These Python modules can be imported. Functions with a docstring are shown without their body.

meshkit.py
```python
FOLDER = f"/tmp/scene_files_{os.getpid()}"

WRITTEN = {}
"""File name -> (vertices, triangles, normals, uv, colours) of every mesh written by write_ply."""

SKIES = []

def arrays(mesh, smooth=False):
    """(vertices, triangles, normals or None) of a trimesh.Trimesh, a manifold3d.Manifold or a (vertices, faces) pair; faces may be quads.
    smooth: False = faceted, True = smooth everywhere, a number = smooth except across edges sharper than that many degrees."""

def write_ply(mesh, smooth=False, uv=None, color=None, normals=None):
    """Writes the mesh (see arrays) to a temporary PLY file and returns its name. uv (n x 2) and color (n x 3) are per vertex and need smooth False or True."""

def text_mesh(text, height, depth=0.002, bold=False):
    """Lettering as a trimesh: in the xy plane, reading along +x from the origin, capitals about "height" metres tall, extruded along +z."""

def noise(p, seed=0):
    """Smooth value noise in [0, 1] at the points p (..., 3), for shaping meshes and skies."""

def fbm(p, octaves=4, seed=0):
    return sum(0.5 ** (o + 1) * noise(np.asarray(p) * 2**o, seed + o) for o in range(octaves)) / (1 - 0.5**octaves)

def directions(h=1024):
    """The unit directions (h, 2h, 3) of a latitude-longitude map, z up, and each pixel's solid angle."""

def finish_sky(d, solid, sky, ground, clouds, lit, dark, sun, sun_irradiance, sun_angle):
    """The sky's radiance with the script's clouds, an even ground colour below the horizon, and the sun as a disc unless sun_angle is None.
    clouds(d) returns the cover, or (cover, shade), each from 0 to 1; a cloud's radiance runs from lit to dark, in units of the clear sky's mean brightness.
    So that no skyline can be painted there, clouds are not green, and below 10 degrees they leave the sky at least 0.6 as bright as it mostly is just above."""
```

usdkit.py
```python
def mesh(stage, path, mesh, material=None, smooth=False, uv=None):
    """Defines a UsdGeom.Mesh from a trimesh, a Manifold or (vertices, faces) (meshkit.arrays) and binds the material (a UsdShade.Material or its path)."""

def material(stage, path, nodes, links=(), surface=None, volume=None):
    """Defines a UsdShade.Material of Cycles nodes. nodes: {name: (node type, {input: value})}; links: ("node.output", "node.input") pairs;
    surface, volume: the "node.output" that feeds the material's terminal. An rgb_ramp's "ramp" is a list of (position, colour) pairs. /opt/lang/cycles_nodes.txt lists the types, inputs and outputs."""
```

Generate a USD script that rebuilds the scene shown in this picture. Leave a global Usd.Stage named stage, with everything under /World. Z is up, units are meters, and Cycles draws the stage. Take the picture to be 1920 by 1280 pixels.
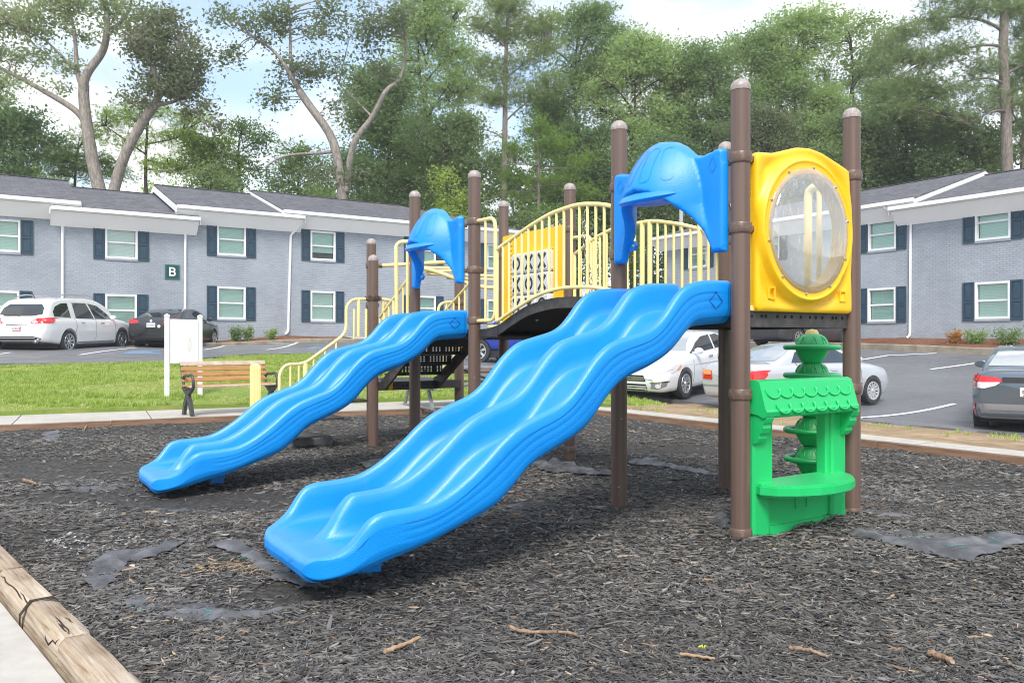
import math, random
import numpy as np
import trimesh, manifold3d, shapely
from shapely.geometry import Polygon, Point, LineString
from shapely.ops import unary_union
from scipy.interpolate import CubicSpline, PchipInterpolator, RBFInterpolator
import usdkit, meshkit
from pxr import Usd, UsdGeom, UsdLux, UsdShade, Gf, Sdf, Vt

# ------------------------------------------------------------------ camera, sky, sun, exposure
stage = Usd.Stage.CreateInMemory()
UsdGeom.SetStageUpAxis(stage, UsdGeom.Tokens.z)
UsdGeom.SetStageMetersPerUnit(stage, 1.0)
UsdGeom.Xform.Define(stage, '/World')
UsdGeom.Scope.Define(stage, '/World/Looks')

CAM_H, FPX = 1.30, 1524.4            # eye height; focal length in pixels of a 1920 wide picture
cam = UsdGeom.Camera.Define(stage, '/World/camera')
cam.CreateFocalLengthAttr(36.0 * FPX / 1920.0)
cam.CreateHorizontalApertureAttr(36.0)
cam.CreateVerticalApertureAttr(36.0 * 682 / 1024)
cam.CreateClippingRangeAttr(Gf.Vec2f(0.05, 2000))
cam.AddTranslateOp().Set(Gf.Vec3d(0, 0, CAM_H))
cam.AddRotateXOp().Set(90.0)
EXPOSURE = 1.32
cam.CreateExposureAttr(EXPOSURE)

SUN_AZ, SUN_EL = math.radians(186.0), math.radians(50.0)      # azimuth = atan2(x, y) of the direction towards the sun
sun_dir = np.array([math.sin(SUN_AZ) * math.cos(SUN_EL), math.cos(SUN_AZ) * math.cos(SUN_EL), math.sin(SUN_EL)])
SKY_STRENGTH, SUN_INTENSITY, SUN_ANGLE = 0.13, 0.40, 20.0
CLOUD_LIT, CLOUD_DARK = (4.7, 4.72, 4.75), (2.15, 2.28, 2.50)
sky = UsdLux.DomeLight.Define(stage, '/World/sky')
sky_mat = usdkit.material(stage, '/World/Looks/sky', {
    'tc': ('texture_coordinate', {}),
    'st': ('sky_texture', {'sky_type': 'single_scattering', 'sun_disc': False, 'sun_elevation': SUN_EL, 'sun_rotation': SUN_AZ, 'air_density': 1.0, 'aerosol_density': 1.5}),
    'soft': ('mix', {'mix_type': 'mix', 'fac': 0.25, 'color2': (2.1, 2.6, 3.2)}),
    'mp': ('mapping', {'scale': (1.0, 1.0, 2.2), 'location': (3.1, 1.7, 0.4)}),
    'n1': ('noise_texture', {'scale': 2.6, 'detail': 9.0, 'roughness': 0.56, 'distortion': 0.35}),
    'cov': ('rgb_ramp', {'ramp': [(0.0, (0, 0, 0)), (0.42, (0.12, 0.12, 0.12)), (0.57, (0.95, 0.95, 0.95)), (1.0, (1, 1, 1))]}),
    'n2': ('noise_texture', {'scale': 5.2, 'detail': 6.0, 'roughness': 0.5}),
    'shade': ('rgb_ramp', {'ramp': [(0.0, CLOUD_DARK), (0.36, CLOUD_DARK), (0.60, CLOUD_LIT), (1.0, CLOUD_LIT)]}),
    'mx': ('mix', {'mix_type': 'mix'}),
    'bg': ('background_shader', {'strength': SKY_STRENGTH}),
}, [('tc.generated', 'mp.vector'), ('mp.vector', 'n1.vector'), ('mp.vector', 'n2.vector'), ('n1.fac', 'cov.fac'), ('n2.fac', 'shade.fac'),
    ('st.color', 'soft.color1'), ('soft.color', 'mx.color1'), ('shade.color', 'mx.color2'), ('cov.color', 'mx.fac'), ('mx.color', 'bg.color')], surface='bg.background')
UsdShade.MaterialBindingAPI.Apply(sky.GetPrim()).Bind(sky_mat)
sky.GetPrim().SetCustomDataByKey('kind', 'structure')
sky.GetPrim().SetCustomDataByKey('label', 'pale blue sky with broken white clouds')
sky.GetPrim().SetCustomDataByKey('category', 'sky')
sun = UsdLux.DistantLight.Define(stage, '/World/sun')
sun.CreateNormalizeAttr(True)
sun.CreateIntensityAttr(SUN_INTENSITY)
sun.CreateAngleAttr(SUN_ANGLE)
sun.CreateColorAttr(Gf.Vec3f(1.0, 0.965, 0.91))
m_ = Gf.Matrix4d().SetRotate(Gf.Rotation(Gf.Vec3d(0, 0, 1), Gf.Vec3d(*map(float, sun_dir))))
sun.AddTransformOp().Set(m_)

# ------------------------------------------------------------------ helpers
_count = {}
def uniq(parent, name):
    k = (parent, name)
    n = _count.get(k, 0)
    _count[k] = n + 1
    return f'{parent}/{name}' if n == 0 else f'{parent}/{name}_{n:03d}'

def tag(prim, label=None, category=None, group=None, kind=None):
    prim = prim.GetPrim() if hasattr(prim, 'GetPrim') else prim
    for k, v in (('label', label), ('category', category), ('group', group), ('kind', kind)):
        if v:
            prim.SetCustomDataByKey(k, v)
    return prim

def thing(name, label, category, loc=(0, 0, 0), rz=0.0, group=None, kind=None, scale=None):
    x = UsdGeom.Xform.Define(stage, uniq('/World', name))
    x.AddTranslateOp().Set(Gf.Vec3d(*map(float, loc)))
    if rz:
        x.AddRotateZOp().Set(math.degrees(rz))
    if scale is not None:
        x.AddScaleOp().Set(Gf.Vec3f(*map(float, np.broadcast_to(scale, 3))))
    return tag(x, label, category, group, kind)

def part(parent, name, mesh, mat, smooth=False, label=None, kind=None):
    base = parent if isinstance(parent, str) else str(parent.GetPath())
    if isinstance(mesh, MB):
        mesh = mesh.get()
    p = usdkit.mesh(stage, uniq(base, name), mesh, mat, smooth=smooth)
    return tag(p, label, kind=kind)

def whole(name, mesh, mat, label, category, group=None, kind=None, smooth=False):
    p = part('/World', name, mesh, mat, smooth)
    return tag(p, label, category, group, kind)

def copy_of(src, name, label, category, loc, rz=0.0, group=None, scale=None):
    r = thing(name, label, category, loc, rz, group, scale=scale)
    r.GetReferences().AddInternalReference(src.GetPath())
    r.SetInstanceable(True)
    return r

def rotz(p, ang):
    c, s = math.cos(ang), math.sin(ang)
    p = np.asarray(p, float)
    return np.stack([p[..., 0] * c - p[..., 1] * s, p[..., 0] * s + p[..., 1] * c, p[..., 2]], -1)

def rotm(axis, ang):
    return trimesh.transformations.rotation_matrix(ang, axis)[:3, :3]

class MB:
    """collects pieces that become one mesh"""
    def __init__(self):
        self.v, self.f, self.n = [], [], 0
    def add(self, v, f=None):
        if f is None:
            if hasattr(v, 'to_mesh'):
                m = v.to_mesh(); v, f = m.vert_properties[:, :3], m.tri_verts
            else:
                v, f = v.vertices, v.faces
        v = np.asarray(v, float); f = np.asarray(f, int)
        if f.shape[1] == 4:
            f = np.vstack([f[:, [0, 1, 2]], f[:, [0, 2, 3]]])
        self.v.append(v); self.f.append(f + self.n); self.n += len(v)
        return self
    def box(self, lo, hi, bevel=0.0, M=None, at=None):
        lo, hi = np.minimum(lo, hi).astype(float), np.maximum(lo, hi).astype(float)
        if bevel > 0:
            b = min(bevel, 0.45 * (hi - lo).min())
            pts = []
            for s in np.ndindex(2, 2, 2):
                c = np.where(s, hi, lo); d = np.where(s, -1, 1) * b
                for k in range(3):
                    q = c + d; q[k] = c[k]; pts.append(q)
            pts = np.array(pts)
            hull = trimesh.convex.convex_hull(pts)
            v, f = np.array(hull.vertices), np.array(hull.faces)
        else:
            t = trimesh.creation.box(bounds=[lo, hi]); v, f = np.array(t.vertices), np.array(t.faces)
        if M is not None:
            v = v @ np.asarray(M).T
        if at is not None:
            v = v + np.asarray(at)
        return self.add(v, f)
    def tube(self, path, r, n=10, caps=True, close=False):
        v, f = tube_mesh(path, r, n, caps, close)
        return self.add(v, f)
    def lathe(self, prof, n=24, at=(0, 0, 0), M=None):
        prof = np.asarray(prof, float)
        a = np.arange(n) * 2 * math.pi / n
        v = np.stack([prof[:, None, 0] * np.cos(a), prof[:, None, 0] * np.sin(a), np.broadcast_to(prof[:, None, 1], (len(prof), n))], -1).reshape(-1, 3)
        f = []
        for i in range(len(prof) - 1):
            for j in range(n):
                k = (j + 1) % n
                f.append([i * n + j, i * n + k, (i + 1) * n + k, (i + 1) * n + j])
        if M is not None:
            v = v @ np.asarray(M).T
        return self.add(v + np.asarray(at), np.array(f))
    def grid(self, P, flip=False):
        """P: (a, b, 3) grid of points"""
        a, b = P.shape[:2]
        i = np.arange(a * b).reshape(a, b)
        q = np.stack([i[:-1, :-1], i[1:, :-1], i[1:, 1:], i[:-1, 1:]], -1).reshape(-1, 4)
        if flip:
            q = q[:, ::-1]
        return self.add(P.reshape(-1, 3), q)
    def prism(self, poly, h0, h1, axis=2):
        """a shapely polygon (or list of points) extruded between h0 and h1 along axis"""
        if not hasattr(poly, 'exterior'):
            poly = Polygon(poly)
        t = trimesh.creation.extrude_polygon(poly, h1 - h0, engine='earcut')
        v = np.array(t.vertices); v[:, 2] += h0
        f = np.array(t.faces)
        if axis == 0:
            v = v[:, [2, 0, 1]]
        elif axis == 1:
            v = v[:, [0, 2, 1]]; f = f[:, ::-1]
        return self.add(v, f)
    def get(self):
        return np.vstack(self.v), np.vstack(self.f)
    def move(self, M=None, at=None):
        if M is not None:
            self.v = [x @ np.asarray(M).T for x in self.v]
        if at is not None:
            self.v = [x + np.asarray(at) for x in self.v]
        return self

def tube_mesh(path, r, n=10, caps=True, close=False):
    p = np.asarray(path, float)
    m = len(p)
    r = np.broadcast_to(np.asarray(r, float), (m,))
    if close:
        t = np.roll(p, -1, 0) - np.roll(p, 1, 0)
    else:
        t = np.gradient(p, axis=0)
    t /= np.maximum(np.linalg.norm(t, axis=1, keepdims=True), 1e-12)
    up = np.array([0, 0, 1.0]) if abs(t[0, 2]) < 0.9 else np.array([1.0, 0, 0])
    u = np.cross(t[0], up); u /= np.linalg.norm(u)
    us = [u]
    for i in range(1, m):
        u = us[-1] - t[i] * (us[-1] @ t[i])
        u /= max(np.linalg.norm(u), 1e-12); us.append(u)
    us = np.array(us); w = np.cross(t, us)
    a = np.arange(n) * 2 * math.pi / n
    V = (p[:, None] + r[:, None, None] * (us[:, None] * np.cos(a)[None, :, None] + w[:, None] * np.sin(a)[None, :, None])).reshape(-1, 3)
    k = np.arange(m if close else m - 1)
    j = np.arange(n)
    A = (k[:, None] * n + j).ravel(); B = (k[:, None] * n + (j + 1) % n).ravel()
    k2 = (k + 1) % m
    C = (k2[:, None] * n + (j + 1) % n).ravel(); D = (k2[:, None] * n + j).ravel()
    F = np.stack([A, B, C, D], 1)
    F = np.vstack([F[:, [0, 1, 2]], F[:, [0, 2, 3]]])
    if caps and not close:
        V = np.vstack([V, p[0], p[-1]])
        e0, e1 = m * n, m * n + 1
        F = np.vstack([F, np.stack([(j + 1) % n, j, np.full(n, e0)], 1), np.stack([(m - 1) * n + j, (m - 1) * n + (j + 1) % n, np.full(n, e1)], 1)])
    return V, F

def smooth_path(pts, n=40):
    p = np.asarray(pts, float)
    d = np.r_[0, np.cumsum(np.linalg.norm(np.diff(p, axis=0), axis=1))]
    return CubicSpline(d, p)(np.linspace(0, d[-1], n))

def round_path(pts, r=0.08, n=6, close=False):
    """a polyline whose corners are rounded with radius r"""
    p = [np.asarray(q, float) for q in pts]
    out = []
    N = len(p)
    for i in range(N):
        if not close and i in (0, N - 1):
            out.append(p[i]); continue
        a, b, c = p[i - 1], p[i], p[(i + 1) % N]
        d1, d2 = a - b, c - b
        l1, l2 = np.linalg.norm(d1), np.linalg.norm(d2)
        rr = min(r, 0.48 * l1, 0.48 * l2)
        q1, q2 = b + d1 / l1 * rr, b + d2 / l2 * rr
        for t in np.linspace(0, 1, n):
            out.append((1 - t) ** 2 * q1 + 2 * t * (1 - t) * b + t * t * q2)
    return np.array(out)

def raycast(V, F, O, D):
    """nearest hit distances of rays (O, D) with triangles; nan where nothing is hit; also the normals"""
    a, e1, e2 = V[F[:, 0]], V[F[:, 1]] - V[F[:, 0]], V[F[:, 2]] - V[F[:, 0]]
    N = np.cross(e1, e2); N /= np.maximum(np.linalg.norm(N, axis=1, keepdims=True), 1e-15)
    T, K = np.full(len(O), np.inf), np.zeros(len(O), int)
    for i in range(len(O)):
        h = np.cross(D[i], e2); det = (e1 * h).sum(1)
        with np.errstate(divide='ignore', invalid='ignore'):
            s = O[i] - a; u = (s * h).sum(1) / det
            q = np.cross(s, e1); v = (q @ D[i]) / det; t = (e2 * q).sum(1) / det
            ok = (np.abs(det) > 1e-12) & (u >= -1e-6) & (v >= -1e-6) & (u + v <= 1 + 1e-6) & (t > 1e-6)
        if ok.any():
            j = np.where(ok)[0][np.argmin(t[ok])]; T[i] = t[j]; K[i] = j
    n = N[K]
    n = np.where(((n * D).sum(1) > 0)[:, None], -n, n)
    return T, n

def poly_mesh(poly, step):
    """triangulated polygon with inner points every step: 2D vertices, faces"""
    poly = poly if hasattr(poly, 'exterior') else Polygon(poly)
    if not poly.is_valid:
        poly = poly.buffer(0)
    ring = shapely.segmentize(poly, step)
    x0, y0, x1, y1 = poly.bounds
    gx, gy = np.meshgrid(np.arange(x0 + step / 2, x1, step), np.arange(y0 + step / 2, y1, step))
    ok = shapely.contains_xy(poly.buffer(-0.35 * step), gx.ravel(), gy.ravel())
    inner = list(zip(gx.ravel()[ok], gy.ravel()[ok]))
    pts = [q for r in [ring.exterior, *ring.interiors] for q in list(r.coords)[:-1]] + inner
    pts = np.array(pts)
    from scipy.spatial import Delaunay
    tri = Delaunay(pts).simplices
    c = pts[tri].mean(1)
    tri = tri[shapely.contains_xy(poly, c[:, 0], c[:, 1])]
    e1, e2 = pts[tri[:, 1]] - pts[tri[:, 0]], pts[tri[:, 2]] - pts[tri[:, 0]]
    ar = e1[:, 0] * e2[:, 1] - e1[:, 1] * e2[:, 0]
    tri = np.where((ar < 0)[:, None], tri[:, ::-1], tri)
    return pts, tri[np.abs(ar) > 1e-10]

def decal(body, poly, axis, sign, offset=0.004, step=0.06, plane=10.0, thick=0.0):
    """a polygon drawn in the plane across axis (0 x, 1 y, 2 z), laid on the body as seen from the sign side; returns (v, f)"""
    V, F = body
    P, T = poly_mesh(poly, step)
    other = [k for k in range(3) if k != axis]
    O = np.zeros((len(P), 3)); O[:, other] = P; O[:, axis] = sign * plane
    D = np.zeros((len(P), 3)); D[:, axis] = -sign
    t, n = raycast(V, F, O, D)
    bad = ~np.isfinite(t)
    if bad.any():
        if bad.all():
            return np.zeros((3, 3)), np.array([[0, 1, 2]])
        good = np.where(~bad)[0]
        for i in np.where(bad)[0]:
            j = good[np.argmin(((P[good] - P[i]) ** 2).sum(1))]
            t[i], n[i] = t[j], n[j]
    X = O + D * t[:, None] + n * offset
    nn = np.cross(X[T[:, 1]] - X[T[:, 0]], X[T[:, 2]] - X[T[:, 0]])
    fl = nn[:, axis] * sign < 0
    T = np.where(fl[:, None], T[:, ::-1], T)
    return X, T

def px(x, y, Y):
    """the point at depth Y that the pixel (x, y) of the 1920 x 1280 photograph shows"""
    return np.array([(x - 960) / FPX * Y, Y, CAM_H - (y - 640) / FPX * Y])

# ------------------------------------------------------------------ materials
def mat(name, color, rough=0.5, noise=None, bump=None, **kw):
    """principled; noise = (scale, colour b, low, high[, detail]); bump = (scale, strength, distance)"""
    nodes = {'p': ('principled_bsdf', {'base_color': color, 'roughness': rough, **kw}), 'tc': ('texture_coordinate', {})}
    links = []
    if noise:
        sc, col2, lo, hi = noise[:4]
        nodes['n'] = ('noise_texture', {'scale': sc, 'detail': noise[4] if len(noise) > 4 else 5.0, 'roughness': 0.6})
        nodes['r'] = ('rgb_ramp', {'ramp': [(0, color), (lo, color), (hi, col2), (1, col2)]})
        links += [('tc.object', 'n.vector'), ('n.fac', 'r.fac'), ('r.color', 'p.base_color')]
    if bump:
        nodes['bn'] = ('noise_texture', {'scale': bump[0], 'detail': 4.0})
        nodes['b'] = ('bump', {'strength': bump[1], 'distance': bump[2]})
        links += [('tc.object', 'bn.vector'), ('bn.fac', 'b.height'), ('b.normal', 'p.normal')]
    return usdkit.material(stage, '/World/Looks/' + name, nodes, links, surface='p.BSDF')
# ------------------------------------------------------------------ terrain
_ctl = np.array([
    (-12, 6, .06), (-8.7, 11.2, .06), (-4, 4, .05), (-4, 13.4, .08), (.5, 15.9, .07), (-2, 8, .05), (3, 5, .05), (8, 4, .04), (5.4, 8.6, .05), (0, 0, .05), (3, 12, .05), (9, 0, 0.0), (-9, 1, .05), (-20, 3, .1), (0, -20, 0), (-9.4, 12.4, .12), (-4.6, 14.8, .12),
    (-13.2, 21, .71), (-9.1, 21, .72), (-7.8, 24.4, .88), (-6.4, 26.3, .90), (-2.6, 23.0, .60), (-.84, 20.8, .45), (-1.6, 16.6, .13), (1.5, 16.6, .06), (-13.4, 24.7, .94), (-13.26, 27.7, 1.03), (-12, 29.5, 1.0), (-12, 33, 1.09), (-21, 22, .85), (-30, 24, 1.1), (-18.2, 30.4, 1.36), (-10, 35.8, 1.46), (-4.7, 39.3, 1.34), (0, 42.4, 1.25),
    (6.9, 43, 1.25), (12.2, 34.9, 1.28), (14.9, 30.9, 1.36), (17.05, 27.6, 1.30), (24, 17, 1.15), (14.96, 26.3, .89), (13.0, 29.1, 1.0), (10.4, 32.4, 1.05), (8.4, 13.3, -.28), (6.57, 14.7, -.20), (4.1, 18.4, -.13), (8.0, 17.9, -.17), (3.9, 18.6, -.11), (11.5, 20, .12), (-.9, 28, .55), (4, 26, .35), (9.4, 15.4, -.25), (12.5, 14, -.15), (13, 8, -.25), (14, 4, -.25), (21, 12, .5), (7.5, 9.5, -.02), (6.0, 11.5, -.03), (3.7, 14.6, 0.0), (2.3, 16.6, 0.0),
    (-40, 45, 2.0), (0, 60, 2.5), (40, 50, 2.0), (50, 10, 1.0), (-50, 0, .5), (40, -30, 0), (-40, -30, 0), (0, 110, 4), (90, 90, 3), (-90, 90, 3), (120, 0, 1), (-120, 0, 1), (0, -90, 0)], float)
_rbf = RBFInterpolator(_ctl[:, :2], _ctl[:, 2], kernel='linear', smoothing=0.002)
_gx, _gy = np.linspace(-140, 140, 561), np.linspace(-100, 140, 481)
from scipy.interpolate import RegularGridInterpolator
_gz = _rbf(np.stack(np.meshgrid(_gx, _gy, indexing='ij'), -1).reshape(-1, 2)).reshape(561, 481)
_lin = RegularGridInterpolator((_gx, _gy), _gz, bounds_error=False, fill_value=1.0)

def terr(x, y):
    return _lin(np.stack([np.asarray(x, float), np.asarray(y, float)], -1))

def onground(x, y, lo=2.5, hi=60.0, off=0.0):
    """the terrain point that the pixel (x, y) of the photograph shows"""
    Y = np.linspace(lo, hi, 1500)
    d = CAM_H - (y - 640) / FPX * Y - (terr((x - 960) / FPX * Y, Y) + off)
    i = int(np.argmax(d <= 0)) if (d <= 0).any() else len(Y) - 1
    if i > 0:
        t = d[i - 1] / (d[i - 1] - d[i]) if d[i - 1] != d[i] else 0
        y0 = Y[i - 1] + (Y[i] - Y[i - 1]) * t
    else:
        y0 = Y[0]
    return np.array([(x - 960) / FPX * y0, y0, float(terr((x - 960) / FPX * y0, y0))])

def drape(poly, step, off, extra=None):
    p, t = poly_mesh(poly, step)
    z = terr(p[:, 0], p[:, 1]) + off
    if extra is not None:
        z = z + extra(p)
    return np.column_stack([p, z]), t

# zones (plan outlines in metres)
BL, BR = np.array([-8.67, 11.16]), np.array([0.55, 15.87])
PG = [BL, BR, (2.12, 13.5), (5.38, 8.54), (8.9, 3.2), (1.2, 0.05), (-1.47, 3.05), (-3.2, 5.0)]
playground = Polygon(PG)
E1, E2 = np.array([.8906, .4548]), np.array([-.5500, .8352])        # along the back edge, along the right edge
N1 = np.array([-.4548, .8906]); N2 = np.array([.8352, .5500])       # outwards
LOT = Polygon([(-60, 10), (-13.2, 20.6), (-9.2, 21.2), (-7.9, 24.1), (-6.4, 25.6), (-2.6, 22.3), (-.84, 20.2), (2.2, 19.6), (4.1, 18.4), (6.57, 14.7), (8.4, 13.0), (13, 7.2), (22, -3), (40, -3), (24.5, 12.0), (14.55, 26.0), (9.4, 33.8), (7.5, 41.5), (2.4, 40.8), (-3.0, 37.4), (-16.6, 28.2), (-30, 19.5), (-60, 5)]).buffer(0)
LOT = Polygon([(-45, 12.6), (-13.2, 20.6), (-9.2, 21.2), (-7.9, 24.1), (-6.4, 25.6), (-2.6, 22.3), (-.84, 20.2), (2.2, 19.6), (4.1, 18.4), (6.57, 14.7), (8.4, 13.0), (13, 7.2), (24, -6), (34, -2), (24.5, 11.0), (14.55, 26.0), (9.4, 33.8), (4.4, 41.4), (-1.0, 39.0), (-16.3, 28.8), (-45, 10.2)]).buffer(0) if False else LOT

def ground_mat(name, cols, scale, bump, rough=0.95, spec=0.3, detail=10.0):
    return usdkit.material(stage, '/World/Looks/' + name, {
        'tc': ('texture_coordinate', {}),
        'n1': ('noise_texture', {'scale': scale[0], 'detail': detail, 'roughness': 0.62}), 'n2': ('noise_texture', {'scale': scale[1], 'detail': 4.0, 'roughness': 0.6}),
        'r1': ('rgb_ramp', {'ramp': cols[0]}), 'r2': ('rgb_ramp', {'ramp': cols[1]}), 'mx': ('mix', {'mix_type': 'multiply', 'fac': 1.0}),
        'b': ('bump', {'strength': bump[0], 'distance': bump[1]}),
        'p': ('principled_bsdf', {'roughness': rough, 'specular_ior_level': spec})},
        [('tc.object', 'n1.vector'), ('tc.object', 'n2.vector'), ('n1.fac', 'r1.fac'), ('n2.fac', 'r2.fac'), ('r1.color', 'mx.color1'), ('r2.color', 'mx.color2'), ('mx.color', 'p.base_color'), ('n1.fac', 'b.height'), ('b.normal', 'p.normal')], surface='p.BSDF')

W = (1, 1, 1)
M_EARTH = ground_mat('earth', ([(0, (.10, .10, .04)), (.5, (.16, .13, .06)), (1, (.24, .18, .10))], [(0, (.7, .7, .7)), (1, W)]), (3.0, .3), (.5, .05))
M_MULCH = ground_mat('mulch_base', ([(0, (.014, .014, .013)), (.42, (.036, .034, .031)), (.58, (.080, .074, .067)), (.72, (.125, .115, .105)), (1, (.16, .148, .135))], [(.3, (.62, .62, .62)), (.65, W)]), (26.0, .8), (1.0, .03), .8, .4)
M_LAWN = ground_mat('lawn_soil', ([(0, (.11, .17, .02)), (.5, (.19, .26, .05)), (.66, (.25, .29, .08)), (.8, (.30, .25, .12)), (1, (.33, .26, .15))], [(.3, (.75, .8, .7)), (.7, W)]), (.9, 9.0), (.5, .03))
M_DIRT = ground_mat('dirt', ([(0, (.14, .10, .06)), (.4, (.30, .22, .13)), (.6, (.40, .29, .18)), (1, (.46, .36, .24))], [(.3, (.6, .58, .55)), (.6, W)]), (5.0, 1.1), (.6, .03))
M_BED = ground_mat('bed_mulch', ([(0, (.06, .025, .012)), (.45, (.17, .075, .04)), (.65, (.26, .13, .075)), (1, (.33, .19, .12))], [(.3, (.65, .62, .6)), (.6, W)]), (14.0, 1.2), (1.0, .05))
M_ASPHALT = usdkit.material(stage, '/World/Looks/asphalt', {
    'tc': ('texture_coordinate', {}), 'n1': ('noise_texture', {'scale': .22, 'detail': 5.0, 'roughness': .55}), 'n2': ('noise_texture', {'scale': 45.0, 'detail': 3.0}), 'n3': ('noise_texture', {'scale': 1.3, 'detail': 7.0, 'distortion': .6}),
    'r1': ('rgb_ramp', {'ramp': [(0, (.095, .095, .102)), (.42, (.13, .13, .138)), (.6, (.165, .165, .174)), (1, (.19, .19, .199))]}),
    'r2': ('rgb_ramp', {'ramp': [(.25, (.75, .75, .75)), (.7, (1.12, 1.12, 1.12))]}), 'mx': ('mix', {'mix_type': 'multiply', 'fac': 1.0}),
    'r3': ('rgb_ramp', {'ramp': [(0, (.22, .22, .22)), (.40, (.34, .34, .34)), (.62, (.55, .55, .55)), (1, (.62, .62, .62))]}),
    'b': ('bump', {'strength': .35, 'distance': .012}), 'p': ('principled_bsdf', {'specular_ior_level': .5})},
    [('tc.object', 'n1.vector'), ('tc.object', 'n2.vector'), ('tc.object', 'n3.vector'), ('n1.fac', 'r1.fac'), ('n2.fac', 'r2.fac'), ('n3.fac', 'r3.fac'), ('r1.color', 'mx.color1'), ('r2.color', 'mx.color2'), ('mx.color', 'p.base_color'), ('r3.color', 'p.roughness'), ('n2.fac', 'b.height'), ('b.normal', 'p.normal')], surface='p.BSDF')
M_CONC = ground_mat('concrete', ([(0, (.34, .32, .285)), (.45, (.44, .415, .375)), (.7, (.51, .485, .44)), (1, (.55, .525, .48))], [(.3, (.86, .85, .84)), (.65, W)]), (7.0, .9), (.25, .01), .9, .3)
M_KERB = ground_mat('kerb_concrete', ([(0, (.16, .14, .11)), (.5, (.32, .28, .22)), (1, (.42, .38, .31))], [(.3, (.55, .54, .52)), (.6, W)]), (4.0, 1.4), (.4, .02))
M_PAINT = ground_mat('road_paint', ([(0, (.45, .45, .46)), (.4, (.72, .72, .72)), (1, (.82, .82, .82))], [(.2, (.85, .85, .85)), (.5, W)]), (9.0, 2.0), (.15, .005), .7)
M_BLUEPAINT = ground_mat('blue_road_paint', ([(0, (.10, .22, .42)), (.5, (.12, .36, .70)), (1, (.35, .55, .75))], [(.2, (.85, .85, .85)), (.5, W)]), (7.0, 2.0), (.15, .005), .7)

# the wide base sheet, a little below everything laid on it
gx = np.concatenate([np.linspace(-400, -60, 12), np.linspace(-55, 55, 111), np.linspace(60, 400, 12)])
gy = np.concatenate([np.linspace(-300, -30, 8), np.linspace(-25, 70, 96), np.linspace(75, 500, 14)])
GX, GY = np.meshgrid(gx, gy, indexing='ij')
GZ = terr(np.clip(GX, -135, 135), np.clip(GY, -95, 135)) - np.where(shapely.contains_xy(playground.buffer(1.0), GX, GY), .35, .10)
whole('ground', MB().grid(np.stack([GX, GY, GZ], -1)), M_EARTH, 'bare earth under and around the whole place', 'ground', kind='structure', smooth=True)

rng = np.random.default_rng(7)
# worn hollows before the slide exits, small heaps round the posts
HOLLOWS = [(-1.15, 4.30, .28, .25, .03), (-3.25, 6.85, .6, .4, .05)]
POSTS = [(1.50, 5.35), (2.51, 6.01), (.836, 6.354), (1.845, 7.02), (-.379, 8.195), (.63, 8.861), (-1.112, 9.305), (-.10, 9.97), (-1.73, 10.1), (1.95, 5.65), (2.25, 5.84)]
def mulch_h(p):
    q = np.column_stack([p[:, 0], p[:, 1], np.zeros(len(p))])
    h = 0.055 * (meshkit.fbm(q * 1.3, 3, 5) - .5) + 0.03 * (meshkit.fbm(q * 5.0, 2, 9) - .5)
    for x, y, rx, ry, d in HOLLOWS:
        h = h - d * np.exp(-((p[:, 0] - x) / rx) ** 2 - ((p[:, 1] - y) / ry) ** 2)
    for x, y in POSTS:
        r2 = (p[:, 0] - x) ** 2 + (p[:, 1] - y) ** 2
        h = h + .035 * np.exp(-r2 / .03)
    return h
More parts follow.
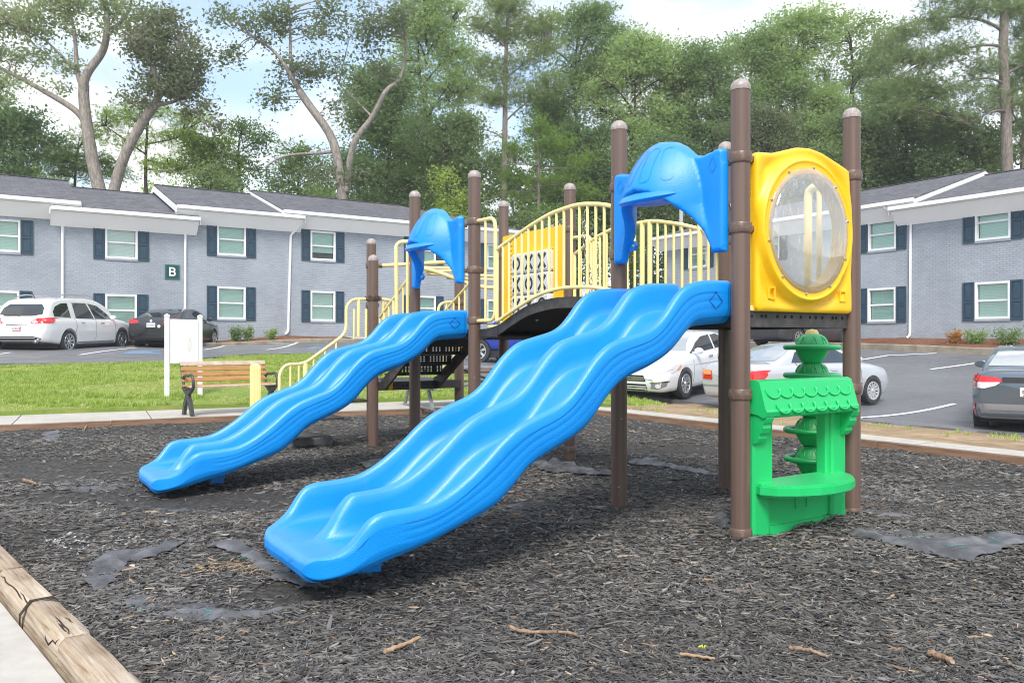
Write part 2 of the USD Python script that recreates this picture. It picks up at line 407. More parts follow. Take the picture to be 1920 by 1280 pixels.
def mulch_z(x, y):
    p = np.column_stack([np.atleast_1d(x), np.atleast_1d(y)])
    return (-0.005 + mulch_h(p))
mp, mt = poly_mesh(playground.buffer(-0.02), 0.16)
mulch_bed = whole('mulch_bed', (np.column_stack([mp, mulch_z(mp[:, 0], mp[:, 1])]), mt), M_MULCH, 'dark shredded wood mulch covering the playground floor', 'mulch', kind='structure', smooth=True)

# lawn
LAWN = Polygon([(-45, 4.0), (-9.9, 12.1), BL + N1 * 1.785, BR + N1 * 1.785 + E1 * .2, (2.6, 16.4), (3.5, 17.6), (2.2, 19.6), (-.84, 20.2), (-2.6, 22.3), (-6.4, 25.6), (-7.9, 24.1), (-9.2, 21.2), (-13.2, 20.6), (-45, 14)]).buffer(0)
lv, lt = drape(LAWN, .55, 0.0, lambda p: .05 * (meshkit.fbm(np.column_stack([p * .9, np.zeros(len(p))]), 3, 3) - .5))
_le = np.array(shapely.segmentize(LAWN.exterior, .3).coords)
_lz = terr(_le[:, 0], _le[:, 1]) + .05 * (meshkit.fbm(np.column_stack([_le * .9, np.zeros(len(_le))]), 3, 3) - .5)
lawn_m = MB().add(lv, lt).grid(np.stack([np.column_stack([_le, _lz]), np.column_stack([_le, _lz - .2])], 0))
whole('lawn_soil', lawn_m, M_LAWN, 'sloping soil of the lawn between path and car park', 'lawn', kind='structure', smooth=True)
# dirt strip along the right path
DIRT = Polygon([BR + N2 * .45 - E2 * 1.2, (2.3, 16.4), (3.5, 17.7), (4.15, 18.5), (6.62, 14.75), (8.45, 13.05), (13.1, 7.2), (13, 4), np.array([8.9, 3.2]) + N2 * .5]).buffer(0)
dv, dt = drape(DIRT, .35, 0.012, lambda p: .05 * (meshkit.fbm(np.column_stack([p * 2.2, np.zeros(len(p))]), 3, 13) - .5))
whole('dirt_strip', (dv, dt), M_DIRT, 'bare brown dirt strip between path and car park', 'dirt', kind='structure', smooth=True)
# asphalt
av, at_ = drape(LOT, .9, 0.055)
b0 = MB().add(av, at_)
edge = shapely.segmentize(LOT.exterior, .3).coords[:-1]
er = np.array(edge); ez = terr(er[:, 0], er[:, 1]) + .055
jit = (rng.random((len(er), 1)) - .5) * .10
ring_t = np.column_stack([er, ez]); ring_b = np.column_stack([er + jit, ez - .16])
b0.grid(np.stack([np.vstack([ring_t, ring_t[:1]]), np.vstack([ring_b, ring_b[:1]])], 0))
parking_lot = whole('parking_lot', b0, M_ASPHALT, 'wet dark grey asphalt car park with worn white lines', 'car park', kind='structure', smooth=20)

def ground_line(pix, w, name='painted_line', m=M_PAINT, off=.064, label=None):
    pts = [onground(x, y, off=.055)[:2] for x, y in pix]
    poly = LineString(pts).buffer(w / 2, cap_style=2, join_style=2)
    v, t = drape(poly, .35, off)
    part(parking_lot, name, (v, t), m, label=label)
for pix in ([(150, 665.5), (200, 658), (256, 652)], [(383, 656), (430, 644)], [(500, 656), (562, 640)], [(1600, 677), (1664, 666.5), (1756, 662.5)], [(1745, 692.5), (1840, 679.5), (1882, 679)], [(1560, 791), (1612, 783), (1790, 757)],
            [(1600, 651), (1622, 647)], [(0, 664), (20, 661)]):
    ground_line(pix, .12)
for k, (a_, b_) in enumerate([((425, 645.5), (548, 644.5)), ((420, 649), (533, 648)), ((414, 653), (517, 652))]):
    ground_line([a_, b_], .14, 'hatch_stripe')
for pix in ([(232, 661.5), (302, 661.5)], [(246, 658.5), (300, 658)], [(575, 652.5), (606, 651.5)]):
    ground_line(pix, .34, 'blue_marking', M_BLUEPAINT, .060)
for pix in ([(240, 660.2), (285, 660)], [(583, 652), (596, 651.6)]):
    ground_line(pix, .12, 'symbol', M_PAINT, .066)

# planting beds against the buildings with kerbs
LA, RA = math.atan(.66), -math.atan(1.517)                    # the wall directions of the two buildings
LO, RO = np.array([0, 42.4]), np.array([0, 53.5])
def ldir(al): return np.array([math.cos(al), math.sin(al)]), np.array([math.sin(al), -math.cos(al)])
LT, LN = ldir(LA); RT, RN = ldir(RA)                           # along the wall, out of the wall
def strip_bed(name, O, T, N, s0, s1, dep, label):
    P = [O + T * s + N * d for s, d in ((s0, -.1), (s1, -.1), (s1, dep), (s0, dep))]
    v, t = drape(Polygon(P), .4, .10, lambda p: .08 * (meshkit.fbm(np.column_stack([p * 2.0, np.zeros(len(p))]), 3, 23) - .5))
    whole(name, (v, t), M_BED, label, 'planting bed', kind='structure', smooth=True)
strip_bed('planting_bed', LO, LT, LN, -34, -9.4, 2.3, 'red brown mulch bed along the left block')
strip_bed('planting_bed', RO, RT, RN, 8, 44, 2.35, 'red brown mulch bed with shrubs along the right block')
def kerb_run(O, T, N, s0, s1, d, label, w=.16, h=.20, name='kerb'):
    k = thing(name, label, 'kerb', kind='structure')
    n = max(1, int(round((s1 - s0) / 3.0)))
    ss = np.linspace(s0, s1, n + 1)
    for i in range(n):
        g = np.linspace(ss[i] + .006, ss[i + 1] - .006, 6)
        rows = []
        for off, dz in ((-w / 2, -.2), (-w / 2, h - .02), (-w / 2 + .02, h), (w / 2 - .03, h), (w / 2, h - .03), (w / 2, -.2)):
            q = O + T * g[:, None] + N * (d + off)
            c = O + T * g[:, None] + N * d
            rows.append(np.column_stack([q, terr(c[:, 0], c[:, 1]) + dz]))
        m = MB().grid(np.stack(rows, 0))
        for e in (0, -1):
            m.add(np.array([r[e] for r in rows]), np.array([[0, 1, 2], [0, 2, 3], [0, 3, 4], [0, 4, 5]]))
        part(k, 'kerb_stone', m, M_KERB)
kerb_run(LO, LT, LN, -34, -9.3, 2.40, 'pale concrete kerb before the left block')
kerb_run(RO, RT, RN, 8, 44, 2.45, 'weathered concrete kerb before the right block')
# concrete landing between the left bed and the dropped kerb
PL = [LO + LT * s + LN * d for s, d in ((-9.3, -.05), (-5.0, -.05), (-5.0, 2.5), (-9.3, 2.5))]
v, t = drape(Polygon(PL), .5, .13)
whole('landing', (v, t), M_CONC, 'pale concrete landing at the end of the left bed', 'pavement', kind='structure')

# ------------------------------------------------------------------ paths of concrete slabs
def slab_path(name, O, T, N, s0, s1, d0, d1, pitch, z, label, th=.12):
    p = thing(name, label, 'path', kind='structure')
    n = max(1, int(round((s1 - s0) / pitch)))
    ss = np.linspace(s0, s1, n + 1)
    r = np.random.default_rng(11)
    for i in range(n):
        P = [O + T * s + N * d for s, d in ((ss[i] + .006, d0), (ss[i + 1] - .006, d0), (ss[i + 1] - .006, d1), (ss[i] + .006, d1))]
        dz = r.normal(0, .003)
        c = Polygon(P).buffer(-.004, join_style=2)
        part(p, 'slab', MB().prism(c, z - th + dz, z + dz), M_CONC)
slab_path('path', BL, E1, N1, -6.0, 10.95, .145, 1.80, 1.8, .085, 'pale concrete path along the back edge of the playground')
slab_path('path', BR, -E2, N2, -.0, 15.0, .145, .62, 1.5, .075, 'narrow pale concrete path along the right edge of the playground')
# path beside the camera on the left
E3 = np.array([.664, -.748]); N3 = np.array([-.748, -.664])
slab_path('path', np.array([-3.2, 5.0]), E3, N3, -7.6, 6.4, .17, 2.1, 1.75, .055, 'pale concrete path in the near left corner')
# ------------------------------------------------------------------ the two brick blocks
def brick_mat(name, c1, c2, mortar):
    return usdkit.material(stage, '/World/Looks/' + name, {
        'tc': ('texture_coordinate', {}), 'sx': ('separate_xyz', {}), 'cx': ('combine_xyz', {}),
        'ad': ('math', {'math_type': 'add'}),
        'br': ('brick_texture', {'color1': c1, 'color2': c2, 'mortar': mortar, 'scale': 1.0, 'brick_width': .215, 'row_height': .0775, 'mortar_size': .0065, 'mortar_smooth': .3, 'bias': -.1}),
        'n': ('noise_texture', {'scale': .55, 'detail': 7.0, 'roughness': .6}), 'r': ('rgb_ramp', {'ramp': [(.3, (.84, .84, .85)), (.7, (1.10, 1.10, 1.09))]}),
        'mx': ('mix', {'mix_type': 'multiply', 'fac': 1.0}), 'n2': ('noise_texture', {'scale': 60.0, 'detail': 2.0}),
        'hm': ('math', {'math_type': 'multiply_add', 'value2': .18}), 'inv': ('math', {'math_type': 'subtract', 'value1': 1.0}),
        'b': ('bump', {'strength': .9, 'distance': .010}), 'p': ('principled_bsdf', {'roughness': .75, 'specular_ior_level': .3})},
        [('tc.object', 'sx.vector'), ('sx.x', 'ad.value1'), ('sx.y', 'ad.value2'), ('ad.value', 'cx.x'), ('sx.z', 'cx.y'), ('cx.vector', 'br.vector'), ('tc.object', 'n.vector'), ('n.fac', 'r.fac'),
         ('br.color', 'mx.color1'), ('r.color', 'mx.color2'), ('mx.color', 'p.base_color'), ('tc.object', 'n2.vector'),
         ('br.fac', 'inv.value2'), ('n2.fac', 'hm.value1'), ('inv.value', 'hm.value3'), ('hm.value', 'b.height'), ('b.normal', 'p.normal')], surface='p.BSDF')
M_BRICK = brick_mat('painted_brick', (.335, .372, .418), (.380, .415, .458), (.285, .318, .362))
M_TRIM = mat('white_trim', (.82, .82, .82), .5, noise=(2.0, (.76, .76, .75), .45, .7))
M_SOFFIT = mat('soffit', (.80, .80, .79), .6)
M_SHUT = mat('shutter', (.022, .052, .082), .5, noise=(5.0, (.030, .065, .098), .4, .65))
M_BLIND = mat('blind', (.60, .76, .70), .6)
M_BLIND2 = mat('white_blind', (.80, .83, .82), .6)
M_ROOM = mat('dark_room', (.02, .022, .022), .9)
M_BROWN_DOOR = mat('brown_door', (.10, .05, .03), .6)
M_GLASS = usdkit.material(stage, '/World/Looks/pane', {'f': ('fresnel', {'IOR': 1.45}), 't': ('transparent_bsdf', {'color': (.92, .97, .95)}), 'g': ('glossy_bsdf', {'color': (1, 1, 1), 'roughness': .02}), 'm': ('mix_closure', {}),
    'mm': ('math', {'math_type': 'multiply_add', 'value2': .8, 'value3': .02})},
    [('f.fac', 'mm.value1'), ('mm.value', 'm.fac'), ('t.BSDF', 'm.closure1'), ('g.BSDF', 'm.closure2')], surface='m.closure')
M_SHINGLE = usdkit.material(stage, '/World/Looks/shingle', {
    'tc': ('texture_coordinate', {}), 'mp': ('mapping', {'scale': (1, 1, 1)}),
    'br': ('brick_texture', {'color1': (.10, .10, .112), 'color2': (.155, .155, .170), 'mortar': (.07, .07, .08), 'scale': 1.0, 'brick_width': .30, 'row_height': .14, 'mortar_size': .006, 'bias': .0}),
    'n': ('noise_texture', {'scale': 5.0, 'detail': 6.0, 'roughness': .65}), 'r': ('rgb_ramp', {'ramp': [(.3, (.72, .72, .73)), (.7, (1.22, 1.22, 1.22))]}), 'mx': ('mix', {'mix_type': 'multiply', 'fac': 1.0}),
    'b': ('bump', {'strength': .7, 'distance': .012}), 'p': ('principled_bsdf', {'roughness': .9, 'specular_ior_level': .25})},
    [('tc.object', 'mp.vector'), ('mp.vector', 'br.vector'), ('tc.object', 'n.vector'), ('n.fac', 'r.fac'), ('br.color', 'mx.color1'), ('r.color', 'mx.color2'), ('mx.color', 'p.base_color'), ('n.fac', 'b.height'), ('b.normal', 'p.normal')], surface='p.BSDF')
M_SIGN = mat('sign_green', (.012, .055, .055), .45)
M_SIGNRIM = mat('sign_rim', (.02, .14, .12), .45)
M_LETTER = mat('sign_white', (.80, .80, .80), .5)

class Block:
    """a brick block in its own frame: x along the wall, -y out of the wall, z up"""
    def __init__(self, name, O, ang, label):
        self.O, self.ang = np.array([O[0], O[1], 0.0]), ang
        self.T = np.array([math.cos(ang), math.sin(ang)]); self.N = np.array([math.sin(ang), -math.cos(ang)])
        self.x = thing(name, label, 'apartment building', self.O, ang)
    def hit(self, u, v, out=0.0):
        """(s, z) where the pixel's ray meets the plane out metres before the wall"""
        d = np.array([(u - 960) / FPX, 1.0]); o = self.O[:2] + self.N * out
        A = np.column_stack([d, -self.T]); Y, s = np.linalg.solve(A, o)
        return s, CAM_H - (v - 640) / FPX * Y
    def rect(self, u0, u1, v0, v1):
        um, vm = (u0 + u1) / 2, (v0 + v1) / 2
        return self.hit(u0, vm)[0], self.hit(u1, vm)[0], self.hit(um, v1)[1], self.hit(um, v0)[1]
    def wall(self, s0, s1, z0, z1, holes, depth, y=0.0):
        P = shapely.box(s0, z0, s1, z1)
        for h in holes:
            P = P.difference(shapely.box(*h))
        m = MB()
        for g in getattr(P, 'geoms', [P]):
            m.prism(g, y, y + .22, axis=1)
        m.box((s0, y + .22, z0), (s0 + .2, y + depth, z1)).box((s1 - .2, y + .22, z0), (s1, y + depth, z1)).box((s0, y + depth - .2, z0), (s1, y + depth, z1))
        return part(self.x, 'wall', m, M_BRICK)
    def window(self, s0, s1, z0, z1, shutters=(1, 1), blind='g', openness=0.0, y=0.0, sw=.40):
        w = part(self.x, 'window', self._frame(s0, s1, z0, z1, y), M_TRIM)
        fw, zm = .075, (z0 + z1) / 2
        part(w, 'pane', MB().box((s0 + fw, y + .060, zm), (s1 - fw, y + .064, z1 - fw)), M_GLASS)
        part(w, 'pane', MB().box((s0 + fw, y + .085, z0 + fw), (s1 - fw, y + .089, zm)), M_GLASS)
        b = MB(); z = z1 - fw; step = .052
        end = z0 + fw + openness * (z1 - z0)
        while z > end + .01:
            b.box((s0 + fw + .01, y + .135, z - .050), (s1 - fw - .01, y + .139, z - .001), M=None)
            z -= step
        part(w, 'blind', b, M_BLIND2 if blind == 'w' else M_BLIND)
        part(w, 'interior', MB().box((s0, y + .20, z0), (s1, y + .215, z1)), M_ROOM)
        part(w, 'sill', MB().box((s0 - .02, y - .035, z0 - .085), (s1 + .02, y + .03, z0 - .005)), M_BRICK)
        for side, on in zip((-1, 1), shutters):
            if on:
                a = s0 - sw - .015 if side < 0 else s1 + .015
                self.shutter(a, a + sw, z0 - .05, z1 + .02, y)
        return w
    def _frame(self, s0, s1, z0, z1, y):
        m = MB(); f = .075
        m.box((s0, y - .025, z0), (s0 + f, y + .11, z1)).box((s1 - f, y - .025, z0), (s1, y + .11, z1))
        m.box((s0 + f, y - .024, z0), (s1 - f, y + .11, z0 + f)).box((s0 + f, y - .024, z1 - f), (s1 - f, y + .11, z1))
        zm = (z0 + z1) / 2
        m.box((s0 + f, y + .045, zm - .03), (s1 - f, y + .105, zm + .03))
        return m
    def shutter(self, a, b, z0, z1, y):
        m = MB(); t = .055; zm = z0 + .48 * (z1 - z0)
        m.box((a, y - .045, z0), (a + t, y - .002, z1)).box((b - t, y - .045, z0), (b, y - .002, z1))
        for u, v in ((z0, z0 + t * 1.3), (zm - t * .6, zm + t * .6), (z1 - t, z1)):
            m.box((a + t, y - .044, u), (b - t, y - .002, v))
        m.box((a + t, y - .022, z0 + t), (b - t, y - .003, z1 - t))
        for u, v in ((z0 + t * 1.3, zm - t * .6), (zm + t * .6, z1 - t)):
            m.box((a + t + .035, y - .038, u + .035), (b - t - .035, y - .021, v - .035), bevel=.012)
        part(self.x, 'shutter', m, M_SHUT)
    def roof(self, s0, s1, ze, depth, pitch, over=.55, rake=.45, y=0.0, hip=None):
        """gable with the ridge along the wall; ze = height of the gutter's upper edge; hip = 'left' or 'right' end hipped"""
        zr = ze + (depth / 2 + over) * math.tan(pitch)
        yo, yr, yb = y - over, y + depth / 2, y + depth + over
        a0, a1 = s0 - rake, s1 + rake
        h = depth / 2 + over
        t = .10
        r0 = a0 + (h if hip == 'left' else 0); r1 = a1 - (h if hip == 'right' else 0)
        P = np.array([[a0, yo, ze], [a1, yo, ze], [r1, yr, zr], [r0, yr, zr], [a1, yb, ze], [a0, yb, ze]])
        m = MB()
        top = P + [0, 0, .035]
        F = [[0, 1, 2], [0, 2, 3], [4, 5, 3], [4, 3, 2]]
        if hip == 'left': F += [[5, 0, 3]]
        if hip == 'right': F += [[1, 4, 2]]
        for V, flip in ((top, 0), (P - [0, 0, t], 1)):
            f = np.array(F); m.add(V, f[:, ::-1] if flip else f)
        ring = [0, 1] + ([4] if hip == 'right' else [2, 4]) + [5] + ([] if hip == 'left' else [3])
        R = np.array(ring)
        m.grid(np.stack([np.vstack([top[R], top[R[:1]]]), np.vstack([(P - [0, 0, t])[R], (P - [0, 0, t])[R[:1]]])], 0))
        ro = part(self.x, 'roof', m, M_SHINGLE)
        part(ro, 'ridge_cap', MB().box((r0, yr - .11, zr + .03), (r1, yr + .11, zr + .055)), M_SHINGLE)
        # gutter, fascia, raked soffit
        g = MB().box((a0, yo - .10, ze - .12), (a1, yo - .004, ze + .02)).box((a0 + .01, yo, ze - .17), (a1 - .01, yo + .03, ze - .10))
        part(ro, 'gutter', g, M_TRIM)
        so = MB()
        zs = ze - .17
        q = [(yo + .03, zs), (y - .02, zs - .50), (y - .02, zs + .20), (yo + .03, zs + .06)]
        so.prism(Polygon(q), a0 + .02, a1 - .02, axis=0)
        part(ro, 'soffit', so, M_SOFFIT)
        for e, s, hp in ((a0, -1, hip == 'left'), (a1, 1, hip == 'right')):
            if hp:
                part(ro, 'fascia', MB().box((e - .03 if s < 0 else e, yo, ze - .17), (e if s < 0 else e + .03, yb, ze - .0)), M_TRIM)
                continue
            for A, B in (((yo, ze), (yr, zr)), ((yb, ze), (yr, zr))):
                w = .25
                poly = [(A[0], A[1] - .03), (B[0], B[1] - .03), (B[0], B[1] - .03 - w), (A[0], A[1] - .03 - w)]
                part(ro, 'rake_board', MB().prism(Polygon(poly), e - .035 if s < 0 else e + .002, e - .002 if s < 0 else e + .035, axis=0), M_TRIM)
        # gable wall triangle
        for e, hp in ((s0, hip == 'left'), (s1 - .2, hip == 'right')):
            if not hp:
                zt = ze - .15
                part(self.x, 'gable', MB().prism(Polygon([(y, zt), (yr, zr - .16), (y + depth, zt)]), e, e + .2, axis=0), M_BRICK)
        return ro
    def downspout(self, pix, outs):
        p = []
        for (u, v), o in zip(pix, outs):
            s, z = self.hit(u, v, o); p.append((s, -o, z))
        m = MB(); p = round_path(p, .10, 4)
        v, f = tube_mesh(p, .055, 4); m.add(v, f)
        part(self.x, 'downspout', m, M_TRIM)

left = Block('apartment_block', LO, LA, 'long grey blue brick block with the letter sign, stepped roofs, on the left')
right = Block('apartment_block', RO, RA, 'grey blue brick block with white downspout behind the parked cars on the right')

def build(block, secs, wins, depth, pitch):
    for sec in secs:
        s0, s1, z0, ztop, ze = sec['s0'], sec['s1'], sec['z0'], sec['ze'] - .35, sec['ze']
        y = sec.get('y', 0.0)
        holes = []
        mine = [w for w in wins if s0 - .1 < (w['r'][0] + w['r'][1]) / 2 <= s1 + .1]
        for w in mine:
            a, b, c, d = w['r']; holes.append((a, c, b, d))
        block.wall(s0, s1, z0, ztop, holes, depth, y)
        for w in mine:
            a, b, c, d = w['r']
            block.window(a, b, c, d, w.get('sh', (1, 1)), w.get('b', 'g'), w.get('o', 0), y)
        block.roof(s0, s1, ze, depth, pitch, y=y, hip=sec.get('hip'), rake=sec.get('rake', .45))

def sec_at(block, uL, uR, gu, gv, z0, **kw):
    """a section between the wall pixels uL and uR whose gutter's upper edge passes the pixel (gu, gv)"""
    return dict(s0=block.hit(uL, 600)[0], s1=block.hit(uR, 600)[0], ze=block.hit(gu, gv, .58)[1], z0=z0, **kw)
LS = [sec_at(left, -420, 118, 70, 372, .9, rake=.55), sec_at(left, 118, 348, 240, 397.5, .9), sec_at(left, 348, 545, 433, 393, 1.0), sec_at(left, 545, 966, 640, 403.5, .9, hip='right', rake=.5)]
for i in range(3):
    LS[i]['s1'] -= .004; 
def R(block, *a, **kw):
    return dict(r=block.rect(*a), **kw)
LW = [R(left, -24, 38, 411, 472), R(left, -24, 36, 545, 605), R(left, -210, -150, 404, 466), R(left, -210, -150, 541, 606), R(left, 197, 258, 424, 485, b='w'), R(left, 197, 256.5, 552, 611), R(left, 407, 461, 419, 479), R(left, 407, 460.5, 538, 598), R(left, 582, 629, 434, 488, o=.22), R(left, 582, 628.5, 546, 601.5),
      R(left, 772, 817, 446, 493), R(left, 772, 817, 555, 600), R(left, 913, 953, 459, 505, sh=(1, 0)), R(left, 913, 953, 562, 604, sh=(1, 0))]
build(left, LS, LW, 9.0, math.radians(17.5))
left.downspout([(119, 392), (117.5, 408), (117, 638)], [.54, .05, .05])
left.downspout([(357, 390), (348, 412), (347, 640)], [.54, .05, .05])
left.downspout([(580, 404), (545, 441), (540, 622), (534, 626)], [.54, .05, .05, .12])
# the letter sign
a, b, c, d = left.rect(309, 336.5, 496, 523)
sg = part(left.x, 'letter_sign', MB().box((a, -.04, c), (b, -.003, d)), M_SIGNRIM, label='dark green square sign with a white letter B')
part(sg, 'panel', MB().box((a + .05, -.048, c + .05), (b - .05, -.041, d - .05)), M_SIGN)
tm = meshkit.text_mesh('B', .34, .010, bold=True)
tv = np.array(tm.vertices); tw = (tv[:, 0].min() + tv[:, 0].max()) / 2
tv = np.column_stack([tv[:, 0] - tw + (a + b) / 2, -.050 - tv[:, 2], tv[:, 1] - .17 + (c + d) / 2])
part(sg, 'letter', (tv, np.array(tm.faces)), M_LETTER)

RS = [sec_at(right, 1246, 1706, 1655, 380.5, .8, hip='left', rake=.5), sec_at(right, 1706, 2400, 1820, 367, .7, rake=.5)]
RS[0]['s1'] -= .004
RW = [R(right, 1291, 1326, 451, 501), R(right, 1290, 1326, 556, 604), R(right, 1420, 1462, 432, 486), R(right, 1420, 1462, 548, 604), R(right, 1628, 1680.5, 409.5, 468.5), R(right, 1627, 1680, 540, 602.5), R(right, 1828.5, 1895.5, 380.5, 449), R(right, 1828, 1894.5, 528, 597.5), R(right, 2080, 2170, 345, 425), R(right, 2080, 2170, 510, 592)]
build(right, RS, RW, 9.0, math.radians(17.5))
right.downspout([(1657, 386), (1660, 392), (1697, 404), (1707.5, 412), (1706, 628), (1700, 633)], [.56, .52, .08, .05, .05, .14])
a, b, c, d = right.rect(1546, 1560, 585, 641)
dr = part(right.x, 'door', MB().box((a + .1, -.02, c), (b + .3, .0, d)), M_BROWN_DOOR)
part(dr, 'door_frame', MB().box((a - .05, -.05, c), (a + .1, .0, d + .1)).box((b + .3, -.05, c), (b + .45, 0, d + .1)).box((a + .1, -.05, d), (b + .3, 0, d + .1)), M_TRIM)
# ------------------------------------------------------------------ the play structure (local frame: x along one deck edge, y across, z up)
def plastic(name, col, rough=.32, col2=None, wet=.5):
    """moulded plastic after rain: a film of water lies on the upward faces"""
    c2 = col2 or tuple(min(1, c * 1.12 + .01) for c in col)
    return usdkit.material(stage, '/World/Looks/' + name, {
        'tc': ('texture_coordinate', {}), 'n': ('noise_texture', {'scale': 2.2, 'detail': 5.0, 'roughness': .6}), 'r': ('rgb_ramp', {'ramp': [(.3, col), (.7, c2)]}),
        'v': ('noise_texture', {'scale': 150.0, 'detail': 2.0}), 'g': ('geometry', {}), 'sx': ('separate_xyz', {}),
        'w': ('map_range', {'range_type': 'smoothstep', 'from_min': .10, 'from_max': .75, 'to_min': .08, 'to_max': 1.0, 'clamp': True}),
        'd': ('noise_texture', {'scale': 7.0, 'detail': 6.0, 'roughness': .7}), 'dr': ('rgb_ramp', {'ramp': [(0, (0, 0, 0)), (.62, (0, 0, 0)), (.80, (.16, .16, .16)), (1, (.3, .3, .3))]}), 'dm': ('mix', {'mix_type': 'mix', 'color2': (.36, .34, .30)}),
        'rr': ('rgb_ramp', {'ramp': [(.35, (rough - .08,) * 3), (.65, (rough + .10,) * 3)]}),
        'b': ('bump', {'strength': wet, 'distance': .0022}),
        'p': ('principled_bsdf', {'specular_ior_level': .34, 'coat_roughness': .42, 'coat_ior': 1.7})},
        [('tc.object', 'n.vector'), ('n.fac', 'r.fac'), ('tc.object', 'd.vector'), ('d.fac', 'dr.fac'), ('r.color', 'dm.color1'), ('dr.color', 'dm.fac'), ('dm.color', 'p.base_color'), ('tc.object', 'v.vector'), ('v.fac', 'b.height'), ('b.normal', 'p.normal'), ('b.normal', 'p.coat_normal'), ('n.fac', 'rr.fac'), ('rr.color', 'p.roughness'),
         ('g.normal', 'sx.vector'), ('sx.z', 'w.value'), ('w.result', 'p.coat_weight')], surface='p.BSDF')
M_BLUE = plastic('blue_plastic', (.000, .232, .70), .40, (.000, .262, .75), .8)
M_YEL = plastic('yellow_plastic', (.94, .53, .008), .36, (.95, .57, .012), .35)
M_GRN = plastic('green_plastic', (.010, .47, .125), .40, (.015, .52, .145), .45)
M_DGRN = plastic('dark_green_plastic', (.002, .36, .075), .40, (.004, .42, .095), .45)
M_GROOVE = mat('blue_groove', (.0, .10, .42), .5)
M_POST = usdkit.material(stage, '/World/Looks/brown_post', {
    'tc': ('texture_coordinate', {}), 'mp': ('mapping', {'scale': (30, 30, .5)}), 'n': ('noise_texture', {'scale': 1.0, 'detail': 4.0}), 'r': ('rgb_ramp', {'ramp': [(.3, (.108, .068, .052)), (.7, (.158, .104, .082))]}),
    'n2': ('noise_texture', {'scale': 21.0, 'detail': 3.0}), 'r2': ('rgb_ramp', {'ramp': [(0, (0, 0, 0)), (.735, (0, 0, 0)), (.76, (1, 1, 1)), (1, (1, 1, 1))]}), 'mx': ('mix', {'mix_type': 'mix', 'color2': (.42, .38, .34)}),
    'p': ('principled_bsdf', {'roughness': .38, 'specular_ior_level': .5})},
    [('tc.object', 'mp.vector'), ('mp.vector', 'n.vector'), ('n.fac', 'r.fac'), ('tc.object', 'n2.vector'), ('n2.fac', 'r2.fac'), ('r.color', 'mx.color1'), ('r2.color', 'mx.fac'), ('mx.color', 'p.base_color')], surface='p.BSDF')
M_CAP = mat('post_cap', (.30, .255, .235), .5, noise=(40.0, (.42, .38, .36), .45, .65))
M_CLAMP = mat('clamp', (.125, .078, .058), .38, noise=(30.0, (.20, .15, .12), .5, .7))
M_RAIL = mat('cream_rail', (.92, .74, .29), .42, noise=(3.0, (.94, .80, .40), .4, .7), bump=(120, .25, .002))
M_DECK = mat('deck_steel', (.042, .038, .036), .5, noise=(9.0, (.085, .075, .068), .45, .7), bump=(60, .3, .003))
M_BLACK = mat('black_steel', (.012, .012, .013), .5)
M_HOLE = mat('dark_hole', (.004, .004, .004), .9)
M_BOLT = mat('bolt_steel', (.55, .53, .50), .3, metallic=.9)
M_WHITEBLOCK = mat('white_block', (.62, .63, .65), .5, noise=(6.0, (.72, .73, .74), .4, .65))
M_MARK = mat('black_mark', (.03, .03, .03), .6)
M_DOME = usdkit.material(stage, '/World/Looks/clear_dome', {'f': ('fresnel', {'IOR': 1.45}), 't': ('transparent_bsdf', {'color': (.93, .93, .90)}), 'g': ('glossy_bsdf', {'color': (1, 1, 1), 'roughness': .04}), 'd': ('diffuse_bsdf', {'color': (.75, .74, .68)}),
    'tc': ('texture_coordinate', {}), 'mp': ('mapping', {'scale': (9, 9, 2.2), 'rotation': (.6, .5, .2)}), 'n': ('noise_texture', {'scale': 5.0, 'detail': 8.0, 'roughness': .75}), 'r': ('rgb_ramp', {'ramp': [(0, (.13, .13, .13)), (.54, (.20, .20, .20)), (.68, (.50, .50, .50)), (1, (.6, .6, .6))]}),
    'm1': ('mix_closure', {}), 'm': ('mix_closure', {}), 'mm': ('math', {'math_type': 'multiply_add', 'value2': 1.0, 'value3': .10})},
    [('tc.object', 'mp.vector'), ('mp.vector', 'n.vector'), ('n.fac', 'r.fac'), ('r.color', 'm1.fac'), ('t.BSDF', 'm1.closure1'), ('d.BSDF', 'm1.closure2'), ('f.fac', 'mm.value1'), ('mm.value', 'm.fac'), ('m1.closure', 'm.closure1'), ('g.BSDF', 'm.closure2')], surface='m.closure')

PO, PTH = np.array([1.5023, 5.3454, 0.0]), 0.583485
PW, PB, PC, PS = 1.209, 3.415, 4.745, 5.74           # edges of the two decks along y, start of the lower landing
PLAY = thing('play_structure', 'playground structure with blue slides, yellow panels, green store front and brown posts', 'play structure', PO, PTH)
PR, POST_H = .0625, 3.024

def ploc(u, v, Y):
    """pixel at depth Y to the local frame"""
    p = px(u, v, Y) - PO
    return rotz(p, -PTH)

